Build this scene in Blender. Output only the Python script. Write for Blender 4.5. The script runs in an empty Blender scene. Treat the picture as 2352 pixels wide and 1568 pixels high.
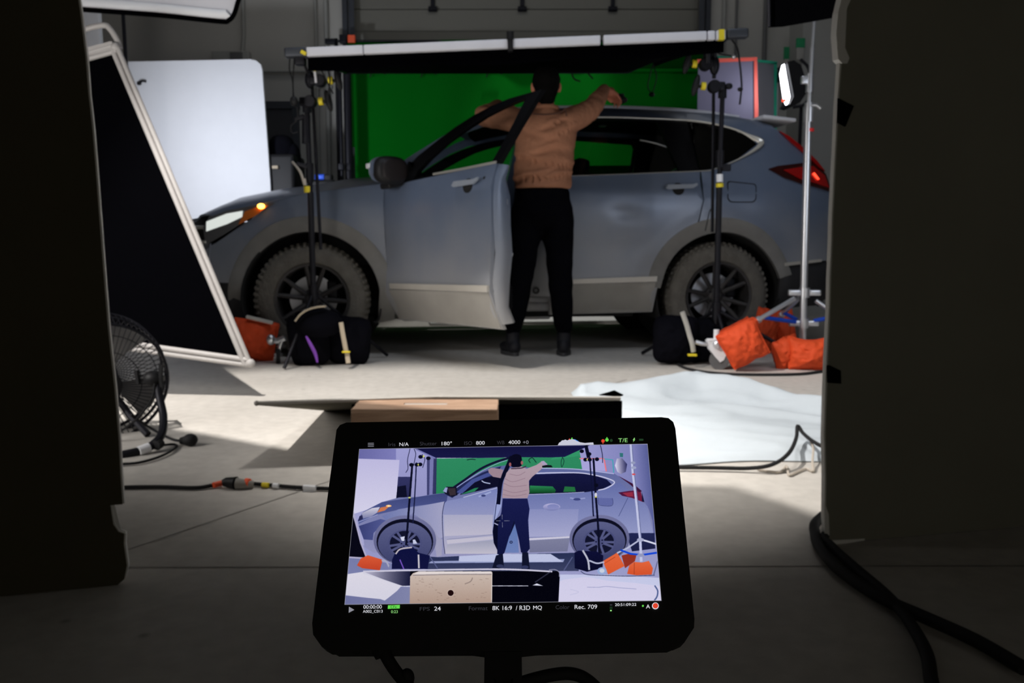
import bpy, bmesh, math, random
import numpy as np
from mathutils import Vector, Matrix, noise as mnoise
from mathutils.geometry import delaunay_2d_cdt

random.seed(7)
SC = bpy.context.scene
COL = SC.collection
V = Vector
PI = math.pi

# ------------------------------------------------------------------ camera
CAM_H = 0.725
TILT = math.radians(6.81)
FPX = 30 / 36 * 2352
cam_data = bpy.data.cameras.new('camera')
cam = bpy.data.objects.new('camera', cam_data)
COL.objects.link(cam)
cam.location = (0, 0, CAM_H)
cam.rotation_euler = (PI / 2 - TILT, 0, 0)
cam_data.lens = 30
cam_data.sensor_width = 36
cam_data.clip_start = 0.02
cam_data.clip_end = 60
cam_data.dof.use_dof = True
cam_data.dof.focus_distance = 0.43
cam_data.dof.aperture_fstop = 25
SC.camera = cam

# ------------------------------------------------------------------ world and exposure
SC.view_settings.view_transform = 'Standard'
SC.view_settings.look = 'None'
SC.view_settings.exposure = 0.0
SC.view_settings.gamma = 1.0
SC.view_settings.use_curve_mapping = False
world = bpy.data.worlds.new('World')
SC.world = world
world.use_nodes = True
world.node_tree.nodes['Background'].inputs[0].default_value = (0.9, 0.95, 1.0, 1)
world.node_tree.nodes['Background'].inputs[1].default_value = 0.004


def spot(name, loc, target, power, color, size_deg, blend, radius):
    d = bpy.data.lights.new(name, 'SPOT')
    d.energy = power
    d.color = color
    d.spot_size = math.radians(size_deg)
    d.spot_blend = blend
    d.shadow_soft_size = radius
    o = bpy.data.objects.new(name, d)
    COL.objects.link(o)
    o.location = loc
    o.rotation_euler = (V(target) - V(loc)).to_track_quat('-Z', 'Y').to_euler()
    return o


def area(name, loc, target, power, color, sx, sy, spread=180):
    d = bpy.data.lights.new(name, 'AREA')
    d.shape = 'RECTANGLE'
    d.size = sx
    d.size_y = sy
    d.energy = power
    d.color = color
    d.spread = math.radians(spread)
    o = bpy.data.objects.new(name, d)
    COL.objects.link(o)
    o.location = loc
    o.rotation_euler = (V(target) - V(loc)).to_track_quat('-Z', 'Y').to_euler()
    return o


# key lamp hung high at camera left, an added mask cutting its pool before the car
KEY = V((-1.7, 2.5, 3.6))
spot('key_lamp', KEY, (0.2, 3.8, 0), 900, (1.0, 0.95, 0.90), 98, 0.2, 0.018)
# added soft fill over the gap between the foam boards, lifting the floor
spot('floor_fill', (0.15, 3.75, 4.3), (0.05, 2.88, 0), 640, (1.0, 0.95, 0.90), 28, 0.8, 0.2)
# added soft fills, unseen behind either foam board, to brighten the car's side
area('wash_fill_left', (-2.1, 2.3, 0.95), (-0.2, 5.3, 0.95), 22, (1.0, 0.96, 0.93), 0.7, 0.9, 140)
area('wash_fill_right', (2.5, 2.9, 1.25), (0.8, 5.5, 1.0), 9, (0.82, 0.88, 1.0), 0.7, 0.9, 180)
# added dim fill behind the camera for the near faces of the foam boards
area('camera_side_fill', (0.9, -2.2, 1.0), (0.6, 2.0, 0.95), 2.2, (1.0, 0.93, 0.78), 1.4, 0.6, 120)
# lamp over the strip of floor between the car and the green screen
spot('backdrop_lamp', (0.3, 7.4, 4.2), (0.3, 7.3, 0), 230, (1.0, 0.97, 0.94), 42, 0.4, 0.1)
# added spot hidden behind the flag to brighten the silver softbox
spot('softbox_fill', (-2.25, 4.35, 1.25), (-1.5, 4.35, 2.15), 3.5, (0.88, 0.9, 1.0), 80, 0.6, 0.1)
# lamp behind the large black flag, lighting the white card behind the bonnet
spot('card_lamp', (-2.3, 5.7, 1.30), (-2.05, 7.2, 1.35), 85, (0.86, 0.9, 1.0), 120, 1.0, 0.1)
# added overhead fills for the back wall and the car
area('ceiling_fill_rear', (0.0, 7.4, 4.2), (0.0, 8.3, 0.0), 8, (0.98, 0.97, 0.95), 5.0, 0.6)
area('ceiling_fill_front', (0.0, 3.6, 4.3), (0.0, 5.6, 0.9), 20, (0.80, 0.87, 1.0), 3.5, 0.6, 110)


# ------------------------------------------------------------------ helpers
_c, _s = math.cos(TILT), math.sin(TILT)


def ray(px, py):
    a = (px - 1176) / FPX
    b = (py - 784) / FPX
    return V((a, _c - b * _s, -_s - b * _c))


def at(px, py, Y):
    d = ray(px, py)
    return V((0, 0, CAM_H)) + d * (Y / d.y)


def gnd(px, py, z=0.0):
    d = ray(px, py)
    return V((0, 0, CAM_H)) + d * ((z - CAM_H) / d.z)


def lin(c):
    c = c / 255.0
    return c / 12.92 if c <= 0.04045 else ((c + 0.055) / 1.055) ** 2.4


def rgb(r, g, b):
    return (lin(r), lin(g), lin(b), 1)


MATS = {}


def M(name, col, rough=0.6, metal=0.0, var=0.12, scale=8.0, bump=0.0, bscale=60.0, emit=None, estr=0.0, coat=0.0, trans=0.0, ior=1.45, spec=None):
    m = bpy.data.materials.new(name)
    m.use_nodes = True
    nt = m.node_tree
    b = nt.nodes['Principled BSDF']
    b.inputs['Roughness'].default_value = rough
    b.inputs['Metallic'].default_value = metal
    b.inputs['IOR'].default_value = ior
    if coat:
        b.inputs['Coat Weight'].default_value = coat
    if spec is not None:
        b.inputs['Specular IOR Level'].default_value = spec
    if trans:
        b.inputs['Transmission Weight'].default_value = trans
    tc = nt.nodes.new('ShaderNodeTexCoord')
    nz = nt.nodes.new('ShaderNodeTexNoise')
    nz.inputs['Scale'].default_value = scale
    nz.inputs['Detail'].default_value = 4
    nt.links.new(tc.outputs['Object'], nz.inputs['Vector'])
    mix = nt.nodes.new('ShaderNodeMix')
    mix.data_type = 'RGBA'
    mix.inputs[6].default_value = tuple(max(0, c * (1 - var)) for c in col[:3]) + (1,)
    mix.inputs[7].default_value = tuple(min(1, c * (1 + var)) for c in col[:3]) + (1,)
    nt.links.new(nz.outputs['Fac'], mix.inputs[0])
    nt.links.new(mix.outputs[2], b.inputs['Base Color'])
    if bump:
        n2 = nt.nodes.new('ShaderNodeTexNoise')
        n2.inputs['Scale'].default_value = bscale
        n2.inputs['Detail'].default_value = 5
        nt.links.new(tc.outputs['Object'], n2.inputs['Vector'])
        bp = nt.nodes.new('ShaderNodeBump')
        bp.inputs['Strength'].default_value = bump
        bp.inputs['Distance'].default_value = 0.01
        nt.links.new(n2.outputs['Fac'], bp.inputs['Height'])
        nt.links.new(bp.outputs['Normal'], b.inputs['Normal'])
    if emit:
        b.inputs['Emission Color'].default_value = emit
        b.inputs['Emission Strength'].default_value = estr
    MATS[name] = m
    return m


def catmull(pts, n=6, closed=False):
    pts = [V(p) for p in pts]
    if len(pts) < 3:
        return pts
    out = []
    N = len(pts)
    rng = range(N if closed else N - 1)
    for i in rng:
        p1, p2 = pts[i], pts[(i + 1) % N]
        p0 = pts[i - 1] if (i > 0 or closed) else p1 + (p1 - p2)
        p3 = pts[(i + 2) % N] if (i + 2 < N or closed) else p2 + (p2 - p1)
        for k in range(n):
            t = k / n
            out.append(0.5 * ((2 * p1) + (p2 - p0) * t + (2 * p0 - 5 * p1 + 4 * p2 - p3) * t * t + (3 * p1 - p0 - 3 * p2 + p3) * t ** 3))
    if not closed:
        out.append(pts[-1])
    return out


def interp(x, tab):
    if x <= tab[0][0]:
        return tab[0][1]
    for (a, va), (b, vb) in zip(tab, tab[1:]):
        if x <= b:
            return va + (vb - va) * (x - a) / (b - a)
    return tab[-1][1]


class MB:
    def __init__(self, T=None):
        self.v, self.f = [], []
        self.T = T

    def add(self, vs, fs, T=None):
        o = len(self.v)
        for p in vs:
            p = V(p)
            if T is not None:
                p = T @ p
            if self.T is not None:
                p = self.T @ p
            self.v.append(p)
        self.f += [tuple(i + o for i in f) for f in fs]
        return self

    def box(self, c, s, rot=None, bev=0.0):
        c = V(c)
        sx, sy, sz = s[0] / 2, s[1] / 2, s[2] / 2
        R = rot if rot is not None else Matrix.Identity(3)
        if bev <= 0:
            vs = [c + R @ V((x * sx, y * sy, z * sz)) for x in (-1, 1) for y in (-1, 1) for z in (-1, 1)]
            fs = [(0, 1, 3, 2), (4, 6, 7, 5), (0, 4, 5, 1), (2, 3, 7, 6), (0, 2, 6, 4), (1, 5, 7, 3)]
            return self.add(vs, fs)
        bm = bmesh.new()
        bmesh.ops.create_cube(bm, size=1)
        for v in bm.verts:
            v.co = V((v.co.x * sx * 2, v.co.y * sy * 2, v.co.z * sz * 2))
        bmesh.ops.bevel(bm, geom=list(bm.edges), offset=bev, segments=3, profile=0.6, affect='EDGES')
        bm.verts.index_update()
        vs = [c + R @ v.co for v in bm.verts]
        fs = [tuple(v.index for v in f.verts) for f in bm.faces]
        bm.free()
        return self.add(vs, fs)

    def tube(self, pts, r, seg=10, caps=True, smooth=0, closed=False, flat=1.0, up=None):
        if smooth:
            pts = catmull(pts, smooth, closed)
        pts = [V(p) for p in pts]
        n = len(pts)
        rs = r if callable(r) else (lambda t, r=r: r)
        vs, fs = [], []
        prev = None
        for i, p in enumerate(pts):
            if closed:
                d = pts[(i + 1) % n] - pts[i - 1]
            else:
                d = pts[min(i + 1, n - 1)] - pts[max(i - 1, 0)]
            if d.length < 1e-9:
                d = V((0, 0, 1))
            d.normalize()
            if prev is None:
                a = V(up) if up is not None else (V((0, 0, 1)) if abs(d.z) < 0.9 else V((1, 0, 0)))
                u = (a - d * a.dot(d)).normalized()
            else:
                u = prev - d * prev.dot(d)
                if u.length < 1e-6:
                    u = d.orthogonal()
                u.normalize()
            prev = u
            w = d.cross(u)
            rr = rs(i / max(1, n - 1))
            for k in range(seg):
                a = 2 * PI * k / seg
                vs.append(p + u * (math.cos(a) * rr) + w * (math.sin(a) * rr * flat))
        m = n if closed else n - 1
        for i in range(m):
            for k in range(seg):
                a = i * seg + k
                b = i * seg + (k + 1) % seg
                c2 = ((i + 1) % n) * seg + (k + 1) % seg
                d2 = ((i + 1) % n) * seg + k
                fs.append((a, b, c2, d2))
        if caps and not closed:
            fs.append(tuple(range(seg))[::-1])
            fs.append(tuple((n - 1) * seg + k for k in range(seg)))
        return self.add(vs, fs)

    def cyl(self, p0, p1, r0, r1=None, seg=16):
        r1 = r0 if r1 is None else r1
        return self.tube([p0, p1], lambda t: r0 + (r1 - r0) * t, seg)

    def lathe(self, prof, c=(0, 0, 0), axis=(0, 0, 1), seg=32, closed=False):
        """prof: list of (radius, height along the axis)"""
        ax = V(axis).normalized()
        u = ax.orthogonal().normalized()
        w = ax.cross(u)
        c = V(c)
        vs, fs = [], []
        for r, h in prof:
            for k in range(seg):
                a = 2 * PI * k / seg
                vs.append(c + ax * h + u * (r * math.cos(a)) + w * (r * math.sin(a)))
        n = len(prof)
        for i in range(n if closed else n - 1):
            j = (i + 1) % n
            for k in range(seg):
                k2 = (k + 1) % seg
                fs.append((i * seg + k, i * seg + k2, j * seg + k2, j * seg + k))
        return self.add(vs, fs)

    def ell(self, c, r, rot=None, su=16, sv=10, p=1.0):
        c = V(c)
        R = rot if rot is not None else Matrix.Identity(3)
        vs, fs = [], []

        def e(x):
            return math.copysign(abs(x) ** p, x)
        for i in range(1, sv):
            th = PI * i / sv
            for k in range(su):
                ph = 2 * PI * k / su
                vs.append(c + R @ V((r[0] * e(math.sin(th)) * e(math.cos(ph)), r[1] * e(math.sin(th)) * e(math.sin(ph)), r[2] * e(math.cos(th)))))
        top = len(vs)
        vs.append(c + R @ V((0, 0, r[2])))
        vs.append(c + R @ V((0, 0, -r[2])))
        for i in range(sv - 2):
            for k in range(su):
                k2 = (k + 1) % su
                fs.append((i * su + k, (i + 1) * su + k, (i + 1) * su + k2, i * su + k2))
        for k in range(su):
            k2 = (k + 1) % su
            fs.append((top, k, k2))
            fs.append((top + 1, (sv - 2) * su + k2, (sv - 2) * su + k))
        return self.add(vs, fs)

    def prism(self, poly, o, ux, uy, thick):
        """polygon (u, v) in the plane o + u*ux + v*uy, thickened along -normal"""
        o, ux, uy = V(o), V(ux), V(uy)
        n = ux.cross(uy).normalized()
        res = delaunay_2d_cdt([V((a, b)) for a, b in poly], [], [list(range(len(poly)))], 1, 1e-6)
        P, F = res[0], res[2]
        k = len(P)
        vs = [o + ux * p.x + uy * p.y for p in P]
        vs += [q - n * thick for q in vs]
        fs = [tuple(f) for f in F] + [tuple(i + k for i in f)[::-1] for f in F]
        cnt = {}
        for f in F:
            for a, b in zip(f, list(f[1:]) + [f[0]]):
                cnt[(a, b)] = 1
        for (a, b) in cnt:
            if (b, a) not in cnt:
                fs.append((a, a + k, b + k, b))
        return self.add(vs, fs)

    def grid(self, fn, nu, nv, closed_u=False):
        vs = [fn(i / nu, j / nv) for j in range(nv + 1) for i in range(nu + (0 if closed_u else 1))]
        w = nu if closed_u else nu + 1
        fs = []
        for j in range(nv):
            for i in range(nu):
                i2 = (i + 1) % w
                fs.append((j * w + i, j * w + i2, (j + 1) * w + i2, (j + 1) * w + i))
        return self.add(vs, fs)

    def build(self, name, mat, parent=None, smooth=True, angle=40, solid=0.0):
        me = bpy.data.meshes.new(name)
        me.from_pydata([tuple(p) for p in self.v], [], self.f)
        bm = bmesh.new()
        bm.from_mesh(me)
        if solid:
            bmesh.ops.recalc_face_normals(bm, faces=bm.faces)
            bmesh.ops.solidify(bm, geom=list(bm.faces), thickness=solid)
        bmesh.ops.recalc_face_normals(bm, faces=bm.faces)
        if smooth:
            for f in bm.faces:
                f.smooth = True
            for e in bm.edges:
                if len(e.link_faces) == 2 and e.calc_face_angle(0) > math.radians(angle):
                    e.smooth = False
        bm.to_mesh(me)
        bm.free()
        me.materials.append(MATS[mat] if isinstance(mat, str) else mat)
        return link(name, me, parent)


PMAT = {}


def link(name, me, parent=None):
    o = bpy.data.objects.new(name, me)
    COL.objects.link(o)
    if parent is not None:
        o.parent = parent
        o.matrix_parent_inverse = PMAT.get(parent.name, Matrix.Identity(4)).inverted()
    return o


def thing(name, label, cat, loc=(0, 0, 0), group=None):
    o = bpy.data.objects.new(name, None)
    o.empty_display_size = 0.05
    COL.objects.link(o)
    o.location = loc
    PMAT[o.name] = Matrix.Translation(V(loc))
    o['label'] = label
    o['category'] = cat
    if group:
        o['group'] = group
    return o


def tag(o, label, cat, group=None):
    o['label'] = label
    o['category'] = cat
    if group:
        o['group'] = group
    return o


def struct(o):
    o['kind'] = 'structure'
    return o


def bake(parts_mb, name, mat, parent, voxel=0.012, smooth=6, disp=None):
    """fuse overlapping closed shapes into one continuous surface"""
    me = bpy.data.meshes.new('tmp')
    me.from_pydata([tuple(p) for p in parts_mb.v], [], parts_mb.f)
    bm = bmesh.new()
    bm.from_mesh(me)
    bmesh.ops.recalc_face_normals(bm, faces=bm.faces)
    bm.to_mesh(me)
    bm.free()
    o = bpy.data.objects.new('tmp', me)
    COL.objects.link(o)
    r = o.modifiers.new('r', 'REMESH')
    r.mode = 'VOXEL'
    r.voxel_size = voxel
    s = o.modifiers.new('s', 'SMOOTH')
    s.factor = 0.5
    s.iterations = smooth
    dg = bpy.context.evaluated_depsgraph_get()
    dg.update()
    m2 = bpy.data.meshes.new_from_object(o.evaluated_get(dg))
    bpy.data.objects.remove(o)
    if disp:
        m2.update()
        for v in m2.vertices:
            v.co = v.co + v.normal * disp(v.co)
        bm = bmesh.new()
        bm.from_mesh(m2)
        for _ in range(3):
            bmesh.ops.smooth_vert(bm, verts=bm.verts, factor=0.5, use_axis_x=True, use_axis_y=True, use_axis_z=True)
        bm.to_mesh(m2)
        bm.free()
    for p in m2.polygons:
        p.use_smooth = True
    m2.name = name
    m2.materials.clear()
    m2.materials.append(MATS[mat])
    return link(name, m2, parent)


# ------------------------------------------------------------------ materials
M('wall_paint', (0.42, 0.41, 0.38, 1), 0.85, var=0.06, scale=2.0, bump=0.05, bscale=40)
M('wall_grey', (0.38, 0.38, 0.36, 1), 0.85, var=0.05, scale=2.0)
M('garage_panel', (0.17, 0.165, 0.14, 1), 0.6, var=0.05, scale=3.0)
M('track_steel', (0.06, 0.065, 0.075, 1), 0.5, 0.6)
M('dark_door', (0.035, 0.035, 0.04, 1), 0.6)
M('pipe_grey', (0.30, 0.30, 0.28, 1), 0.6)
M('conduit_dark', (0.12, 0.12, 0.12, 1), 0.6)
M('green_cloth', (0.001, 0.13, 0.007, 1), 0.9, var=0.05, scale=3.0, spec=0.05)
M('green_dark', (0.001, 0.07, 0.004, 1), 0.9, var=0.05, spec=0.05)
M('black_cloth', (0.0007, 0.0007, 0.0012, 1), 1.0, bump=0.2, bscale=200, spec=0.02)
M('black_metal', (0.012, 0.012, 0.016, 1), 0.45, 0.3, spec=0.25)
M('black_plastic', (0.012, 0.012, 0.013, 1), 0.5, spec=0.25)
M('grey_plastic', (0.10, 0.10, 0.10, 1), 0.5)
M('black_rubber', (0.014, 0.014, 0.015, 1), 0.7, spec=0.25)
M('silver', (0.72, 0.73, 0.76, 1), 0.32, 0.85, var=0.05)
M('silver_soft', (0.66, 0.66, 0.70, 1), 0.55, 0.0, var=0.05)
M('white_frame', (0.33, 0.315, 0.305, 1), 0.5)
M('white_foam', (0.80, 0.80, 0.78, 1), 0.75, var=0.04, bump=0.1, bscale=90)
M('joint', (0.27, 0.255, 0.23, 1), 0.9)
M('gloss_black', (0.0022, 0.0022, 0.003, 1), 0.5, spec=0.15)
M('handle_highlight', (0.30, 0.33, 0.38, 1), 0.35, 0.1, var=0.03)  # body paint made lighter: the handle's highlight put into its colour
M('black_foam', (0.085, 0.074, 0.042, 1), 0.9, var=0.15, scale=4)
M('grey_foam', (0.24, 0.235, 0.19, 1), 0.9, var=0.15, scale=3)
M('white_card', (0.80, 0.81, 0.84, 1), 0.7, var=0.03)
M('yellow', (0.75, 0.60, 0.02, 1), 0.5)
M('orange_bag', (0.62, 0.06, 0.008, 1), 0.75, var=0.15, scale=20, bump=0.25, bscale=50)
M('navy_bag', (0.0035, 0.0035, 0.006, 1), 0.95, var=0.3, bump=0.3, bscale=60, spec=0.08)
M('beige_strap', (0.50, 0.42, 0.31, 1), 0.85, bump=0.2, bscale=300)
M('grey_strap', (0.50, 0.49, 0.45, 1), 0.85, bump=0.2, bscale=300)
M('purple', (0.22, 0.06, 0.45, 1), 0.7)
M('blue_metal', (0.01, 0.08, 0.62, 1), 0.4, 0.2)
M('red_tape', (0.75, 0.02, 0.02, 1), 0.5)
M('coral_tape', (1.0, 0.14, 0.10, 1), 0.5)
M('mint_tape', (0.02, 0.50, 0.30, 1), 0.5)
M('green_tag', (0.02, 0.30, 0.12, 1), 0.6)
M('orange_tape', (1.0, 0.12, 0.04, 1), 0.5)
M('lilac_sheet', (0.18, 0.17, 0.25, 1), 0.7, var=0.05)
M('grey_sheet', (0.22, 0.22, 0.25, 1), 0.7, var=0.05)
M('muslin', (0.50, 0.55, 0.59, 1), 0.85, var=0.03, scale=5, bump=0.25, bscale=18)
M('string', (0.45, 0.40, 0.34, 1), 0.9)
M('knit', (0.40, 0.185, 0.11, 1), 0.98, var=0.22, scale=9, bump=0.9, bscale=28, spec=0.1)
M('knit_shade', (0.10, 0.045, 0.03, 1), 0.95)
M('trousers', (0.002, 0.002, 0.0035, 1), 0.95, var=0.3, bump=0.3, bscale=30, spec=0.05)
M('hair', (0.002, 0.0017, 0.0015, 1), 0.8, var=0.4, bump=0.8, bscale=120, spec=0.1)
M('skin', (0.50, 0.17, 0.10, 1), 0.55, var=0.06)
M('shoe', (0.008, 0.008, 0.011, 1), 0.6, bump=0.2, spec=0.3)
M('shoe_sole', (0.03, 0.03, 0.033, 1), 0.7)
M('eye_white', (0.7, 0.7, 0.68, 1), 0.3)
M('tyre', (0.12, 0.11, 0.095, 1), 0.9, var=0.35, scale=18, bump=0.8, bscale=70)
M('rim', (0.05, 0.047, 0.047, 1), 0.5, 0.4, var=0.3, scale=15)
M('brake_steel', (0.55, 0.57, 0.62, 1), 0.35, 0.5)
M('well', (0.008, 0.008, 0.008, 1), 0.95)
M('cladding', (0.17, 0.165, 0.155, 1), 0.75, var=0.25, scale=10)
M('cladding_dark', (0.02, 0.02, 0.022, 1), 0.7)
M('chrome', (0.62, 0.60, 0.54, 1), 0.35, 0.6, var=0.05)
M('interior', (0.004, 0.004, 0.005, 1), 0.9, spec=0.1)
M('interior_grey', (0.05, 0.055, 0.07, 1), 0.8)
M('red_lens', (0.35, 0.004, 0.004, 1), 0.2, coat=0.5)
M('red_lens_dark', (0.03, 0.002, 0.002, 1), 0.2, coat=0.5)
M('red_glow', (0.8, 0.02, 0.01, 1), 0.4, emit=(1, 0.07, 0.03, 1), estr=2.2)
M('amber_lens', (0.55, 0.14, 0.02, 1), 0.3, coat=0.4)
M('amber_glow', (1, 0.5, 0.1, 1), 0.4, emit=(1, 0.40, 0.05, 1), estr=9)
M('lamp_glass', (0.45, 0.47, 0.47, 1), 0.25, coat=0.4, emit=(0.85, 0.9, 0.85, 1), estr=0.75)
M('lamp_dark', (0.10, 0.10, 0.105, 1), 0.3, coat=0.4)
M('led_face', (1, 1, 1, 1), 0.4, emit=(0.9, 0.93, 1.0, 1), estr=7)
M('mirror_brown', (0.008, 0.005, 0.005, 1), 0.5)
M('bezel', (0.0025, 0.0025, 0.0025, 1), 0.7)
M('bezel_edge', (0.004, 0.004, 0.004, 1), 0.8)
M('moulding', (0.50, 0.47, 0.42, 1), 0.5, 0.2, var=0.08)
M('dust_grey', (0.30, 0.285, 0.26, 1), 0.7, var=0.15)


def glass_mat(name, tint, gloss=0.06):
    m = bpy.data.materials.new(name)
    m.use_nodes = True
    nt = m.node_tree
    for n in list(nt.nodes):
        nt.nodes.remove(n)
    out = nt.nodes.new('ShaderNodeOutputMaterial')
    tr = nt.nodes.new('ShaderNodeBsdfTransparent')
    tr.inputs[0].default_value = tint + (1,)
    gl = nt.nodes.new('ShaderNodeBsdfGlossy')
    gl.inputs['Roughness'].default_value = 0.03
    mx = nt.nodes.new('ShaderNodeMixShader')
    mx.inputs[0].default_value = gloss
    nt.links.new(tr.outputs[0], mx.inputs[1])
    nt.links.new(gl.outputs[0], mx.inputs[2])
    nt.links.new(mx.outputs[0], out.inputs[0])
    MATS[name] = m


glass_mat('glass_clear', (0.94, 0.95, 0.95), 0.02)
glass_mat('glass_tint', (0.22, 0.24, 0.24), 0.03)
glass_mat('glass_dark', (0.03, 0.035, 0.04), 0.04)


def paint_mat():
    """dark blue-grey pearl paint, with road dust that thickens towards the sills"""
    m = bpy.data.materials.new('car_paint')
    m.use_nodes = True
    nt = m.node_tree
    b = nt.nodes['Principled BSDF']
    tc = nt.nodes.new('ShaderNodeTexCoord')
    sep = nt.nodes.new('ShaderNodeSeparateXYZ')
    nt.links.new(tc.outputs['Object'], sep.inputs[0])
    nz = nt.nodes.new('ShaderNodeTexNoise')
    nz.inputs['Scale'].default_value = 3.5
    nz.inputs['Detail'].default_value = 6
    nt.links.new(tc.outputs['Object'], nz.inputs['Vector'])
    mr = nt.nodes.new('ShaderNodeMapRange')
    mr.inputs['From Min'].default_value = 0.98
    mr.inputs['From Max'].default_value = 0.20
    nt.links.new(sep.outputs['Z'], mr.inputs['Value'])
    ad = nt.nodes.new('ShaderNodeMath')
    ad.operation = 'MULTIPLY_ADD'
    nt.links.new(nz.outputs['Fac'], ad.inputs[0])
    ad.inputs[1].default_value = 0.5
    ad.inputs[2].default_value = -0.25
    a2 = nt.nodes.new('ShaderNodeMath')
    a2.operation = 'ADD'
    a2.use_clamp = True
    nt.links.new(mr.outputs[0], a2.inputs[0])
    nt.links.new(ad.outputs[0], a2.inputs[1])
    mul = nt.nodes.new('ShaderNodeMath')
    mul.operation = 'MULTIPLY'
    mul.inputs[1].default_value = 0.8
    nt.links.new(a2.outputs[0], mul.inputs[0])
    mix = nt.nodes.new('ShaderNodeMix')
    mix.data_type = 'RGBA'
    mix.inputs[6].default_value = (0.125, 0.16, 0.235, 1)
    mix.inputs[7].default_value = (0.42, 0.40, 0.37, 1)
    nt.links.new(mul.outputs[0], mix.inputs[0])
    nt.links.new(mix.outputs[2], b.inputs['Base Color'])
    r2 = nt.nodes.new('ShaderNodeMapRange')
    r2.inputs['To Min'].default_value = 0.30
    r2.inputs['To Max'].default_value = 0.7
    nt.links.new(mul.outputs[0], r2.inputs['Value'])
    nt.links.new(r2.outputs[0], b.inputs['Roughness'])
    b.inputs['Metallic'].default_value = 0.15
    b.inputs['Coat Weight'].default_value = 0.22
    b.inputs['Coat Roughness'].default_value = 0.28
    MATS['car_paint'] = m


paint_mat()


def floor_mat():
    m = bpy.data.materials.new('concrete')
    m.use_nodes = True
    nt = m.node_tree
    b = nt.nodes['Principled BSDF']
    tc = nt.nodes.new('ShaderNodeTexCoord')
    n1 = nt.nodes.new('ShaderNodeTexNoise')
    n1.inputs['Scale'].default_value = 1.4
    n1.inputs['Detail'].default_value = 8
    n1.inputs['Roughness'].default_value = 0.65
    n2 = nt.nodes.new('ShaderNodeTexNoise')
    n2.inputs['Scale'].default_value = 22
    n2.inputs['Detail'].default_value = 6
    for n in (n1, n2):
        nt.links.new(tc.outputs['Object'], n.inputs['Vector'])
    mix = nt.nodes.new('ShaderNodeMix')
    mix.data_type = 'RGBA'
    mix.inputs[6].default_value = (0.50, 0.465, 0.42, 1)
    mix.inputs[7].default_value = (0.70, 0.67, 0.62, 1)
    nt.links.new(n1.outputs['Fac'], mix.inputs[0])
    mix2 = nt.nodes.new('ShaderNodeMix')
    mix2.data_type = 'RGBA'
    mix2.blend_type = 'MULTIPLY'
    mix2.inputs[0].default_value = 0.35
    nt.links.new(mix.outputs[2], mix2.inputs[6])
    nt.links.new(n2.outputs['Fac'], mix2.inputs[7])
    # dark scuff spots
    vo = nt.nodes.new('ShaderNodeTexVoronoi')
    vo.inputs['Scale'].default_value = 5.0
    vo.inputs['Randomness'].default_value = 1.0
    nt.links.new(tc.outputs['Object'], vo.inputs['Vector'])
    cr = nt.nodes.new('ShaderNodeValToRGB')
    cr.color_ramp.elements[0].position = 0.02
    cr.color_ramp.elements[0].color = (0.45, 0.43, 0.4, 1)
    cr.color_ramp.elements[1].position = 0.07
    cr.color_ramp.elements[1].color = (1, 1, 1, 1)
    nt.links.new(vo.outputs['Distance'], cr.inputs[0])
    mix3 = nt.nodes.new('ShaderNodeMix')
    mix3.data_type = 'RGBA'
    mix3.blend_type = 'MULTIPLY'
    mix3.inputs[0].default_value = 0.7
    nt.links.new(mix2.outputs[2], mix3.inputs[6])
    nt.links.new(cr.outputs[0], mix3.inputs[7])
    nt.links.new(mix3.outputs[2], b.inputs['Base Color'])
    b.inputs['Roughness'].default_value = 0.6
    bp = nt.nodes.new('ShaderNodeBump')
    bp.inputs['Strength'].default_value = 0.08
    nt.links.new(n2.outputs['Fac'], bp.inputs['Height'])
    nt.links.new(bp.outputs['Normal'], b.inputs['Normal'])
    MATS['concrete'] = m


floor_mat()


def wood_mat():
    m = bpy.data.materials.new('plywood')
    m.use_nodes = True
    nt = m.node_tree
    b = nt.nodes['Principled BSDF']
    tc = nt.nodes.new('ShaderNodeTexCoord')
    mp = nt.nodes.new('ShaderNodeMapping')
    mp.inputs['Scale'].default_value = (3, 14, 30)
    n1 = nt.nodes.new('ShaderNodeTexNoise')
    n1.inputs['Scale'].default_value = 2.5
    n1.inputs['Detail'].default_value = 7
    n1.inputs['Distortion'].default_value = 0.6
    nt.links.new(tc.outputs['Object'], mp.inputs[0])
    nt.links.new(mp.outputs[0], n1.inputs['Vector'])
    cr = nt.nodes.new('ShaderNodeValToRGB')
    cr.color_ramp.elements[0].position = 0.3
    cr.color_ramp.elements[0].color = (0.20, 0.115, 0.068, 1)
    cr.color_ramp.elements[1].position = 0.7
    cr.color_ramp.elements[1].color = (0.34, 0.22, 0.145, 1)
    nt.links.new(n1.outputs['Fac'], cr.inputs[0])
    nt.links.new(cr.outputs[0], b.inputs['Base Color'])
    b.inputs['Roughness'].default_value = 0.65
    MATS['plywood'] = m


wood_mat()

# ================================================================== SETTING
WALL_Y = 8.6
mb = MB()
mb.grid(lambda u, v: V((-7 + 14 * u, -2.5 + 12.5 * v, 0)), 2, 2)
mb.box((0, 3.5, -0.06), (14, 12.2, 0.1))
struct(mb.build('floor', 'concrete', smooth=False))
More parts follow.
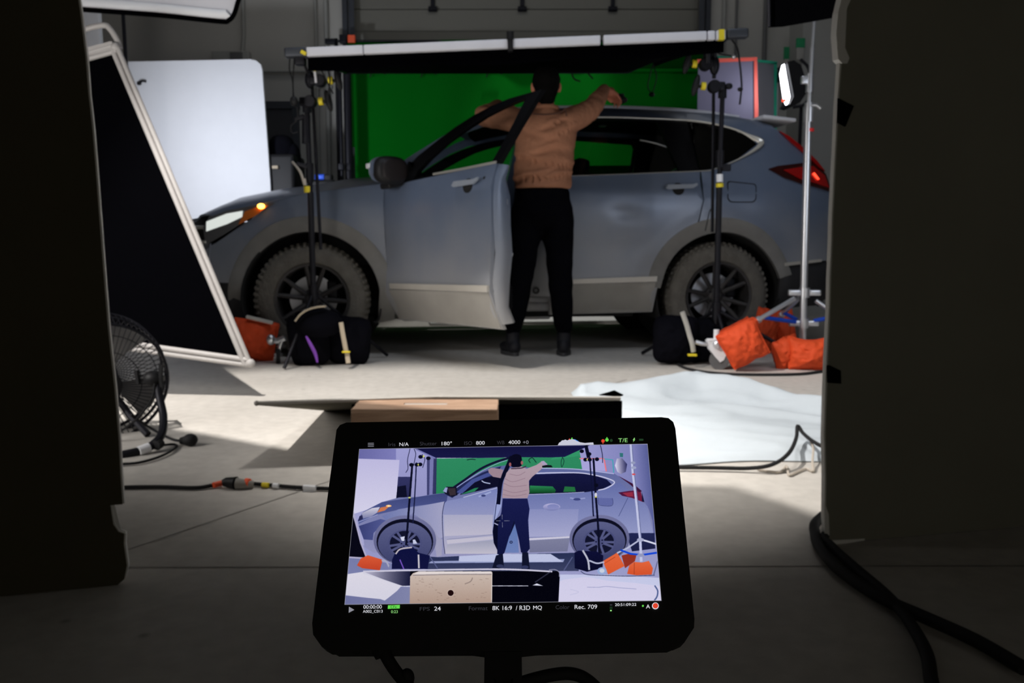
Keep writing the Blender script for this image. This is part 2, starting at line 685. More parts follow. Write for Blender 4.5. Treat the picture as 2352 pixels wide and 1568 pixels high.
# saw-cut joints of the slab
for k, (a, b) in enumerate([((-6.9, 1.80), (6.9, 1.86)), ((-1.35, 1.20), (0.6, 4.4))]):
    a, b = V((a[0], a[1], 0.0015)), V((b[0], b[1], 0.0015))
    d = (b - a).normalized()
    n = V((-d.y, d.x, 0)) * 0.0022
    j = MB().add([a - n, b - n, b + n, a + n], [(0, 1, 2, 3)]).build('trim_%d' % (k + 5), 'joint', smooth=False)
    struct(j)
mb = MB()
dx0, dx1, dzt = -1.55, 1.82, 3.6
mb.box(((-7 + dx0) / 2, WALL_Y + 0.1, 2.2), (dx0 + 7, 0.2, 4.6))
mb.box(((7 + dx1) / 2, WALL_Y + 0.1, 2.2), (7 - dx1, 0.2, 4.6))
mb.box(((dx0 + dx1) / 2, WALL_Y + 0.1, (dzt + 4.5) / 2), (dx1 - dx0, 0.2, 4.5 - dzt))
struct(mb.build('wall_back', 'wall_paint', smooth=False))
struct(MB().box((-7.1, 3.5, 2.2), (0.2, 12.4, 4.6)).build('wall_left', 'wall_grey', smooth=False))
struct(MB().box((7.1, 3.5, 2.2), (0.2, 12.4, 4.6)).build('wall_right', 'wall_grey', smooth=False))
struct(MB().box((0, -2.7, 2.2), (14.4, 0.2, 4.6)).build('wall_front', 'wall_grey', smooth=False))
struct(MB().box((0, 3.0, 4.6), (14.4, 11.6, 0.2)).build('ceiling', 'wall_grey', smooth=False))
# nearer stretch of wall at the right, and its column
struct(MB().box((4.85, WALL_Y - 0.2, 2.2), (4.3, 0.4, 4.6)).build('trim_3', 'wall_grey', smooth=False))

# sectional garage door: sections, hinges
door = MB()
sec = 0.56
z = 2.95 - 5 * sec
while z < dzt:
    door.box(((dx0 + dx1) / 2, WALL_Y + 0.06, z + sec / 2), (dx1 - dx0 - 0.01, 0.045, sec - 0.006), bev=0.006)
    for q in (0.33, 0.66):
        door.box(((dx0 + dx1) / 2, WALL_Y + 0.036, z + sec * q), (dx1 - dx0 - 0.05, 0.006, 0.03), bev=0.002)
    z += sec
dr = struct(door.build('door_1', 'garage_panel'))
for hx in (-0.77, 0.10, 0.98):
    h = MB()
    h.box((hx, WALL_Y + 0.025, 2.95), (0.085, 0.016, 0.05), bev=0.004)
    h.box((hx, WALL_Y + 0.02, 3.02), (0.04, 0.012, 0.09), bev=0.004)
    h.cyl((hx - 0.045, WALL_Y + 0.012, 2.945), (hx + 0.045, WALL_Y + 0.012, 2.945), 0.012)
    h.build('hinge', 'black_metal', dr)
# the door's steel tracks
for k, (x0, x1) in enumerate([(-1.65, -1.52), (1.80, 1.93)]):
    t = MB()
    xm = (x0 + x1) / 2
    s = 1 if k == 0 else -1
    t.box((xm - s * 0.03, WALL_Y - 0.03, 1.9), (0.05, 0.05, 3.8), bev=0.004)
    t.box((xm + s * 0.02, WALL_Y - 0.05, 1.9), (0.008, 0.10, 3.8))
    t.box((xm + s * 0.045, WALL_Y - 0.09, 1.9), (0.05, 0.008, 3.8))
    for q in range(7):
        t.box((xm, WALL_Y - 0.05, 0.3 + q * 0.56), (0.11, 0.07, 0.05), bev=0.004)
    struct(t.build('trim_%d' % (k + 1), 'track_steel', smooth=False))
# dark service door at the left
d2 = MB()
d2.box((-2.44, WALL_Y - 0.01, 1.0), (0.60, 0.05, 2.0), bev=0.004)
d2 = struct(d2.build('door_2', 'dark_door', smooth=False))
f = MB()
f.box((-2.44, WALL_Y - 0.03, 2.03), (0.72, 0.05, 0.07))
f.box((-2.77, WALL_Y - 0.03, 1.0), (0.06, 0.05, 2.0))
f.box((-2.12, WALL_Y - 0.03, 1.0), (0.06, 0.05, 2.0))
f.build('door_frame', 'track_steel', d2, smooth=False)
# electrical box with conduits on the back wall
t = thing('electrical_box', 'grey electrical box on the back wall above the white card, fed by a pipe', 'electrical box', (-2.66, WALL_Y - 0.05, 2.5))
MB().box((-2.72, WALL_Y - 0.05, 2.42), (0.36, 0.09, 0.22), bev=0.01).build('case', 'pipe_grey', t)
MB().box((-2.66, WALL_Y - 0.1, 2.47), (0.12, 0.012, 0.10), bev=0.004).build('cover_plate', 'conduit_dark', t)
MB().tube([(-2.62, WALL_Y - 0.04, 2.52), (-2.60, WALL_Y - 0.04, 2.7), (-2.58, WALL_Y - 0.04, 4.3)], 0.018).build('conduit', 'pipe_grey', t)


def pipe(x, z0, z1, r, mat, label, y=WALL_Y - 0.04):
    p = MB().cyl((x, y, z0), (x, y, z1), r)
    z = z0 + 0.4
    while z < z1:
        p.box((x, y + 0.01, z), (r * 4, 0.02, 0.03))
        z += 0.9
    tag(p.build('conduit_pipe', mat), label, 'pipe', 'conduit pipes on the back wall')


pipe(-1.80, 0.0, 4.4, 0.022, 'pipe_grey', 'thin grey conduit pipe left of the garage door track, the one nearest the track')
pipe(-1.90, 0.0, 4.4, 0.014, 'pipe_grey', 'thinner grey conduit pipe further left of the garage door track')
pipe(2.05, 0.0, 4.4, 0.018, 'pipe_grey', 'grey conduit pipe just right of the garage door track')
pipe(2.17, 0.0, 4.4, 0.012, 'conduit_dark', 'thin dark conduit pipe, second to the right of the door track')
pipe(2.45, 0.0, 4.4, 0.02, 'conduit_dark', 'dark conduit pipe running down behind the red edged sheet')
p = MB().tube([(-2.60, WALL_Y - 0.03, 2.35), (-2.0, WALL_Y - 0.03, 2.35)], 0.014)
tag(p.build('conduit_pipe', 'pipe_grey'), 'horizontal conduit pipe on the back wall between white card and stands', 'pipe')
bx = thing('wall_switch', 'small switch on a thin pipe on the wall right of the red edged sheet', 'switch', (2.60, WALL_Y - 0.03, 2.1))
MB().box((2.60, WALL_Y - 0.04, 2.30), (0.05, 0.08, 0.10), bev=0.01).build('switch_box', 'black_plastic', bx)
MB().cyl((2.60, WALL_Y - 0.02, 1.9), (2.60, WALL_Y - 0.02, 2.25), 0.008).build('conduit', 'silver_soft', bx)

# studio lamp hanging out of frame, with an added mask plate shaping its beam
lamp_t = thing('studio_lamp', 'black studio lamp with added beam mask hung above the left foreground, out of frame', 'lamp', tuple(KEY))
MB().cyl(KEY + V((0, -0.03, 0.06)), KEY + V((-0.05, -0.12, 0.30)), 0.10, 0.12, 20).build('head', 'black_metal', lamp_t)
MB().cyl(KEY + V((-0.05, -0.12, 0.28)), V((KEY.x - 0.05, KEY.y - 0.12, 4.5)), 0.02).build('hanger', 'black_metal', lamp_t)
pool = [(-2.5, 3.85, .30), (-1.44, 3.32, .34), (-0.70, 2.86, .36), (0.1, 2.50, .36), (0.66, 2.46, .34), (0.72, 2.0, .32), (1.5, 1.87, .32), (3.9, 1.28, .32), (4.2, 4.9, .08), (1.1, 4.92, .08), (0.29, 4.80, .08), (-0.7, 4.90, .08), (-1.5, 4.75, .08), (-1.95, 4.40, .10)]
inner = [KEY.lerp(V((x, y, 0)), t_) for x, y, t_ in pool]
cenp = sum(inner, V((0, 0, 0))) / len(inner)
outer = [p + V((x - 0.1, y - 3.9, 0)).normalized() * 1.15 + V((0, 0, 0.3)) for p, (x, y, t_) in zip(inner, pool)]
k_ = len(inner)
MB().add(inner + outer, [(i, (i + 1) % k_, (i + 1) % k_ + k_, i + k_) for i in range(k_)]).build('beam_mask', 'black_metal', lamp_t, smooth=False)

# ================================================================== CAR
PS = math.radians(8.2)
_o = at(716, 690, 1)
CO = V((-1.2337, 5.2496, 0))
CT = Matrix.Translation(CO) @ Matrix.Rotation(PS, 4, 'Z')
CW = 1.80
FW, RW, WZ = 0.0, 2.635, 0.352

car = thing('car', 'dark blue-grey SUV with dusty sides, its front left door standing open', 'car', CO)


def smooth01(x):
    x = max(0.0, min(1.0, x))
    return x * x * (3 - 2 * x)


def inset(x, z):
    v = 0.0
    if z < 0.44:
        v += 0.085 * ((0.44 - z) / 0.2) ** 1.6
    v += 0.018 * math.exp(-((z - 0.66) / 0.13) ** 2)
    v -= 0.008 * math.exp(-((z - 0.47) / 0.05) ** 2)
    if z > 0.94:
        v += 0.10 * (z - 0.94) + 0.5 * max(0, z - 1.02) * 0.5 * smooth01((z - 1.0) / 0.1)
    if z > 1.13:
        v += 0.27 * (z - 1.13)
        if z > 1.5:
            v += 0.9 * (z - 1.5)
    if 1.7 < x < 2.3 and z > 0.7:      # dent in the rear door
        v += 0.013 * math.exp(-((x - 1.985) / 0.10) ** 2 - ((z - 0.895 + 0.1 * (x - 1.985)) / 0.045) ** 2)
    if x < 0.1:
        t = (0.1 - x) / 0.75
        v += 0.17 * t ** 2.6
    if x > 2.85:
        t = (x - 2.85) / 0.65
        v += 0.17 * t ** 2.2
    # arch flares swell outwards
    for wx in (FW, RW):
        r = math.hypot(x - wx, z - WZ)
        if z > 0.2:
            v -= 0.022 * smooth01(1 - abs(r - 0.47) / 0.13)
    return v


def cside(x, z, off=0.0, far=False):
    y = inset(x, z) - off
    return V((x, CW - y, z)) if far else V((x, y, z))


def side_patch(polys, off=0.0, thick=0.02, d=0.05, far=False, T=None, holes=()):
    """sheet cut from the car's side surface; polys: outline in (x, z)"""
    pts = [V(p) for p in polys]
    n = len(pts)
    allp = list(pts)
    faces_in = [list(range(n))]
    edges = []
    for h in holes:
        s = len(allp)
        allp += [V(p) for p in h]
        edges += [(s + i, s + (i + 1) % len(h)) for i in range(len(h))]
    xs = [p[0] for p in pts]
    zs = [p[1] for p in pts]

    def inside(p, poly):
        c = False
        j = len(poly) - 1
        for i in range(len(poly)):
            a, b = poly[i], poly[j]
            if (a[1] > p[1]) != (b[1] > p[1]) and p[0] < (b[0] - a[0]) * (p[1] - a[1]) / (b[1] - a[1]) + a[0]:
                c = not c
            j = i
        return c

    def dist(p, poly):
        m = 9
        for i in range(len(poly)):
            a, b = V(poly[i - 1]), V(poly[i])
            ab = b - a
            t = max(0, min(1, (V(p) - a).dot(ab) / max(1e-9, ab.dot(ab))))
            m = min(m, (V(p) - a - ab * t).length)
        return m
    x = min(xs) + d / 2
    while x < max(xs):
        z = min(zs) + d / 2
        while z < max(zs):
            p = (x, z)
            if inside(p, pts) and dist(p, pts) > d * 0.35 and all(not inside(p, h) and dist(p, h) > d * 0.35 for h in holes):
                allp.append(V(p))
            z += d
        x += d
    eb = [(i, (i + 1) % n) for i in range(n)]
    res = delaunay_2d_cdt([V((p[0], p[1])) for p in allp], eb + edges, [], 0, 1e-6)
    P = [(p.x, p.y) for p in res[0]]
    F = []
    for f in res[2]:
        cx = sum(P[i][0] for i in f) / len(f)
        cz = sum(P[i][1] for i in f) / len(f)
        if inside((cx, cz), pts) and not any(inside((cx, cz), h) for h in holes):
            F.append(tuple(f))
    k = len(P)
    vs = [cside(px, pz, off, far) for px, pz in P]
    s = -1 if far else 1
    vs += [v + V((0, s * thick, 0)) for v in vs]
    fs = F + [tuple(i + k for i in f)[::-1] for f in F]
    cnt = set()
    for f in F:
        for a, b in zip(f, list(f[1:]) + [f[0]]):
            cnt.add((a, b))
    for (a, b) in cnt:
        if (b, a) not in cnt:
            fs.append((a, a + k, b + k, b))
    return MB(T if T is not None else CT).add(vs, fs)


def arc(cx, cz, r, a0, a1, n):
    return [(cx + r * math.cos(math.radians(a0 + (a1 - a0) * i / n)), cz + r * math.sin(math.radians(a0 + (a1 - a0) * i / n))) for i in range(n + 1)]


RA = 0.425
fender = [(-0.62, 0.46), (-0.665, 0.60), (-0.655, 0.66), (-0.46, 0.78), (-0.35, 0.85), (-0.28, 0.93), (-0.10, 0.985), (0.12, 1.02), (0.30, 1.045), (0.455, 1.065), (0.447, 0.95), (0.452, 0.75), (0.46, 0.59), (0.478, 0.40), (0.498, 0.23)] + \
    [(0.44, 0.23)] + arc(FW, WZ, RA, -4, 168, 22) + [(-0.44, 0.46)]
fdoor = [(0.466, 1.05), (0.457, 0.95), (0.462, 0.75), (0.47, 0.59), (0.488, 0.40), (0.508, 0.225), (0.9, 0.232), (1.2, 0.235), (1.495, 0.238), (1.492, 0.45), (1.49, 0.75), (1.49, 1.0), (1.492, 1.125), (1.2, 1.105), (0.9, 1.082), (0.6, 1.058)]
rdoor = [(1.502, 0.238), (1.8, 0.242), (2.19, 0.25), (2.195, 0.40)] + arc(RW, WZ, RA + 0.015, 172, 118, 8) + [(2.47, 0.86), (2.50, 0.98), (2.49, 1.12), (2.50, 1.17), (2.2, 1.155), (1.9, 1.14), (1.502, 1.122)]
quarter = [(2.508, 1.172), (2.60, 1.185), (2.79, 1.262), (2.945, 1.362), (2.905, 1.415), (2.81, 1.468), (2.66, 1.508), (2.50, 1.532), (2.50, 1.600), (2.70, 1.588), (2.86, 1.565), (3.0, 1.535), (3.08, 1.50), (3.18, 1.43), (3.28, 1.345), (3.38, 1.25), (3.44, 1.17), (3.47, 1.06), (3.52, 0.90), (3.54, 0.75), (3.53, 0.585), (3.3, 0.575), (3.09, 0.555)] + \
    arc(RW, WZ, RA, 28, 116, 14) + [(2.478, 0.86), (2.508, 0.98)]
roofside = [(0.50, 1.085), (0.60, 1.155), (0.72, 1.245), (0.85, 1.33), (0.98, 1.405), (1.12, 1.46), (1.3, 1.50), (1.6, 1.53), (1.95, 1.54), (2.25, 1.538), (2.50, 1.532), (2.50, 1.60), (2.2, 1.612), (1.9, 1.615), (1.6, 1.605), (1.35, 1.58), (1.15, 1.535), (1.0, 1.475), (0.85, 1.395), (0.65, 1.265), (0.45, 1.13), (0.40, 1.08)]

for far in (False, True):
    side_patch(fender, far=far).build('front_fender', 'car_paint', car)
    q = side_patch(quarter, far=far).build('rear_quarter_panel', 'car_paint', car)
    if not far:
        lid = arc(2.70, 1.00, 0.035, 180, 270, 5) + arc(2.83, 1.00, 0.035, 270, 360, 5) + arc(2.85, 1.07, 0.02, 0, 90, 4) + arc(2.69, 1.085, 0.02, 90, 180, 4)
        side_patch(lid, off=0.0025, thick=0.004, far=far).build('fuel_door_gap', 'well', q)
        side_patch([(2.7625 + (a - 2.7625) * 0.93, 1.03 + (b - 1.03) * 0.9) for a, b in lid], off=0.005, thick=0.004, far=far).build('fuel_door', 'car_paint', q)
    side_patch(roofside, far=far).build('roof_side_rail', 'car_paint', car)
    d = side_patch(rdoor, far=far, d=0.05 if far else 0.025).build('rear_door', 'car_paint', car)

    def add_handle(par, x, z, T=None):
        h = side_patch([(x - 0.10, z - 0.01), (x - 0.085, z + 0.014), (x + 0.085, z + 0.018), (x + 0.115, z + 0.026), (x + 0.115, z + 0.012), (x + 0.085, z - 0.008), (x - 0.08, z - 0.018)], off=0.042, thick=0.014, d=0.02, far=far, T=T)
        h.add([cside(x - 0.09, z - 0.008, 0.04, far), cside(x - 0.06, z - 0.008, 0.04, far), cside(x - 0.06, z + 0.008, 0.0, far), cside(x - 0.09, z + 0.008, 0.0, far)], [(0, 1, 2, 3)])
        h.build('door_handle', 'handle_highlight', par)
        side_patch(arc(x - 0.005, z - 0.012, 0.04, 0, 360, 14)[:-1], off=0.004, thick=0.005, d=0.02, far=far, T=T).build('handle_recess', 'well', par)
    add_handle(d, 2.34, 1.062)
    # bright moulding and grey sill cladding
    side_patch([(1.503, 0.440), (2.185, 0.455), (2.19, 0.49), (1.503, 0.470)], off=0.016, thick=0.015, far=far).build('door_moulding', 'moulding', d)
    side_patch([(1.505, 0.245), (2.175, 0.255), (2.18, 0.45), (1.505, 0.437)], off=0.008, thick=0.01, far=far).build('sill_cladding', 'dust_grey', d)
    # rear door window frame
    far_hole = [(1.565, 1.135), (2.46, 1.168), (2.475, 1.20), (2.47, 1.46), (2.45, 1.49), (1.95, 1.514), (1.565, 1.50)]
    fr = side_patch([(1.502, 1.124), (2.49, 1.168), (2.50, 1.532), (1.95, 1.54), (1.502, 1.522)], off=0.0, thick=0.03, far=far,
                    holes=[far_hole if far else [(1.565, 1.135), (2.36, 1.168), (2.31, 1.35), (2.27, 1.508), (1.95, 1.514), (1.565, 1.50)]])
    fr.build('window_frame', 'gloss_black', d)
    if far:
        gz = 1.335
        side_patch([(1.56, 1.13), (2.48, 1.165), (2.48, gz), (1.56, gz - 0.015)], off=-0.014, thick=0.004, far=True).build('window_glass', 'glass_tint', d)
    else:
        side_patch([(1.56, 1.13), (2.37, 1.165), (2.31, 1.35), (2.27, 1.51), (1.95, 1.516), (1.56, 1.505)], off=-0.014, thick=0.004).build('window_glass', 'glass_clear', d)
    # quarter glass
    qg = [(2.503, 1.172), (2.60, 1.19), (2.785, 1.265), (2.93, 1.362), (2.89, 1.41), (2.80, 1.458), (2.66, 1.498), (2.503, 1.522)]
    side_patch(qg, off=-0.003, thick=0.01, far=far).build('quarter_window', 'glass_dark' if not far else 'interior', q)
    # bright trim around the side windows
    tr = [(1.55, 1.524), (1.95, 1.538), (2.25, 1.535), (2.50, 1.525), (2.66, 1.502), (2.80, 1.466), (2.90, 1.418), (2.965, 1.362), (2.80, 1.262), (2.60, 1.184), (2.50, 1.170), (2.2, 1.155), (1.9, 1.140), (1.52, 1.124)]
    g = MB(CT)
    g.tube([cside(x, zz, 0.004, far) for x, zz in tr], lambda t: 0.0065 + 0.020 * math.exp(-((t - 0.535) / 0.07) ** 2), seg=8, smooth=4, flat=0.5)
    g.build('window_trim', 'chrome', car)
    # arch cladding
    for wx, a0, a1, nm in ((FW, -18, 180, 'wheel_arch_trim'), (RW, 16, 172, 'wheel_arch_trim')):
        ring = arc(wx, WZ, 0.515, a0, a1, 30) + arc(wx, WZ, RA - 0.004, a1, a0, 30)
        side_patch([p for p in ring if p[1] > 0.215], off=0.006, thick=0.03, d=0.035, far=far).build(nm, 'cladding', car)
        lip = MB(CT)
        lip.tube([cside(a, b, -0.004, far) for a, b in arc(wx, WZ, RA + 0.002, a0, a1, 36)], 0.009, seg=6)
        lip.build('wheel_arch_lip', 'cladding_dark', car)
        # inner wheel housing
        w = MB(CT)
        s = -1 if far else 1
        y0 = CW - 0.03 if far else 0.03
        w.grid(lambda u, v: V((wx + 0.43 * math.cos(math.radians(-30 + 240 * u)), y0 + s * v * 0.42, WZ + 0.43 * math.sin(math.radians(-30 + 240 * u)) if math.sin(math.radians(-30 + 240 * u)) > -0.35 else WZ - 0.15)), 30, 1)
        w.lathe([(0.0, 0.0), (0.46, 0.0)], V((wx, y0 + s * 0.43, WZ + 0.03)), (0, 1, 0), 24)
        w.build('wheel_housing', 'well', car, solid=0.01)
    # front mudflap and lower bumper cladding
    side_patch([(0.40, 0.20), (0.415, 0.42), (0.445, 0.50), (0.50, 0.35), (0.505, 0.22)], off=0.006, thick=0.02, far=far).build('mudflap', 'cladding', car)
    side_patch([(-0.60, 0.22), (-0.655, 0.34), (-0.63, 0.455), (-0.445, 0.455), (-0.425, 0.34), (-0.41, 0.22)], off=0.004, thick=0.02, far=far).build('bumper_cladding', 'cladding_dark', car)
    rb = side_patch([(3.05, 0.545), (3.53, 0.575), (3.56, 0.50), (3.53, 0.33), (3.40, 0.27), (3.06, 0.26), (3.05, 0.35)], off=0.0, thick=0.02, far=far)
    rb.build('rear_bumper_cladding', 'cladding_dark', car)
    side_patch([(3.075, 0.55), (3.40, 0.575), (3.40, 0.592), (3.075, 0.572)], off=0.012, thick=0.012, far=far).build('bumper_moulding', 'moulding', car)
    # tail lamp
    tl = side_patch([(2.975, 1.19), (3.05, 1.212), (3.22, 1.235), (3.385, 1.262), (3.45, 1.17), (3.475, 1.045), (3.35, 1.07), (3.20, 1.095), (3.08, 1.13)], off=0.012, thick=0.02, far=far)
    tl = tl.build('tail_lamp', 'red_lens_dark', car)
    side_patch([(3.08, 1.185), (3.22, 1.208), (3.34, 1.222), (3.43, 1.16), (3.45, 1.075), (3.33, 1.10), (3.20, 1.125)], off=0.018, thick=0.01, d=0.03, far=far).build('lamp_segment', 'red_lens', tl)
    side_patch([(3.31, 1.165), (3.33, 1.175), (3.36, 1.13), (3.345, 1.125)], off=0.028, thick=0.006, d=0.02, far=far).build('lit_bulb', 'red_glow', tl)
    # upper red lamp climbing the tailgate edge
    side_patch([(3.13, 1.46), (3.20, 1.425), (3.30, 1.345), (3.39, 1.262), (3.445, 1.19), (3.40, 1.21), (3.30, 1.30), (3.20, 1.385)], off=0.022, thick=0.02, d=0.03, far=far).build('upper_lamp', 'red_lens', tl)
    # headlamp and amber side marker
    hl = side_patch([(-0.655, 0.69), (-0.66, 0.80), (-0.62, 0.862), (-0.50, 0.90), (-0.36, 0.925), (-0.20, 0.945), (-0.30, 0.88), (-0.40, 0.83), (-0.52, 0.76)], off=0.004, thick=0.02, far=far)
    hl = hl.build('headlamp', 'lamp_dark', car)
    side_patch([(-0.64, 0.775), (-0.635, 0.835), (-0.50, 0.882), (-0.40, 0.898), (-0.405, 0.862), (-0.50, 0.82)], off=0.012, thick=0.01, d=0.03, far=far).build('lamp_lens', 'lamp_glass', hl)
    side_patch([(-0.43, 0.815), (-0.385, 0.895), (-0.30, 0.925), (-0.24, 0.93), (-0.32, 0.87)], off=0.012, thick=0.01, d=0.03, far=far).build('turn_lens', 'amber_lens', hl)
    if not far:
        g = MB(CT)
        g.ell(cside(-0.285, 0.925, 0.02), (0.022, 0.012, 0.016))
        g.build('side_marker_bulb', 'amber_glow', hl)
    # roof rack rail
    g = MB(CT)
    g.tube([cside(x, zz, -0.09, far) for x, zz in [(1.10, 1.545), (1.35, 1.598), (1.66, 1.622), (2.0, 1.635), (2.4, 1.628), (2.7, 1.605), (2.92, 1.568)]], 0.02, seg=10, smooth=5, flat=0.75)
    g.build('roof_rail', 'silver_soft', car)
    # centre pillar and sill inside the front door opening
    s = -1 if far else 1
    bp = MB(CT)

    def pil(x, zz, dpt):
        y = inset(x, zz) + dpt
        return V((x, CW - y if far else y, zz))
    path = [(1.47, 0.36), (1.46, 0.6), (1.455, 0.85), (1.46, 1.1), (1.50, 1.3), (1.53, 1.5)]
    vs = []
    for x, zz in path:
        w0 = 0.30 if zz < 0.5 else (0.20 if zz < 0.9 else 0.12)
        vs += [pil(x + 0.03, zz, 0.012), pil(x - w0 * 0.25, zz, 0.03), pil(x - w0 * 0.45, zz, 0.07), pil(x - w0 * 0.45, zz, 0.2), pil(x + 0.03, zz, 0.2)]
    fs = []
    for i in range(len(path) - 1):
        for k in range(5):
            k2 = (k + 1) % 5
            fs.append((i * 5 + k, i * 5 + k2, i * 5 + 5 + k2, i * 5 + 5 + k))
    bp.add(vs, fs)
    bp = bp.build('centre_pillar', 'car_paint', car)
    g = MB(CT)
    for k, (dz, dd) in enumerate([(0.235, 0.035), (0.29, 0.05), (0.33, 0.085)]):
        a = pil(0.55, dz, dd)
        b = pil(1.52, dz, dd)
        g.box((a + b) / 2 + V((0, s * 0.05, 0)), (b.x - a.x, 0.12, 0.06), bev=0.02)
    g.build('door_sill', 'car_paint', car)
    if not far:
        g = MB(CT)
        g.lathe([(0.012, 0.0), (0.022, 0.0), (0.022, 0.006), (0.012, 0.006)], pil(1.405, 0.40, 0.02), (0, -1, 0), 16, closed=True)
        g.build('striker', 'black_plastic', bp)

# far front door, closed, mirrored
d = side_patch(fdoor, far=True).build('front_door', 'car_paint', car)
FRAME_OUT = [(0.62, 1.062), (0.64, 1.15), (0.70, 1.225), (0.80, 1.292), (0.933, 1.375), (1.06, 1.432), (1.191, 1.475), (1.32, 1.503), (1.436, 1.518), (1.545, 1.530), (1.535, 1.32), (1.505, 1.125), (1.2, 1.107), (0.9, 1.084)]
FRAME_IN = [(0.76, 1.083), (0.775, 1.13), (0.83, 1.20), (0.93, 1.285), (1.063, 1.357), (1.18, 1.412), (1.285, 1.445), (1.40, 1.472), (1.478, 1.482), (1.47, 1.30), (1.445, 1.128), (1.2, 1.113), (0.95, 1.096)]
side_patch(FRAME_OUT, off=0.0, thick=0.03, d=0.06, far=True, holes=[FRAME_IN]).build('window_frame', 'gloss_black', d)
side_patch(FRAME_IN, off=-0.012, thick=0.004, far=True).build('window_glass', 'glass_clear', d)

# near front door, open about its front hinge
OPEN = math.radians(56.5)
HP = V((0.47, 0.03, 0))
DT = CT @ Matrix.Translation(HP) @ Matrix.Rotation(-OPEN, 4, 'Z') @ Matrix.Translation(-HP)
od = side_patch(fdoor, T=DT, thick=0.025, d=0.04).build('front_door', 'car_paint', car)
od['label'] = 'front left door, standing open'
far = False
add_handle(od, 1.30, 1.028, T=DT)
side_patch(arc(1.425, 1.052, 0.008, 0, 360, 10)[:-1], off=0.002, thick=0.003, d=0.02, T=DT).build('keyhole', 'well', od)
side_patch([(0.56, 0.425), (1.488, 0.445), (1.488, 0.482), (0.56, 0.458)], off=0.016, thick=0.015, T=DT).build('door_moulding', 'moulding', od)
side_patch([(0.52, 0.235), (1.49, 0.245), (1.486, 0.442), (0.54, 0.42)], off=0.006, thick=0.008, T=DT).build('sill_cladding', 'dust_grey', od)
side_patch(FRAME_OUT, off=0.0, thick=0.035, d=0.06, T=DT, holes=[FRAME_IN]).build('window_frame', 'gloss_black', od)
side_patch(FRAME_IN, off=-0.012, thick=0.004, T=DT).build('window_glass', 'glass_clear', od)
g = MB(DT)
g.tube([cside(x, zz, 0.003) for x, zz in [(0.95, 1.098), (1.2, 1.112), (1.49, 1.132)]], 0.007, seg=6)
g.tube([cside(x, zz, -0.01) for x, zz in [(0.715, 1.213), (0.80, 1.28), (0.933, 1.365), (0.96, 1.38)]], 0.007, seg=6, smooth=3)
g.build('window_trim', 'chrome', od)
# edge of the door (painted return), weather strip, latch
g = MB(DT)
rows = [0.27, 0.36, 0.5, 0.65, 0.8, 0.95, 1.05, 1.12]
vs, fs = [], []
for zz in rows:
    w = 0.10 if 0.4 < zz < 1.0 else (0.07 if zz < 0.4 else 0.055)
    for k, (dy, ddx) in enumerate([(0.020, 0.0), (0.035, 0.012), (0.035 + w * 0.6, 0.014), (0.04 + w, -0.01)]):
        vs.append(V((1.488 + ddx, inset(1.49, zz) + dy, zz)))
for i in range(len(rows) - 1):
    for k in range(3):
        fs.append((i * 4 + k, i * 4 + k + 1, i * 4 + 5 + k, i * 4 + 4 + k))
g.add(vs, fs)
g.build('door_edge', 'car_paint', od, solid=0.01)
g = MB(DT)
g.tube([V((1.497, inset(1.49, zz) + 0.034, zz)) for zz in rows], 0.006, seg=6, smooth=2)
g.build('weather_strip', 'black_rubber', od)
g = MB(DT)
g.box((1.503, 0.085, 0.80), (0.008, 0.045, 0.10), bev=0.003)
g.box((1.505, 0.085, 0.925), (0.008, 0.05, 0.03), bev=0.003)
g.build('door_latch', 'silver', od)
# inner trim of the open door with its pocket
g = MB(DT)
prof = [(0.55, 0.30), (0.55, 0.95), (0.66, 1.06), (1.44, 1.11), (1.46, 0.95), (1.45, 0.62), (1.40, 0.40), (1.30, 0.30)]
k = len(prof)
vs = [V((x, inset(x, zz) + 0.05, zz)) for x, zz in prof] + [V((x - 0.0, inset(x, zz) + (0.17 if zz < 0.62 else 0.12), zz)) for x, zz in prof]
fs = [tuple(range(k)), tuple(range(k, 2 * k))[::-1]] + [(i, (i + 1) % k, (i + 1) % k + k, i + k) for i in range(k)]
g.add(vs, fs)
g.box((1.0, 0.20, 0.72), (0.6, 0.07, 0.05), bev=0.02)
g.box((1.1, 0.21, 0.40), (0.62, 0.07, 0.16), bev=0.03)
ot = g.build('door_trim', 'interior', od)
g = MB(DT)
g.box((1.42, 0.175, 0.655), (0.09, 0.03, 0.022), Matrix.Rotation(math.radians(20), 3, 'Y'), bev=0.006)
g.build('pull_handle', 'silver_soft', ot)
# wing mirror
g = MB(DT)
g.ell((0.64, -0.085, 1.135), (0.075, 0.105, 0.078), sv=14, su=20, p=0.75)
mr_ = g.build('wing_mirror', 'car_paint', od)
g = MB(DT)
g.ell((0.675, -0.08, 1.13), (0.055, 0.11, 0.082), sv=14, su=20, p=0.7)
g.box((0.62, 0.0, 1.06), (0.10, 0.18, 0.035), Matrix.Rotation(math.radians(14), 3, 'X'), bev=0.012)
g.add([V((0.60, 0.05, 1.06)), V((0.77, 0.06, 1.085)), V((0.66, 0.06, 1.19)), V((0.60, 0.09, 1.06)), V((0.77, 0.1, 1.085)), V((0.66, 0.1, 1.19))], [(0, 1, 2), (5, 4, 3), (0, 3, 4, 1), (1, 4, 5, 2), (2, 5, 3, 0)])
g.build('mirror_housing', 'black_plastic', mr_)
g = MB(DT)
g.ell((0.727, -0.08, 1.13), (0.008, 0.090, 0.064), p=0.7)
g.build('mirror_glass', 'mirror_brown', mr_)
g = MB(DT)
g.box((0.60, -0.155, 1.155), (0.045, 0.07, 0.03), bev=0.008)
g.build('mirror_repeater', 'silver_soft', mr_)

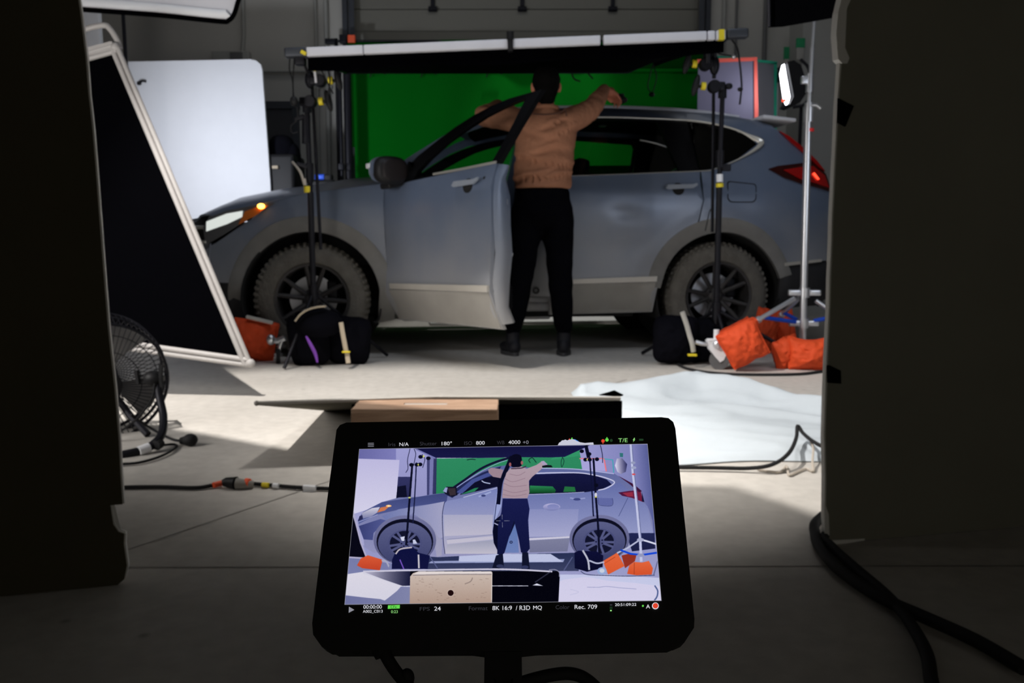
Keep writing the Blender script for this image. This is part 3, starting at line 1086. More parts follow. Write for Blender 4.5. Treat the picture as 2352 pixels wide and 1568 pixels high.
# bonnet
HOODZ = [(-0.72, 0.86), (-0.70, 0.885), (-0.574, 0.945), (-0.461, 0.995), (-0.336, 1.02), (-0.198, 1.05), (0.0, 1.075), (0.19, 1.112), (0.42, 1.140)]
SIDEZ = [(-0.72, 0.80), (-0.60, 0.868), (-0.46, 0.907), (-0.28, 0.94), (-0.10, 0.988), (0.12, 1.022), (0.30, 1.047), (0.46, 1.068)]


def hood(u, v):
    yy = 2 * u - 1
    bow = (1 - abs(yy) ** 2.2)
    x = -0.60 - 0.26 * bow + v * (1.04 + 0.16 * bow * 1.0)
    xz = max(-0.72, x)
    zs_ = interp(max(-0.60, -0.60 + v * 1.05), SIDEZ)
    zc = interp(xz if x > -0.72 else -0.72, HOODZ) - (0.05 * (-0.72 - x) / 0.15 if x < -0.72 else 0)
    ins = inset(max(-0.60, -0.60 + v * 1.05), zs_) + 0.004
    y = ins + (CW - 2 * ins) * u
    edge = 1 - abs(yy) ** 6
    rise = (1 - abs(yy) ** 2.6)
    zz = zs_ + (zc - zs_) * min(1, rise * 1.35) ** 0.9
    return V((x, y, zz))


MB(CT).grid(hood, 40, 30).build('bonnet', 'car_paint', car, solid=0.012)
# crease lip along the near bonnet edge and the windscreen cowl
g = MB(CT)
g.box((0.50, CW / 2, 1.085), (0.22, CW - 0.3, 0.03), bev=0.01)
g.build('cowl', 'black_plastic', car)


# nose: fascia with grille and bumper
def nose_x(yy, zz):
    b = 1 - abs(yy) ** 2.4
    pz = interp(zz, [(0.2, 0.02), (0.35, 0.0), (0.55, -0.02), (0.7, 0.0), (0.8, 0.02), (0.87, 0.05)])
    return -0.62 - 0.27 * b + pz


def fascia(z0, z1, n=10, y0=-1.0, y1=1.0):
    def fn(u, v):
        yy = y0 + (y1 - y0) * u
        zz = z0 + (z1 - z0) * v
        ins = inset(-0.62, zz)
        return V((nose_x(yy, zz), CW / 2 + yy * (CW / 2 - ins), zz))
    return MB(CT).grid(fn, 40, n)


fascia(0.46, 0.70).build('front_bumper', 'car_paint', car, solid=0.01)
fascia(0.22, 0.46).build('lower_bumper', 'cladding_dark', car, solid=0.01)
gr = fascia(0.70, 0.86, 8).build('grille', 'black_plastic', car, solid=0.01)
for zz in (0.71, 0.80):
    g = MB(CT)
    g.tube([V((nose_x(-0.98 + 1.96 * i / 30, zz) - 0.012, CW / 2 + (-0.98 + 1.96 * i / 30) * (CW / 2 - inset(-0.62, zz)), zz)) for i in range(31)], 0.012, seg=8)
    g.build('grille_bar', 'chrome', gr)
g = MB(CT)
for k in range(9):
    zz = 0.725 + 0.0
    yy = -0.6 + 0.15 * k
    g.box((nose_x(yy, 0.76) - 0.006, CW / 2 + yy * 0.78, 0.755), (0.012, 0.012, 0.07))
g.build('grille_mesh', 'black_metal', gr)


# windscreen
def wscreen(u, v):
    yy = 2 * u - 1
    b = 1 - abs(yy) ** 2.2
    ed = [(0.46, 1.095), (0.65, 1.245), (0.85, 1.385), (1.02, 1.47)]
    t = v
    xe = 0.46 + (1.10 - 0.46) * t
    ze = interp(xe, [(0.46, 1.12), (0.65, 1.255), (0.85, 1.385), (1.0, 1.46), (1.10, 1.505)])
    xc = 0.40 + (0.98 - 0.40) * t
    zc = interp(xc, [(0.40, 1.135), (0.725, 1.36), (0.975, 1.525)])
    ins = inset(xe, ze) + 0.02
    return V((xe + (xc - xe) * b, ins + (CW - 2 * ins) * u, ze + (zc - ze) * b))


MB(CT).grid(wscreen, 24, 10).build('windscreen', 'glass_clear', car, solid=0.005)


def roof(u, v):
    yy = 2 * u - 1
    b = 1 - abs(yy) ** 2.4
    xe = 1.10 + (3.06 - 1.10) * v
    x = xe + (-0.12 * (1 - v)) * b + 0.02 * b * v
    ze = interp(xe, [(1.10, 1.515), (1.35, 1.575), (1.6, 1.60), (1.9, 1.612), (2.2, 1.608), (2.50, 1.598), (2.7, 1.586), (2.86, 1.563), (3.06, 1.51)])
    zc = interp(xe, [(1.10, 1.525), (1.35, 1.60), (1.66, 1.635), (2.0, 1.65), (2.4, 1.642), (2.7, 1.612), (3.06, 1.545)])
    ins = inset(xe, ze) + 0.004
    return V((x, ins + (CW - 2 * ins) * u, ze + (zc - ze) * min(1, b * 1.2)))


rf = MB(CT).grid(roof, 30, 36).build('roof', 'car_paint', car, solid=0.012)
g = MB(CT)
g.grid(lambda u, v: roof(0.04 + 0.92 * u, 0.04 + 0.92 * v) - V((0, 0, 0.045)), 16, 16)
g.build('headliner', 'interior', rf, solid=0.01)


# tailgate, spoiler, rear glass
def tail(z0, z1):
    def fn(u, v):
        yy = 2 * u - 1
        b = 1 - abs(yy) ** 3
        zz = z0 + (z1 - z0) * v
        xe = interp(zz, [(0.26, 3.44), (0.5, 3.55), (0.75, 3.54), (0.9, 3.52), (1.06, 3.47), (1.17, 3.44), (1.25, 3.38), (1.345, 3.28), (1.43, 3.18), (1.50, 3.08), (1.535, 3.0)])
        ins = inset(xe, zz) + 0.002
        return V((xe + 0.07 * b, ins + (CW - 2 * ins) * u, zz + 0.02 * b))
    return MB(CT).grid(fn, 24, 12)


tail(0.55, 1.08).build('tailgate', 'car_paint', car, solid=0.012)
tail(0.26, 0.55).build('rear_bumper', 'cladding_dark', car, solid=0.012)
tail(1.08, 1.51).build('rear_window', 'glass_dark', car, solid=0.006)
g = MB(CT)
g.box((3.13, CW / 2, 1.545), (0.24, CW - 0.52, 0.026), Matrix.Rotation(math.radians(5), 3, 'Y'), bev=0.011)
g.build('spoiler', 'silver_soft', car)  # pale finish stands in for the light on the spoiler's top
g = MB(CT)
g.box((3.50, CW / 2, 0.98), (0.16, 0.9, 0.05), bev=0.01)
g.build('number_plate_recess', 'black_plastic', car)

# underbody, interior
g = MB(CT)
g.box((1.45, CW / 2, 0.29), (3.6, CW - 0.5, 0.10), bev=0.02)
g.box((1.3, 0.16, 0.25), (1.55, 0.10, 0.06), bev=0.01)
g.box((1.3, CW - 0.16, 0.25), (1.55, 0.10, 0.06), bev=0.01)
g.box((2.0, 0.9, 0.235), (0.9, 0.16, 0.07), bev=0.03)
g.build('underbody', 'well', car)
inn = MB(CT)
inn.box((0.80, CW / 2, 0.88), (0.36, CW - 0.34, 0.30), bev=0.06)
inn.build('dashboard', 'interior', car)
inn = MB(CT)
inn.box((0.10, CW / 2, 0.72), (0.9, CW - 0.5, 0.32), bev=0.06)
inn.build('engine_bay', 'well', car)
sw = MB(CT)
c0 = V((1.05, 0.48, 0.96))
axs = V((0.88, 0, 0.47))
uu = V((0, 1, 0))
ww = axs.cross(uu).normalized()
sw.tube([c0 + uu * 0.18 * math.cos(2 * PI * i / 24) + ww * 0.18 * math.sin(2 * PI * i / 24) for i in range(24)], 0.014, closed=True)
sw.cyl(c0 + V((-0.02, 0, 0)), c0 + V((-0.2, 0, -0.08)), 0.04)
sw.box(c0, (0.03, 0.30, 0.05), bev=0.01)
sw.build('steering_wheel', 'interior', car)
for sx, ys in ((1.45, (0.50, CW - 0.50)), (2.22, (0.42, CW / 2, CW - 0.42))):
    for yy in ys:
        st = MB(CT)
        st.box((sx, yy, 0.62), (0.52, 0.48, 0.14), bev=0.05)
        tl = math.radians(-18)
        st.box((sx + 0.27, yy, 0.90), (0.14, 0.46, 0.58), Matrix.Rotation(math.radians(14), 3, 'Y'), bev=0.05)
        seat = st.build('seat', 'interior', car)
        hh = MB(CT)
        hz = 1.20 if sx < 2 else 1.10
        hh.box((sx + 0.335, yy, hz), (0.10, 0.24, 0.15), Matrix.Rotation(math.radians(10), 3, 'Y'), bev=0.04)
        hh.cyl((sx + 0.33, yy - 0.06, hz - 0.16), (sx + 0.335, yy - 0.06, hz), 0.008)
        hh.cyl((sx + 0.33, yy + 0.06, hz - 0.16), (sx + 0.335, yy + 0.06, hz), 0.008)
        hh.build('headrest', 'interior', seat)
g = MB(CT)
g.box((2.95, CW / 2, 0.85), (0.5, CW - 0.5, 0.5), bev=0.05)
g.build('cargo_trim', 'interior', car)
g = MB(CT)
g.box((0.86, CW / 2, 1.395), (0.02, 0.22, 0.06), bev=0.01)
g.cyl((0.86, CW / 2, 1.40), (0.90, CW / 2, 1.46), 0.01)
g.build('rear_view_mirror', 'black_plastic', car)
g = MB(CT)
g.ell((2.05, CW / 2, 1.555), (0.03, 0.03, 0.006))
g.build('cabin_lamp', MATS['led_face'] if False else 'silver', car)


# wheels
def make_wheel(far, wx):
    s = -1 if far else 1
    yc = CW - 0.135 if far else 0.135

    def P(r, h):
        return (r, h)
    ax = V((0, -s, 0))
    c = V((wx, yc, WZ))
    R = 0.352
    w = MB(CT)
    w.lathe([(0.222, 0.10), (0.235, 0.117), (0.28, 0.122), (0.318, 0.112), (0.335, 0.095), (R, 0.07), (R, -0.07), (0.335, -0.095), (0.30, -0.11), (0.222, -0.10)], c, ax, 64, closed=True)
    for k in range(56):
        a = 2 * PI * k / 56
        d = V((math.cos(a), 0, math.sin(a)))
        tng = V((-math.sin(a), 0, math.cos(a)))
        rot = Matrix((tng, V((0, 1, 0)), d)).transposed()
        w.box(c + d * (R - 0.002) + V((0, -s * 0.055, 0)), (0.018, 0.05, 0.014), rot)
        w.box(c + d * (0.334) + V((0, -s * 0.098, 0)), (0.016, 0.022, 0.014), rot)
        w.box(c + d * (R - 0.002) + V((0, s * 0.04, 0)), (0.018, 0.05, 0.014), rot)
    tyre = w.build('tyre', 'tyre', car)
    r = MB(CT)
    r.lathe([(0.224, 0.105), (0.226, 0.112), (0.212, 0.108), (0.206, 0.06), (0.200, -0.09), (0.224, -0.10)], c, ax, 48)
    r.lathe([(0.0, 0.066), (0.034, 0.064), (0.040, 0.058), (0.068, 0.052), (0.070, 0.02), (0.0, 0.02)], c, ax, 24)
    off = 12 if wx == FW else 40
    for k in range(5):
        a0 = math.radians(off + 72 * k)
        for ds in (-1, 1):
            a1 = a0 + ds * math.radians(15)
            n = V((0, -s, 0))
            p0 = c + V((math.cos(a0 + ds * 0.22), 0, math.sin(a0 + ds * 0.22))) * 0.055 + n * 0.045
            p1 = c + V((math.cos(a1), 0, math.sin(a1))) * 0.215 + n * 0.088
            pm = (p0 + p1) / 2 + n * 0.004
            r.tube([p0, pm, p1], lambda t: 0.017 - 0.003 * t, seg=8, flat=0.9)
    rim = r.build('rim', 'rim', tyre)
    for k in range(5):
        a = math.radians(off + 36 + 72 * k)
        g = MB(CT)
        p = c + V((math.cos(a), 0, math.sin(a))) * 0.052 + ax * 0.045
        g.cyl(p, p + ax * 0.02, 0.009, 0.008, 6)
        g.build('wheel_nut', 'black_metal', rim)
    b = MB(CT)
    b.lathe([(0.05, -0.01), (0.148, -0.01), (0.148, -0.03), (0.05, -0.03)], c, ax, 40, closed=True)
    b.build('brake_disc', 'brake_steel', tyre)
    g = MB(CT)
    g.box(c + V((0.12, s * 0.02, 0.05)), (0.07, 0.07, 0.13), bev=0.015)
    g.build('brake_caliper', 'black_metal', tyre)


for far in (False, True):
    for wx in (FW, RW):
        make_wheel(far, wx)
# blue shadowed dent reflections belong to light; the rear door carries a shallow dent

# ================================================================== PERSON
per = thing('person', 'person seen from behind in a tan sweater and black trousers, reaching over the car roof', 'person', (0.18, 5.3, 0))


def limb(mb, pts, rads, seg=14, flat=1.0, sm=5, up=None):
    n = len(pts)
    P = catmull(pts, sm)
    R = catmull([(r, 0, 0) for r in rads], sm)
    m = len(P)
    mb.tube(P, lambda t: R[min(m - 1, int(round(t * (m - 1))))].x, seg, flat=flat, up=up)
    mb.ell(P[0], (R[0].x * .96,) * 3)
    mb.ell(P[-1], (R[-1].x * .96,) * 3)


PY = 5.30
HD = V((0.205, PY - 0.02, 1.645))
NECK = V((0.203, PY, 1.50))
SHL, SHR = V((0.065, PY, 1.435)), V((0.355, PY, 1.435))
ELL = at(1112, 268, 5.42)
WRL = at(1146, 240, 5.66)
ELR = at(1362, 244, 5.42)
WRR = at(1390, 203, 5.62)
HPL, HPR = V((0.105, PY, 0.92)), V((0.27, PY, 0.92))
KNL, KNR = V((0.055, PY - 0.01, 0.50)), V((0.30, PY - 0.0, 0.50))
ANL, ANR = V((0.005, PY + 0.04, 0.12)), V((0.325, PY + 0.04, 0.12))

body = MB()
body.ell(HD + V((0, 0.01, 0.01)), (0.076, 0.097, 0.100), sv=14, su=20)
body.ell(HD + V((0, 0.045, -0.05)), (0.056, 0.062, 0.062))
body.ell(HD + V((0, 0.085, -0.085)), (0.028, 0.022, 0.02))
body.tube([HD + V((0, 0.135 - 0.04, 0.012)), HD + V((0, 0.118, -0.022))], lambda t: 0.011 + 0.006 * t)
body.ell(HD + V((0, 0.114, -0.022)), (0.017, 0.014, 0.011))
for s in (-1, 1):
    body.ell(HD + V((s * 0.080, 0.0, -0.012)), (0.012, 0.022, 0.033), Matrix.Rotation(s * 0.25, 3, 'Z'))
body.ell(HD + V((0, 0.103, -0.055)), (0.024, 0.010, 0.006))
body.ell(HD + V((0, 0.103, -0.065)), (0.020, 0.010, 0.006))
limb(body, [HD + V((0, 0.0, -0.05)), NECK + V((0, 0, 0.02)), NECK + V((0, 0, -0.06))], [0.052, 0.054, 0.065])
body.ell((0.205, PY, 1.28), (0.125, 0.070, 0.20))
body.ell((0.19, PY, 1.06), (0.10, 0.060, 0.18))
limb(body, [SHL, ELL, WRL], [0.045, 0.036, 0.026])
limb(body, [SHR, ELR, WRR], [0.045, 0.036, 0.026])
limb(body, [HPL, KNL, ANL], [0.075, 0.046, 0.026])
limb(body, [HPR, KNR, ANR], [0.075, 0.046, 0.026])


def hand(mb, wr, d, side, palmn, curl):
    """wrist, pointing direction, thumb side vector, palm normal"""
    d, side, palmn = V(d).normalized(), V(side).normalized(), V(palmn).normalized()
    for a in np.linspace(-0.028, 0.028, 4):
        mb.tube([wr + side * a * 0.6, wr + d * 0.045 + side * a, wr + d * 0.085 + side * a * 1.05], lambda t: 0.0135)
    mb.ell(wr + d * 0.045, (0.034, 0.034, 0.034), None)
    for k, (a, L) in enumerate([(0.030, 0.068), (0.010, 0.078), (-0.010, 0.072), (-0.030, 0.058)]):
        p = wr + d * 0.085 + side * a
        dirs = [d]
        pts = [p]
        ang = 0
        for q, seg in enumerate((0.42, 0.32, 0.26)):
            ang += curl * (0.7 + 0.25 * q)
            dd = d * math.cos(ang) + palmn * math.sin(ang)
            p = p + dd * (L * seg) + side * a * 0.08
            pts.append(p)
        mb.tube(catmull(pts, 3), lambda t: 0.0088 - 0.002 * t, 8)
        mb.ell(pts[-1], (0.0068,) * 3, su=8, sv=6)
    p = wr + d * 0.025 + side * 0.03
    pts = [p, p + d * 0.028 + side * 0.022 + palmn * 0.006, p + d * 0.058 + side * 0.026 + palmn * 0.016, p + d * 0.08 + side * 0.018 + palmn * 0.026]
    mb.tube(catmull(pts, 3), lambda t: 0.0115 - 0.003 * t, 8)
    mb.ell(pts[-1], (0.0082,) * 3, su=8, sv=6)


dR = (WRR - ELR).normalized()
hand(body, WRR + dR * 0.0, V((0.75, 0.45, -0.45)), V((-0.45, 0.75, 0.0)), V((-0.15, -0.1, -1)), 0.55)
hand(body, WRL, V((0.8, 0.5, -0.12)), V((0.5, -0.8, 0.1)), V((0.1, 0, -1)), 0.35)
bake(body, 'body', 'skin', per, voxel=0.0062, smooth=3)
hair = MB()
hair.ell(HD + V((0, -0.012, 0.026)), (0.086, 0.099, 0.092), sv=16, su=24)
hair.ell(HD + V((0, -0.045, -0.02)), (0.074, 0.060, 0.085), sv=14, su=20)
hair.ell(HD + V((0, -0.035, -0.075)), (0.058, 0.046, 0.05))
hr = bake(hair, 'hair', 'hair', per, voxel=0.009, smooth=2, disp=lambda c: 0.006 * mnoise.noise(c * 45) + 0.004 * mnoise.noise(c * 110))
for s in (-1, 1):
    MB().ell(HD + V((s * 0.031, 0.092, 0.008)), (0.012, 0.008, 0.008)).build('eye', 'eye_white', per)
    MB().tube([HD + V((s * 0.016, 0.103, 0.03)), HD + V((s * 0.032, 0.104, 0.034)), HD + V((s * 0.046, 0.094, 0.028))], 0.0035, 6, smooth=3).build('eyebrow', 'hair', per)

sw_ = MB()
# torso built from elliptical rings
rings = [(1.035, 0.188, 0.172, 0.118), (1.06, 0.188, 0.180, 0.125), (1.12, 0.19, 0.182, 0.125), (1.20, 0.195, 0.180, 0.122), (1.29, 0.20, 0.184, 0.125), (1.36, 0.207, 0.188, 0.120), (1.42, 0.21, 0.178, 0.105), (1.465, 0.208, 0.135, 0.085), (1.495, 0.205, 0.085, 0.070), (1.515, 0.205, 0.066, 0.064)]
vs, fs = [], []
SG = 28
for z, cx, rx, ry in rings:
    for k in range(SG):
        a = 2 * PI * k / SG
        vs.append(V((cx + rx * math.cos(a), PY + ry * math.sin(a), z)))
for i in range(len(rings) - 1):
    for k in range(SG):
        k2 = (k + 1) % SG
        fs.append((i * SG + k, i * SG + k2, (i + 1) * SG + k2, (i + 1) * SG + k))
fs.append(tuple(range(SG))[::-1])
fs.append(tuple((len(rings) - 1) * SG + k for k in range(SG)))
sw_.add(vs, fs)
limb(sw_, [SHL + V((0.03, 0, -0.01)), SHL.lerp(ELL, 0.5) + V((0, 0, 0.005)), ELL, ELL.lerp(WRL, 0.5), ELL.lerp(WRL, 0.93)], [0.082, 0.070, 0.062, 0.052, 0.040])
limb(sw_, [SHR + V((-0.03, 0, -0.01)), SHR.lerp(ELR, 0.5) + V((0, 0, -0.008)), ELR, ELR.lerp(WRR, 0.5), ELR.lerp(WRR, 0.93)], [0.084, 0.074, 0.062, 0.052, 0.038])


def folds(c):
    d = dn = dp = 0.0
    if c.z < 1.44 and abs(c.x - 0.19) < 0.26:
        for (z0, amp, sl, ph, x0, xw) in [(1.085, 0.016, 0.12, 0.0, 0.22, 0.16), (1.115, 0.017, 0.30, 0.6, 0.12, 0.12), (1.15, 0.016, 0.08, 2.6, 0.28, 0.12), (1.185, 0.019, -0.10, 1.0, 0.17, 0.18),
                                     (1.245, 0.011, 0.12, 2.0, 0.22, 0.12), (1.30, 0.010, 0.42, 0.4, 0.28, 0.12), (1.33, 0.008, -0.3, 1.4, 0.12, 0.1), (1.385, 0.013, 0.38, 0.2, 0.27, 0.11)]:
            zz = z0 + sl * (c.x - 0.19) + 0.010 * math.sin(c.x * 24 + ph)
            w = math.exp(-((c.x - x0) / xw) ** 2)
            q = (c.z - zz) / 0.016
            dn -= 0.9 * amp * w * math.exp(-q * q)
            dp += 0.5 * amp * w * math.exp(-(q - 1.7) ** 2)
        d = max(-0.026, 1.7 * dn) + min(0.014, 1.8 * dp)
    # sleeve creases
    for e_, k in ((ELL, 1), (ELR, 1)):
        rr = (c - e_).length
        if rr < 0.14:
            d += 0.007 * math.sin(rr * 150 + c.z * 40) * (1 - rr / 0.14)
    d += 0.006 * mnoise.noise(V((c.x * 9, c.y * 9, c.z * 16)))
    return d


swm = bake(sw_, 'sweater', 'knit', per, voxel=0.0075, smooth=5, disp=folds)
g = MB()
g.tube([V((0.205 + 0.070 * math.cos(a), PY + 0.068 * math.sin(a), 1.513 - 0.006 * math.sin(a))) for a in [2 * PI * i / 20 for i in range(20)]], 0.012, seg=8, closed=True)
g.build('collar', 'knit', swm)
g = MB()
g.tube([V((0.125, PY - 0.098, 1.468)), V((0.20, PY - 0.112, 1.462)), V((0.29, PY - 0.098, 1.476)), V((0.315, PY - 0.085, 1.50)), V((0.325, PY - 0.09, 1.455))], 0.005, seg=6, smooth=4)
g.build('strap', 'knit_shade', swm)  # dark strip drawn in for the shading across the shoulder

tr_ = MB()
tr_.ell((0.187, PY, 0.985), (0.170, 0.120, 0.085), p=0.8)
tr_.ell((0.187, PY - 0.005, 0.90), (0.178, 0.130, 0.12))
limb(tr_, [HPL + V((0.0, 0, 0.0)), HPL.lerp(KNL, 0.5) + V((-0.005, 0, 0)), KNL, KNL.lerp(ANL, 0.5), ANL + V((0, 0, 0.07)), ANL + V((0, 0, 0.03))], [0.105, 0.095, 0.078, 0.070, 0.060, 0.046])
limb(tr_, [HPR + V((0.0, 0, 0.0)), HPR.lerp(KNR, 0.5) + V((0.005, 0, 0)), KNR, KNR.lerp(ANR, 0.5), ANR + V((0, 0, 0.07)), ANR + V((0, 0, 0.03))], [0.105, 0.095, 0.078, 0.070, 0.058, 0.046])
bake(tr_, 'trousers', 'trousers', per, voxel=0.012, smooth=4, disp=lambda c: 0.010 * mnoise.noise(V((c.x * 8, c.y * 8, c.z * 13))))
for an, ang in ((ANL, 22), (ANR, -5)):
    R = Matrix.Rotation(math.radians(ang), 3, 'Z')
    sh = MB()
    b0 = V((an.x, an.y, 0))
    sh.ell(b0 + R @ V((0, -0.02, 0.055)), (0.042, 0.055, 0.05), R)
    sh.ell(b0 + R @ V((0, 0.09, 0.045)), (0.046, 0.09, 0.036), R)
    sh.ell(b0 + R @ V((0, 0.03, 0.05)), (0.043, 0.09, 0.045), R)
    limb(sh, [b0 + V((0, 0, 0.07)), b0 + V((0, 0.0, 0.13)), b0 + V((0, 0, 0.17))], [0.045, 0.043, 0.042])
    so = bake(sh, 'shoe', 'shoe', per, voxel=0.008, smooth=3)
    sl = MB()
    sl.grid(lambda u, v: V((0, 0, 0)), 1, 1) if False else None
    out = []
    for k in range(24):
        a = 2 * PI * k / 24
        x, y = 0.046 * math.cos(a), 0.115 * math.sin(a) + 0.05
        out.append(R @ V((x * (1.0 if y > 0 else 0.88), y, 0)))
    k = len(out)
    sl.add([b0 + p + V((0, 0, 0.001)) for p in out] + [b0 + p * 1.0 + V((0, 0, 0.024)) for p in out], [tuple(range(k))[::-1], tuple(range(k, 2 * k))] + [(i, (i + 1) % k, (i + 1) % k + k, i + k) for i in range(k)])
    sl.build('sole', 'shoe_sole', so)

# black suction mount the person holds on the roof
g = MB()
c = at(1420, 228, 5.78)
g.ell(c + V((0, 0, -0.005)), (0.062, 0.06, 0.028))
g.ell(c + V((-0.055, -0.02, 0.008)), (0.04, 0.03, 0.02))
g.cyl(c + V((0.02, 0, 0)), c + V((0.02, 0, 0.035)), 0.02)
tag(g.build('suction_mount', 'black_rubber'), 'small black suction mount on the car roof under the person right hand', 'mount')

# ================================================================== V-FLATS IN THE FOREGROUND
def torn(pts, n=4, amp=0.003, seed=1):
    rnd = random.Random(seed)
    out = []
    for i in range(len(pts)):
        a, b = V((pts[i][0], pts[i][1])), V((pts[(i + 1) % len(pts)][0], pts[(i + 1) % len(pts)][1]))
        k = max(1, int((b - a).length / 0.06)) if n else 1
        for j in range(k):
            p = a.lerp(b, j / k)
            if j:
                p += V((rnd.uniform(-amp, amp), rnd.uniform(-amp, amp)))
            out.append((p.x, p.y))
    return out


# left: plane through the floor line
def flat_frame(A, B):
    A, B = V((A[0], A[1], 0)), V((B[0], B[1], 0))
    ux = (B - A).normalized()
    return A, ux, V((0, 0, 1))


def plane_uv(px, py, o, ux, uy):
    n = ux.cross(uy)
    d = ray(px, py)
    t = (o - V((0, 0, CAM_H))).dot(n) / d.dot(n)
    p = V((0, 0, CAM_H)) + d * t - o
    return (p.dot(ux), p.dot(uy))


vfl = thing('foam_v_flat', 'tall dark foam board standing nearest at left, chipped white edge with a notch', 'foam board', (-0.9, 1.66, 0), 'tall foam boards in the foreground')
A = gnd(285, 1342)
B = gnd(40, 1366)
o, ux, uy = flat_frame(B, A)
uvp = [plane_uv(*p, o, ux, uy) for p in [(268, 1345), (285, 1330), (291, 1300), (284, 1250), (285, 1226), (272, 1222), (260, 1205), (253, 1160), (281, 1158), (272, 1010), (262, 890), (246, 740), (236, 610), (226, 480), (212, 300), (196, 130), (184, 30)]]
x_top = uvp[-1][0] - 0.09
poly = uvp + [(x_top, 2.38), (-1.0, 2.38), (-1.0, 0.0), (0.0, 0.0)]
poly = torn(poly, amp=0.0012, seed=3)
MB().prism(poly, o, ux, uy, 0.003).build('black_face', 'black_foam', vfl, smooth=False)
n_ = ux.cross(uy).normalized()
grown = [(a + 0.0, b) for a, b in poly]
MB().prism(grown, o - n_ * 0.0035 + ux * 0.003, ux, uy, 0.015).build('foam_core', 'white_foam', vfl, smooth=False)
MB().prism([plane_uv(*p, o, ux, uy) for p in [(250, 1160), (262, 1161), (270, 1190), (277, 1218), (288, 1222), (286, 1229), (270, 1228), (257, 1208)]], o - n_ * 0.006, ux, uy, 0.004).build('torn_skin', 'white_foam', vfl, smooth=False)
# second wing folds back away from the camera, out of sight behind the first
w2a = o + ux * (-1.0)
w2 = MB().prism([(0, 0), (0.9, 0), (0.9, 2.38), (0, 2.38)], w2a - n_ * 0.03, (ux * 0.35 - n_ * 0.94).normalized(), uy, 0.025)
w2.build('rear_wing', 'white_foam', vfl, smooth=False)

vfr = thing('foam_v_flat', 'tall dark foam board standing nearest at right, white torn edge and black tape', 'foam board', (0.95, 1.95, 0), 'tall foam boards in the foreground')
A = gnd(1900, 1250)
B = gnd(2352, 1210)
o, ux, uy = flat_frame(A, B)
uvp = [plane_uv(*p, o, ux, uy) for p in [(1952, 2), (1938, 60), (1934, 140), (1927, 250), (1921, 380), (1915, 500), (1910, 640), (1906, 760), (1900, 900), (1897, 1000), (1899, 1100), (1898, 1190), (1903, 1248)]]
poly = [(1.9, 0.0), (1.9, 2.38), (uvp[0][0] + 0.1, 2.38)] + uvp
poly = torn(poly, amp=0.0012, seed=8)
MB().prism(poly, o, ux, uy, 0.003).build('black_face', 'grey_foam', vfr, smooth=False)
n_ = ux.cross(uy).normalized()
MB().prism(poly, o - n_ * 0.0035 - ux * 0.003, ux, uy, 0.014).build('foam_core', 'white_foam', vfr, smooth=False)
w2 = MB().prism([(0, 0), (0.8, 0), (0.8, 2.38), (0, 2.38)], o + ux * 1.88 - n_ * 0.03, (-ux * 0.3 - n_ * 0.95).normalized(), uy, 0.025)
w2.build('rear_wing', 'white_foam', vfr, smooth=False)
# torn strip of foam skin at the upper left edge
q = [plane_uv(*p, o, ux, uy) for p in [(1934, -12), (1958, -12), (1944, 20), (1942, 60), (1940, 110), (1950, 134), (1945, 146), (1934, 146), (1924, 136), (1920, 80), (1924, 30)]]
MB().prism(q, o + n_ * 0.002, ux, uy, 0.022).build('torn_skin', 'white_foam', vfr, smooth=False)
q = [plane_uv(*p, o, ux, uy) for p in [(1902, 1180), (1904, 1240), (1985, 1236), (1984, 1240), (1905, 1252), (1894, 1240), (1891, 1150)]]
MB().prism(q, o + n_ * 0.003, ux, uy, 0.003).build('torn_skin', 'white_foam', vfr, smooth=False)
for pl in ([(1922, 226), (1958, 244), (1939, 291), (1922, 282)], [(1898, 838), (1903, 838), (1928, 850), (1929, 880), (1899, 878)]):
    q = [plane_uv(*p, o, ux, uy) for p in pl]
    MB().prism(q, o + n_ * 0.006, ux, uy, 0.004).build('black_tape', 'black_cloth', vfr, smooth=False)

# heavy cables on the floor at the foot of the right flat
c1 = [gnd(2352, 1535, .02), gnd(2240, 1470, .02), gnd(2130, 1420, .02), gnd(2020, 1370, .02), gnd(1930, 1310, .02), gnd(1885, 1260, .02), gnd(1872, 1225, .02), gnd(1878, 1195, .03), gnd(1895, 1180, .03) + V((0.10, 0.12, 0))]
tag(MB().tube(c1, 0.0125, 10, smooth=6).build('floor_cable', 'black_rubber'), 'thick black cable looping round the right foam board corner, the outer of two', 'cable', 'thick floor cables')
c2 = [gnd(2160, 1620, .018), gnd(2140, 1568, .018), gnd(2128, 1500, .018), gnd(2090, 1430, .018), gnd(2040, 1370, .018), gnd(1965, 1305, .018), gnd(1910, 1255, .018), gnd(1895, 1230, .018), gnd(1900, 1215, .018) + V((0.10, 0.12, 0))]
tag(MB().tube(c2, 0.0115, 10, smooth=6).build('floor_cable', 'black_rubber'), 'thick black cable at the right foam board, inner one curling down', 'cable', 'thick floor cables')

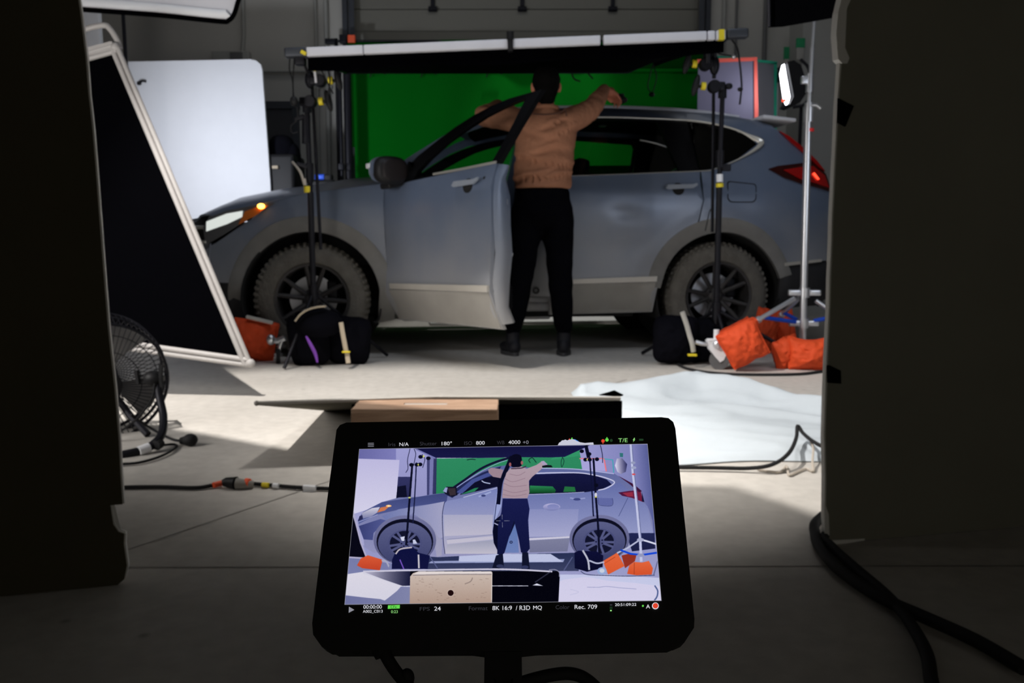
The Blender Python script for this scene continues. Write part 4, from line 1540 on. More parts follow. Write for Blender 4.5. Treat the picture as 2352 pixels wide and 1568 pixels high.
# ================================================================== FLAGS AND REFLECTORS
# big black flag in a white frame, left
FY = 3.95
fl = thing('framed_flag', 'large tilted black flag stretched in a white tube frame at left', 'flag', (-1.6, FY, 0.1))
c_tr, c_br, c_bl, c_tl = at(270, 110, FY), at(573, 833, FY - 0.05), at(120, 770, FY), at(90, 160, FY)
cloth = MB()
q = [c_tr + V((0, -0.012, 0)), c_br + V((0, -0.012, 0)), c_bl + V((0, -0.012, 0)), c_tl + V((0, -0.012, 0))]
cloth.add(q + [p + V((0, 0.008, 0)) for p in q], [(0, 1, 2, 3), (7, 6, 5, 4), (0, 4, 5, 1), (1, 5, 6, 2), (2, 6, 7, 3), (3, 7, 4, 0)])
cloth.build('black_cloth', 'black_cloth', fl, smooth=False)
frm = MB()
for a, b in ((c_tr, c_br), (c_br, c_bl), (c_bl, c_tl), (c_tl, c_tr)):
    d = (b - a).normalized()
    n2 = V((0, -1, 0)).cross(d)
    for sgn, r in ((0.75, 0.0125), (-0.35, 0.0115)):
        frm.tube([a + V((0, -0.02, 0)) - n2 * 0.022 * sgn, b + V((0, -0.02, 0)) - n2 * 0.022 * sgn], r, 10)
frm.ell(c_br + V((0.01, -0.02, 0)), (0.022,) * 3)
frm.ell(c_tr + V((0.0, -0.02, 0)), (0.020,) * 3)
frm.build('tube_frame', 'white_frame', fl)
MB().prism([(at(px, py, FY).x, at(px, py, FY).z) for px, py in [(100, 148), (185, 118), (262, 98), (276, 114), (262, 118), (190, 136), (100, 165)]], (0, FY - 0.03, 0), (1, 0, 0), (0, 0, 1), 0.008).build('hem', 'white_frame', fl, smooth=False)
h = MB().tube([at(120, 95, FY), at(180, 72, FY), at(235, 58, FY), at(252, 66, FY), at(268, 90, FY), at(276, 112, FY)], 0.013, 10, smooth=4)
h.build('bent_handle', 'white_frame', fl)
# its own stand, hidden behind the near foam board
g = MB()
g.cyl((-2.35, FY + 0.05, 0.02), (-2.35, FY + 0.05, 2.0), 0.016)
for a in (0, 120, 240):
    g.cyl((-2.35, FY + 0.05, 0.35), (-2.35 + 0.4 * math.cos(math.radians(a)), FY + 0.05 + 0.4 * math.sin(math.radians(a)), 0.01), 0.011)
g.cyl((-2.35, FY + 0.05, 1.0), c_bl.lerp(c_tl, 0.5) + V((0, 0.03, 0)), 0.009)
g.cyl((-2.35, FY + 0.05, 1.5), c_bl.lerp(c_tl, 0.9) + V((0, 0.03, 0)), 0.009)
g.build('stand', 'black_metal', fl)

# white card behind the bonnet
WY = 7.2
wc = thing('reflector_board', 'large white board with rounded corners glowing behind the bonnet', 'reflector', (-2.6, WY, 0))
q = [(at(px, py, WY).x, at(px, py, WY).z) for px, py in [(270, 142), (575, 136), (588, 139), (598, 147), (602, 160), (612, 300), (621, 425), (622, 470)]]
poly = q + [(q[-1][0] + 0.02, 0.06), (-3.5, 0.06), (-3.4, q[0][1])]
MB().prism(poly, (0, WY, 0), (1, 0, 0), (0, 0, 1), 0.03).build('board', 'white_card', wc, smooth=False)
g = MB()
for x in (-3.2, -2.3):
    g.box((x, WY + 0.12, 0.03), (0.05, 0.4, 0.05), bev=0.01)
    g.cyl((x, WY + 0.06, 0.03), (x, WY + 0.06, 1.9), 0.015)
g.build('support', 'black_metal', wc)
g = MB()
p = at(328, 190, WY - 0.02)
g.tube([p + V((-0.03, 0, 0)), p + V((0.0, -0.01, 0.012)), p + V((0.03, 0, 0.01))], 0.010, 8, smooth=3)
g.ell(p + V((-0.03, 0, -0.005)), (0.02, 0.01, 0.015))
g.build('clip', 'black_plastic', wc)
# pale post behind the flag top and dark pole
tag(MB().box(at(218, 40, 6.4) + V((-0.03, 0, -1.05)), (0.14, 0.05, 2.6), bev=0.01).build('foam_strip', 'white_card'), 'narrow pale board standing upright at the upper left, behind the flag', 'board')
t = thing('light_stand', 'dark thin stand pole rising behind the flag at upper left', 'light stand', (-2.9, 6.3, 0))
pp = at(290, 60, 6.3)
g = MB().cyl((pp.x, 6.3, 0.3), (pp.x - 0.02, 6.3, 2.5), 0.013)
g.build('pole', 'black_metal', t)
g = MB()
for a in (20, 140, 260):
    g.cyl((pp.x, 6.3, 0.5), (pp.x + 0.4 * math.cos(math.radians(a)), 6.3 + 0.4 * math.sin(math.radians(a)), 0.012), 0.01)
g.build('tripod_base', 'black_metal', t)
# silver softbox at the very top left
sb = thing('softbox', 'large silver-lined softbox hanging at the very top left', 'softbox', (-1.6, 4.4, 2.0))
SY = 4.4
q = [(at(px, py, SY).x, at(px, py, SY).z) for px, py in [(60, 12), (180, 22), (360, 35), (505, 50), (525, 48), (537, 36), (546, 10), (556, -40), (560, -200), (60, -200)]]
MB().prism(q, (0, SY, 0), (1, 0, 0), (0, 0, 1), 0.02).build('silver_panel', 'silver_soft', sb, smooth=False)
g = MB()
g.tube([V((a, SY - 0.006, b)) for a, b in q[:9]], 0.012, 8, smooth=3)
g.build('piping', 'black_cloth', sb)
g = MB().tube([V((a, SY - 0.012, b + 0.035)) for a, b in q[:5]], 0.02, 8, smooth=2, flat=0.4)
g.build('light_edge', 'white_card', sb)
g = MB().cyl((pp.x + 0.3, SY + 0.05, 2.2), (pp.x + 0.3, SY + 0.05, 4.5), 0.015)
g.build('hanger', 'black_metal', sb)
# black flag at the very top right
bf = thing('black_flag', 'black cloth flag hanging at the very top right beside the foam board', 'flag', (1.4, 3.6, 1.9))
BY = 3.6
q = [(at(px, py, BY).x, at(px, py, BY).z) for px, py in [(1766, 62), (1800, 60), (1960, 32), (2060, 16), (2060, -260), (1762, -260)]]
MB().prism(q, (0, BY, 0), (1, 0, 0), (0, 0, 1), 0.012).build('cloth', 'black_cloth', bf, smooth=False)
g = MB().tube([V((q[0][0], BY - 0.005, q[0][1])), V((q[5][0], BY - 0.005, q[5][1])), V((q[4][0], BY - 0.005, q[4][1]))], 0.006, 8)
g.cyl((q[0][0] + 0.2, BY, q[5][1]), (q[0][0] + 0.2, BY, 4.5), 0.01)
g.build('frame_rod', 'black_metal', bf)

# ================================================================== GREEN SCREENS
gs = thing('green_screen', 'green screen on a tube frame standing behind the car', 'green screen', (0.1, 7.8, 0))
GY = 7.8
gx0, gx1 = at(812, 200, GY).x, at(1604, 200, GY).x
gzt = at(1000, 166, GY).z


def cloth_fn(u, v):
    x = gx0 + (gx1 - gx0) * u
    return V((x, GY + 0.012 * math.sin(x * 5 + 1) + 0.008 * math.sin(x * 13), 0.25 + (gzt - 0.25) * v))


MB().grid(cloth_fn, 50, 10).build('green_cloth', 'green_cloth', gs, solid=0.004)
g = MB()
g.cyl((gx0 - 0.02, GY - 0.0, gzt + 0.03), (1.0, GY, gzt + 0.03), 0.016)
g.build('top_tube', 'silver', gs)
MB().cyl((1.0, GY, gzt + 0.012), (gx1 + 0.1, GY, gzt + 0.012), 0.018).build('cloth_sleeve', 'green_cloth', gs)
g = MB()
for x in (gx0 - 0.08, gx1 + 0.10):
    g.cyl((x, GY + 0.05, 0.0), (x, GY + 0.05, gzt + 0.05), 0.02)
    g.box((x, GY + 0.05, 0.02), (0.06, 0.8, 0.04), bev=0.01)
g.cyl((gx0 - 0.08, GY + 0.04, gzt + 0.03), (gx0, GY + 0.0, gzt + 0.03), 0.012)
g.cyl((gx1 + 0.10, GY + 0.04, gzt + 0.03), (gx1, GY, gzt + 0.03), 0.012)
g.build('frame_leg', 'black_metal', gs)
for px in (868, 985, 1135):
    p = at(px, 168, GY - 0.03)
    g = MB().tube([p + V((-0.07, 0, -0.035)), p + V((-0.05, -0.01, 0.0)), p + V((0, -0.012, 0.012)), p + V((0.07, -0.01, -0.01))], 0.006, 6, smooth=4)
    g.build('tie', 'black_rubber', gs)
gb = thing('green_backdrop', 'second green cloth higher up behind the first, along the garage door', 'backdrop', (0, 8.3, 0))
z2 = at(1000, 92, 8.3).z


def cl2(u, v):
    x = -1.55 + 3.35 * u
    z = 1.6 + (z2 - 1.6 - 0.03 * u * 0) * v
    return V((x, 8.3 + 0.015 * math.sin(x * 4), z))


MB().grid(cl2, 40, 6).build('cloth', 'green_dark', gb, solid=0.004)
MB().cyl((-1.72, 8.3, z2 - 0.01), (1.9, 8.3, z2 - 0.01), 0.012).build('top_rail', 'black_metal', gb)
g = MB()
for x in (-1.66, 1.88):
    g.cyl((x, 8.33, 0), (x, 8.33, z2 + 0.02), 0.018)
    g.box((x, 8.33, 0.02), (0.05, 0.5, 0.04))
g.build('upright', 'black_metal', gb)
g = MB()
g.box((-1.70, 8.27, z2 - 0.02), (0.10, 0.05, 0.05), bev=0.01)
g.box((-1.58, 8.27, z2 + 0.0), (0.07, 0.05, 0.08), bev=0.01)
g.build('clamp', 'black_metal', gb)
MB().box((-1.50, 8.26, z2 + 0.0), (0.07, 0.04, 0.07), bev=0.01).build('clamp_grip', 'orange_tape', gb)
# black stand tubes left of the green screen
for (px, r, y, lab) in ((783, 0.016, 7.55, 'thin black stand pole left of the green screen, the left of two'), (800, 0.035, 7.6, 'thick black stand pole hugging the left edge of the green screen')):
    x = at(px, 300, y).x
    t = thing('backdrop_stand', lab, 'stand', (x, y, 0), 'stands beside the green screen')
    MB().cyl((x, y, 0.3), (x, y, at(px, 150, y).z), r).build('pole', 'black_metal', t)
    g = MB()
    for a in (10, 130, 250):
        g.cyl((x, y, 0.45), (x + 0.35 * math.cos(math.radians(a)), y + 0.35 * math.sin(math.radians(a)) * 0.5, 0.012), 0.01)
    g.build('tripod_base', 'black_metal', t)
    MB().box((x, y - 0.02, 1.35), (0.05, 0.05, 0.06), bev=0.008).build('collar', 'black_metal', t)

# taped translucent sheets at the right
ts = thing('taped_sheet', 'pale lilac sheet edged with coral red tape behind the car rear', 'sheet', (1.9, 7.3, 0), 'taped sheets behind the car')
TY = 7.3
P2 = lambda px, py, y=TY: (at(px, py, y).x, at(px, py, y).z)
MB().prism([P2(1604, 140), P2(1740, 136), P2(1742, 300), (P2(1742, 300)[0], 0.2), (P2(1604, 300)[0], 0.2)], (0, TY, 0), (1, 0, 0), (0, 0, 1), 0.01).build('sheet', 'lilac_sheet', ts, smooth=False)
MB().prism([P2(1600, 137), P2(1735, 132), P2(1738, 140), P2(1601, 146)], (0, TY - 0.012, 0), (1, 0, 0), (0, 0, 1), 0.004).build('top_tape', 'coral_tape', ts, smooth=False)
MB().prism([P2(1731, 132), P2(1738, 132), P2(1741, 260), P2(1741, 300), P2(1732, 300)], (0, TY - 0.013, 0), (1, 0, 0), (0, 0, 1), 0.004).build('side_tape', 'coral_tape', ts, smooth=False)
g = MB()
g.box((1.75, TY + 0.15, 0.12), (0.06, 0.4, 0.24), bev=0.01)
g.box((2.05, TY + 0.15, 0.12), (0.06, 0.4, 0.24), bev=0.01)
g.build('foot', 'black_metal', ts)
ts = thing('taped_sheet', 'dark grey sheet edged with green tape, behind the coral edged one', 'sheet', (2.2, 7.55, 0), 'taped sheets behind the car')
TY = 7.55
MB().prism([P2(1640, 133, TY), P2(1700, 136, TY), P2(1784, 145, TY), P2(1783, 300, TY), (P2(1783, 300, TY)[0], 0.2), (P2(1640, 300, TY)[0], 0.2)], (0, TY, 0), (1, 0, 0), (0, 0, 1), 0.01).build('sheet', 'grey_sheet', ts, smooth=False)
MB().prism([P2(1645, 129, TY), P2(1684, 131, TY), P2(1785, 142, TY), P2(1784, 148, TY), P2(1684, 137, TY), P2(1645, 134, TY)], (0, TY - 0.012, 0), (1, 0, 0), (0, 0, 1), 0.004).build('top_tape', 'mint_tape', ts, smooth=False)
MB().prism([P2(1777, 145, TY), P2(1784, 145, TY), P2(1783, 300, TY), P2(1777, 300, TY)], (0, TY - 0.012, 0), (1, 0, 0), (0, 0, 1), 0.004).build('side_tape', 'mint_tape', ts, smooth=False)
g = MB()
g.box((2.1, TY + 0.15, 0.12), (0.06, 0.3, 0.24), bev=0.01)
g.box((2.3, TY + 0.15, 0.12), (0.06, 0.3, 0.24), bev=0.01)
g.build('foot', 'black_metal', ts)

# LED panel lamp behind the car
LY = 7.0
lm = thing('led_panel_light', 'lit LED panel lamp on a yoke beside the chrome stand, facing left', 'lamp', (at(1835, 200, LY).x, LY, 0))
fp = [P2(px, py, LY) for px, py in [(1799, 148), (1802, 147), (1806, 172), (1815, 222), (1811, 236), (1808, 240), (1802, 226), (1794, 168)]]
MB().prism(fp, (0, LY, 0), (1, 0, 0), (0, 0, 1), 0.04).build('lit_face', 'led_face', lm, smooth=False)
fp = [P2(px, py, LY) for px, py in [(1806, 143), (1822, 139), (1838, 150), (1848, 180), (1850, 215), (1836, 236), (1822, 244), (1812, 240), (1821, 222), (1812, 172)]]
MB().prism(fp, (0, LY - 0.02, 0), (1, 0, 0), (0, 0, 1), 0.26).build('housing', 'black_plastic', lm)
g = MB().tube([V((P2(1818, 248, LY)[0], LY - 0.03, P2(1818, 248, LY)[1])), V((P2(1845, 240, LY)[0], LY - 0.05, P2(1845, 240, LY)[1])), V((P2(1860, 205, LY)[0], LY - 0.05, P2(1860, 205, LY)[1])), V((P2(1852, 160, LY)[0], LY - 0.05, P2(1852, 160, LY)[1])), V((P2(1836, 138, LY)[0], LY - 0.03, P2(1836, 138, LY)[1]))], 0.012, 8, smooth=4)
g.build('yoke', 'black_metal', lm)
MB().box((P2(1798, 232, LY)[0], LY - 0.03, P2(1798, 232, LY)[1]), (0.03, 0.02, 0.02), bev=0.004).build('indicator', 'red_glow', lm)
lx = P2(1840, 250, LY)[0]
g = MB().cyl((lx, LY, 0.3), (lx, LY, P2(1840, 244, LY)[1]), 0.014)
g.build('pole', 'black_metal', lm)
g = MB()
for a in (0, 120, 240):
    g.cyl((lx, LY, 0.5), (lx + 0.4 * math.cos(math.radians(a)), LY + 0.4 * math.sin(math.radians(a)), 0.012), 0.01)
g.build('tripod_base', 'black_metal', lm)
d = bpy.data.lights.new('led_panel_beam', 'AREA')
d.size = 0.28
d.energy = 1.5
d.color = (0.88, 0.9, 1.0)
lo = bpy.data.objects.new('led_panel_beam', d)
COL.objects.link(lo)
lo.location = (P2(1792, 195, LY)[0] - 0.03, LY + 0.02, P2(1792, 195, LY)[1])
lo.rotation_euler = V((-1, 0.12, -0.12)).to_track_quat('-Z', 'Y').to_euler()
lo.parent = lm
lo.matrix_parent_inverse = PMAT[lm.name].inverted()
# taped colour swatches on the wall above the lamp
for (yy, x0, y0, x1, y1, lab) in ((WALL_Y - 0.01, 1801, 108, 1818, 136, 'small green swatch on the wall above the lamp, left and lower of two'), (WALL_Y - 0.41, 1829, 88, 1848, 110, 'small green swatch on the wall above the lamp, right and higher of two')):
    t = thing('wall_sign', lab, 'sign', (at(x0, y0, yy).x, yy, at(x0, y0, yy).z), 'green swatches on the wall')
    a, b = at(x0, y0, yy), at(x1, y1, yy)
    MB().box(((a.x + b.x) / 2, yy, (a.z + b.z) / 2), (b.x - a.x, 0.02, a.z - b.z), bev=0.002).build('green_panel', 'green_tag', t)
    MB().box(((a.x + b.x) / 2, yy, b.z - 0.05), ((b.x - a.x) * 0.8, 0.018, 0.11), bev=0.002).build('lower_card', 'wall_paint', t)

# ================================================================== OVERHEAD FRAME AND ITS STANDS
BYN = 4.85
nl, nr = at(655, 119, BYN), at(1717, 75, BYN)
fl_, fr_ = V((-1.22, 6.45, 1.945)), V((1.15, 6.6, 1.975))
ov = thing('overhead_frame', 'long silver bar with black cloth stretched back over the car roof', 'overhead frame', (0, BYN, 1.8))
b0, b1 = at(706, 121, BYN), at(1664, 82, BYN)
d = (b1 - b0).normalized()
R = Matrix.Rotation(-math.atan2(d.z, d.x), 3, 'Y')
segs = [(0.0, 0.12), (0.122, 0.48), (0.495, 0.705), (0.715, 0.975)]
for a, b in [(0.0, 0.135), (0.137, 0.482), (0.492, 0.702), (0.710, 0.955), (0.958, 0.975), (0.978, 1.0)]:
    p, q = b0.lerp(b1, a), b0.lerp(b1, b)
    MB().box((p + q) / 2, ((q - p).length, 0.055, 0.048), R, bev=0.006).build('silver_bar', 'silver_soft', ov)
for p, q, nm in ((nl, at(708, 124, BYN), 'end_block'), (at(1668, 81, BYN), nr, 'end_block')):
    MB().box((p + q) / 2, ((q - p).length, 0.06, 0.052), R, bev=0.012).build(nm, 'track_steel', ov)
g = MB()
for t_ in (0.487,):
    p = b0.lerp(b1, t_)
    g.box(p + V((0, -0.01, 0.0)), (0.03, 0.07, 0.085), R, bev=0.008)
    g.cyl(p + V((0, -0.03, 0.02)), p + V((0, -0.03, 0.06)), 0.02)
g.build('joiner', 'black_plastic', ov)
p = b0.lerp(b1, 0.99)
MB().box(p + V((0, -0.004, 0)), (0.03, 0.06, 0.054), R).build('yellow_band', 'yellow', ov)
p = at(697, 121, BYN - 0.035)
MB().box(p, (0.032, 0.012, 0.02), Matrix.Rotation(0.5, 3, 'Y'), bev=0.004).build('yellow_band', 'yellow', ov)


def ovc(u, v):
    a = b0.lerp(b1, u) + V((0, 0.0, -0.03))
    b = fl_.lerp(fr_, u)
    p = a.lerp(b, v)
    sag = -0.05 * math.sin(PI * v) * math.sin(PI * u)
    # near valance hangs a hand's width under the bar; back edge scallops up to the right corner
    p.z += sag
    if u > 0.88:
        p.z += 0.12 * ((u - 0.88) / 0.12) * v
    return p


MB().grid(ovc, 36, 24).build('black_cloth', 'black_cloth', ov, solid=0.006)
g = MB()


def val(u, v):
    a = b0.lerp(b1, u)
    L = 0.075 + 0.008 * math.sin(u * 17)
    return a + V((0, 0.01, -0.02 - L * v))


g.grid(val, 40, 2)
g.build('valance', 'black_cloth', ov, solid=0.005)
g = MB()
g.tube([b0 + V((0, 0, -0.02)), fl_], 0.016, 8)
g.tube([b1 + V((0, 0, -0.02)), fr_ + V((0, 0, 0.12))], 0.016, 8)
g.tube([fl_, fl_.lerp(fr_, 0.88), fr_ + V((0, 0, 0.12))], 0.014, 8)
g.build('frame_tube', 'black_metal', ov)
# scalloped tails of cloth at the back right corner
p1, p2, p3 = at(1500, 152, 6.5), at(1560, 132, 6.3), at(1625, 108, 6.0)
g = MB()
g.add([p1, at(1540, 138, 6.4), p2, at(1590, 116, 6.2), p3, at(1640, 100, 5.8), at(1500, 105, 5.9)], [(0, 1, 2, 3, 4, 5, 6)])
g.build('cloth_corner', 'black_cloth', ov, solid=0.006)


def clamp_knob(g, p, s=1):
    g.ell(p, (0.045, 0.05, 0.045), su=12, sv=8)
    g.cyl(p + V((0, -0.05, 0)), p + V((0, -0.075, 0)), 0.022)


def grip_head(parent, p, side=1):
    g = MB()
    g.lathe([(0.0, -0.035), (0.031, -0.035), (0.036, -0.02), (0.036, 0.02), (0.031, 0.035), (0.0, 0.035)], p, (0, 1, 0), 18)
    g.box(p + V((-0.03 * side, 0, 0)), (0.06, 0.05, 0.05), bev=0.012)
    g.build('grip_head', 'black_metal', parent)
    MB().lathe([(0.0, 0.0), (0.022, 0.0), (0.022, 0.024), (0.0, 0.024)], p + V((0.05 * side, -0.01, 0)), (side, 0, 0.1), 12).build('yellow_collar', 'yellow', parent)
    g = MB()
    g.ell(p + V((0.105 * side, -0.01, 0.005)), (0.020, 0.022, 0.062), Matrix.Rotation(-0.25 * side, 3, 'Y'), su=12, sv=8)
    g.cyl(p + V((0.07 * side, -0.01, 0)), p + V((0.10 * side, -0.01, 0)), 0.009)
    g.build('t_handle', 'black_plastic', parent)


def wire(parent, pts, r=0.004, name='loose_wire'):
    return MB().tube(pts, r, 6, smooth=6).build(name, 'black_rubber', parent)


# left stand
S1 = V((-1.17, 5.02, 0))
st = thing('light_stand', 'black stand before the front wheel carrying the left end of the overhead bar', 'light stand', S1, 'stands of the overhead frame')
ptop = at(705, 250, 5.0)
pbot = at(722, 760, 5.0)
g = MB()
g.cyl(V((pbot.x, 5.0, 0.12)), at(713, 440, 5.0), 0.0175)
g.build('lower_tube', 'black_metal', st)
g = MB()
g.cyl(at(713, 440, 5.0), ptop, 0.0145)
g.cyl(at(711, 420, 5.0), at(711, 375, 5.0), 0.022)
g.cyl(ptop + V((0, 0, -0.02)), ptop + V((0, 0, 0.04)), 0.026)
g.cyl(at(703, 330, 5.0), at(703, 265, 5.0), 0.024)
g.box(at(695, 380, 4.99), (0.07, 0.03, 0.025), Matrix.Rotation(0.3, 3, 'Y'), bev=0.006)
g.box(at(688, 271, 4.99), (0.06, 0.03, 0.025), Matrix.Rotation(-0.35, 3, 'Y'), bev=0.006)
g.build('upper_tube', 'black_metal', st)
MB().lathe([(0.0, -0.018), (0.022, -0.018), (0.022, 0.018), (0.0, 0.018)], at(707, 435, 5.0), (0, 0, 1), 14).build('yellow_band', 'yellow', st)
cb = V((pbot.x, 5.0, 0.30))
for tip in (gnd(653, 850), gnd(890, 820), V((-1.18, 5.22, 0))):
    g = MB().cyl(cb + V((0, 0, 0.12)), tip + V((0, 0, 0.012)), 0.010)
    g.build('leg', 'black_metal', st)
g = MB().cyl(cb + V((0, 0, 0.07)), cb + V((0, 0, 0.16)), 0.026)
g.build('leg_collar', 'black_metal', st)
# vertical extension tube hung in grip heads
ex = thing('extension_tube', 'thin black tube hanging beside the left stand, clamped at its top', 'tube', at(737, 573, 5.05), 'hanging extension tubes')
MB().cyl(at(737, 573, 5.05), at(716, 180, 5.05), 0.0095).build('tube', 'black_metal', ex)
grip_head(ex, at(713, 234, 4.98), 1)
MB().ell(at(712, 183, 5.0), (0.03, 0.03, 0.05)).build('socket', 'black_metal', ex)
g = MB()
g.tube([at(712, 180, 5.0), at(700, 150, 4.95), at(690, 124, 4.9)], 0.008, 8)
g.tube([at(722, 128, 4.9), at(726, 180, 4.95)], 0.008, 8)
g.box(at(690, 138, 4.88), (0.06, 0.05, 0.06), bev=0.01)
g.build('bar_clamp', 'black_metal', ex)
grip_head(ex, at(735, 186, 4.97), 1)
MB().ell(at(723, 158, 4.9), (0.016, 0.016, 0.014)).build('yellow_collar', 'yellow', ex)
MB().cyl(at(722, 150, 4.93), at(726, 190, 4.93), 0.008).build('spigot', 'silver_soft', ex)
# wires at the left end
w = thing('loose_cables', 'thin black cables dangling from the left end of the overhead bar', 'cable', at(675, 130, 4.9), 'cables dangling from the overhead frame')
wire(w, [at(666, 128, 4.88), at(665, 160, 4.88), at(672, 185, 4.88), at(673, 220, 4.88), at(670, 240, 4.88)])
wire(w, [at(676, 128, 4.88), at(674, 170, 4.88), at(673, 200, 4.88), at(676, 235, 4.88)])
wire(w, [at(672, 236, 4.88), at(683, 250, 4.88), at(682, 275, 4.88), at(668, 290, 4.88), at(672, 305, 4.88), at(686, 302, 4.88)])
wire(w, [at(740, 140, 4.9), at(752, 160, 4.9), at(758, 185, 4.9), at(753, 220, 4.9), at(752, 245, 4.9)])
wire(w, [at(728, 140, 4.9), at(745, 175, 4.9), at(765, 215, 4.9)])
MB().ell(at(675, 232, 4.87), (0.022, 0.02, 0.028)).build('plug', 'black_plastic', w)
MB().tube([at(672, 372, 5.0), at(690, 395, 4.95), at(700, 425, 4.95), at(700, 410, 4.95)], 0.008, 6, smooth=4).build('pale_cord', 'string', w)

# right stand
S2 = V((1.2, 5.05, 0))
st = thing('light_stand', 'black stand before the rear wheel carrying the right end of the overhead bar', 'light stand', S2, 'stands of the overhead frame')
g = MB()
g.cyl(V((at(1646, 720, 4.95).x, 4.95, 0.12)), at(1652, 425, 4.95), 0.0175)
g.build('lower_tube', 'black_metal', st)
g = MB()
g.cyl(at(1652, 425, 4.95), at(1660, 200, 4.95), 0.0135)
g.cyl(at(1653, 385, 4.95), at(1654, 345, 4.95), 0.024)
g.cyl(at(1659, 225, 4.95), at(1660, 195, 4.95), 0.024)
g.box(at(1668, 385, 4.94), (0.05, 0.03, 0.04), bev=0.008)
g.build('upper_tube', 'black_metal', st)
MB().cyl(at(1653, 418, 4.95), at(1653, 400, 4.95), 0.019).build('white_tape', 'white_card', st)
MB().cyl(at(1653, 430, 4.95), at(1653, 421, 4.95), 0.022).build('yellow_band', 'yellow', st)
cb = V((at(1646, 720, 4.95).x, 4.95, 0.30))
for tip in (gnd(1475, 815), gnd(1880, 848), V((1.25, 4.75, 0))):
    MB().cyl(cb + V((0, 0, 0.02)), tip + V((0, 0, 0.012)), 0.011).build('leg', 'black_metal', st)
MB().cyl(cb + V((0, 0, -0.04)), cb + V((0, 0, 0.06)), 0.028).build('leg_collar', 'black_metal', st)
ex = thing('extension_tube', 'thin black tube hanging beside the right stand, clamped at its top', 'tube', at(1636, 535, 5.0), 'hanging extension tubes')
MB().cyl(at(1636, 533, 5.0), at(1639, 205, 5.0), 0.0095).build('tube', 'black_metal', ex)
grip_head(ex, at(1640, 199, 4.93), -1)
MB().ell(at(1641, 150, 4.93), (0.028, 0.03, 0.055)).build('socket', 'black_metal', ex)
grip_head(ex, at(1620, 148, 4.93), -1)
g = MB()
g.cyl(at(1640, 180, 4.95), at(1643, 100, 4.9), 0.011)
g.cyl(at(1626, 145, 4.9), at(1626, 98, 4.88), 0.018)
g.cyl(at(1655, 199, 4.93), at(1672, 198, 4.93), 0.007)
g.ell(at(1674, 198, 4.93), (0.022, 0.02, 0.018))
g.build('bar_clamp', 'black_metal', ex)
MB().tube([at(1636, 533, 5.0), at(1632, 480, 4.99), at(1620, 530, 4.98)], 0.003, 6, smooth=4).build('tie_cord', 'black_rubber', ex)
w = thing('loose_cables', 'thin black cables dangling from the right end of the overhead bar', 'cable', at(1695, 110, 4.9), 'cables dangling from the overhead frame')
wire(w, [at(1680, 90, 4.88), at(1693, 110, 4.88), at(1699, 145, 4.88), at(1703, 185, 4.88), at(1703, 205, 4.88), at(1699, 240, 4.88)], 0.0055)
MB().ell(at(1700, 205, 4.87), (0.016, 0.014, 0.012)).build('plug', 'black_plastic', w)
wire(w, [at(1650, 90, 4.9), at(1652, 110, 4.9), at(1649, 122, 4.9), at(1680, 128, 4.9)])
MB().ell(at(1685, 130, 4.89), (0.012,) * 3).build('plug', 'silver', w)
w = thing('loose_cables', 'thin wires dangling from the black cloth above the car roof, against the green screen', 'cable', at(1495, 150, 6.4), 'cables dangling from the overhead frame')
wire(w, [at(1500, 148, 6.4), at(1508, 175, 6.4), at(1503, 200, 6.4), at(1497, 215, 6.4)])
wire(w, [at(1500, 148, 6.4), at(1492, 175, 6.4), at(1488, 200, 6.4), at(1498, 217, 6.4)])
MB().ell(at(1497, 217, 6.38), (0.022, 0.015, 0.018)).build('plug', 'black_plastic', w)
wire(w, [at(1318, 155, 6.4), at(1314, 170, 6.4), at(1320, 182, 6.4), at(1333, 187, 6.4)], 0.006)
wire(w, [at(1325, 150, 6.4), at(1340, 152, 6.4), at(1352, 170, 6.4), at(1362, 181, 6.4)], 0.006)

# ================================================================== CHROME STAND WITH CASTERS
CY = 4.98
st = thing('rolling_stand', 'tall chrome stand with blue braces and caster wheels at the right', 'light stand', (1.72, CY, 0))
cx = at(1845, 740, CY).x
top = at(1869, 60, CY)
g = MB().cyl(V((cx, CY, 0.14)), at(1856, 268, CY), 0.021)
g.build('lower_column', 'silver', st)
g = MB().cyl(at(1856, 268, CY), at(1866, 110, CY), 0.013)
g.cyl(at(1866, 110, CY), V((top.x + 0.02, CY, 2.4)), 0.010)
g.build('upper_column', 'silver', st)
for (a, b, r) in ((280, 248, 0.029), (248, 236, 0.024), (212, 170, 0.021)):
    g = MB()
    g.cyl(at(1857 + (278 - a) * 0.03, a, CY), at(1857 + (278 - b) * 0.03, b, CY), r)
    if r == 0.024:
        g.tube([at(1862, 241, CY - 0.02), at(1875, 241, CY - 0.02), at(1885, 249, CY - 0.02)], 0.010, 8)
    if r == 0.021:
        g.box(at(1852, 184, CY), (0.06, 0.03, 0.045), bev=0.008)
    g.build('locking_collar', 'silver', st)
MB().cyl(at(1860, 302, CY), at(1860, 295, CY), 0.0235).build('red_tape', 'red_tape', st)
hub = V((cx, CY, at(1848, 672, CY).z))
hub2 = V((cx, CY, at(1845, 742, CY).z))
for hp_, o1, o2 in ((hub, 0.06, 0.06), (hub2, 0.05, 0.055)):
    g = MB()
    g.cyl(hp_ - V((0, 0, 0.028)), hp_ + V((0, 0, 0.028)), 0.030)
    g.box(hp_ + V((-o1, 0, 0.0)), (0.07, 0.03, 0.036), bev=0.01)
    g.box(hp_ + V((o2, 0, 0.0)), (0.07, 0.03, 0.036), bev=0.01)
    g.build('hub', 'silver', st)
feet = [at(1655, 785, 4.75), at(1990, 770, 4.95), V((cx - 0.05, CY + 0.55, 0.14))]
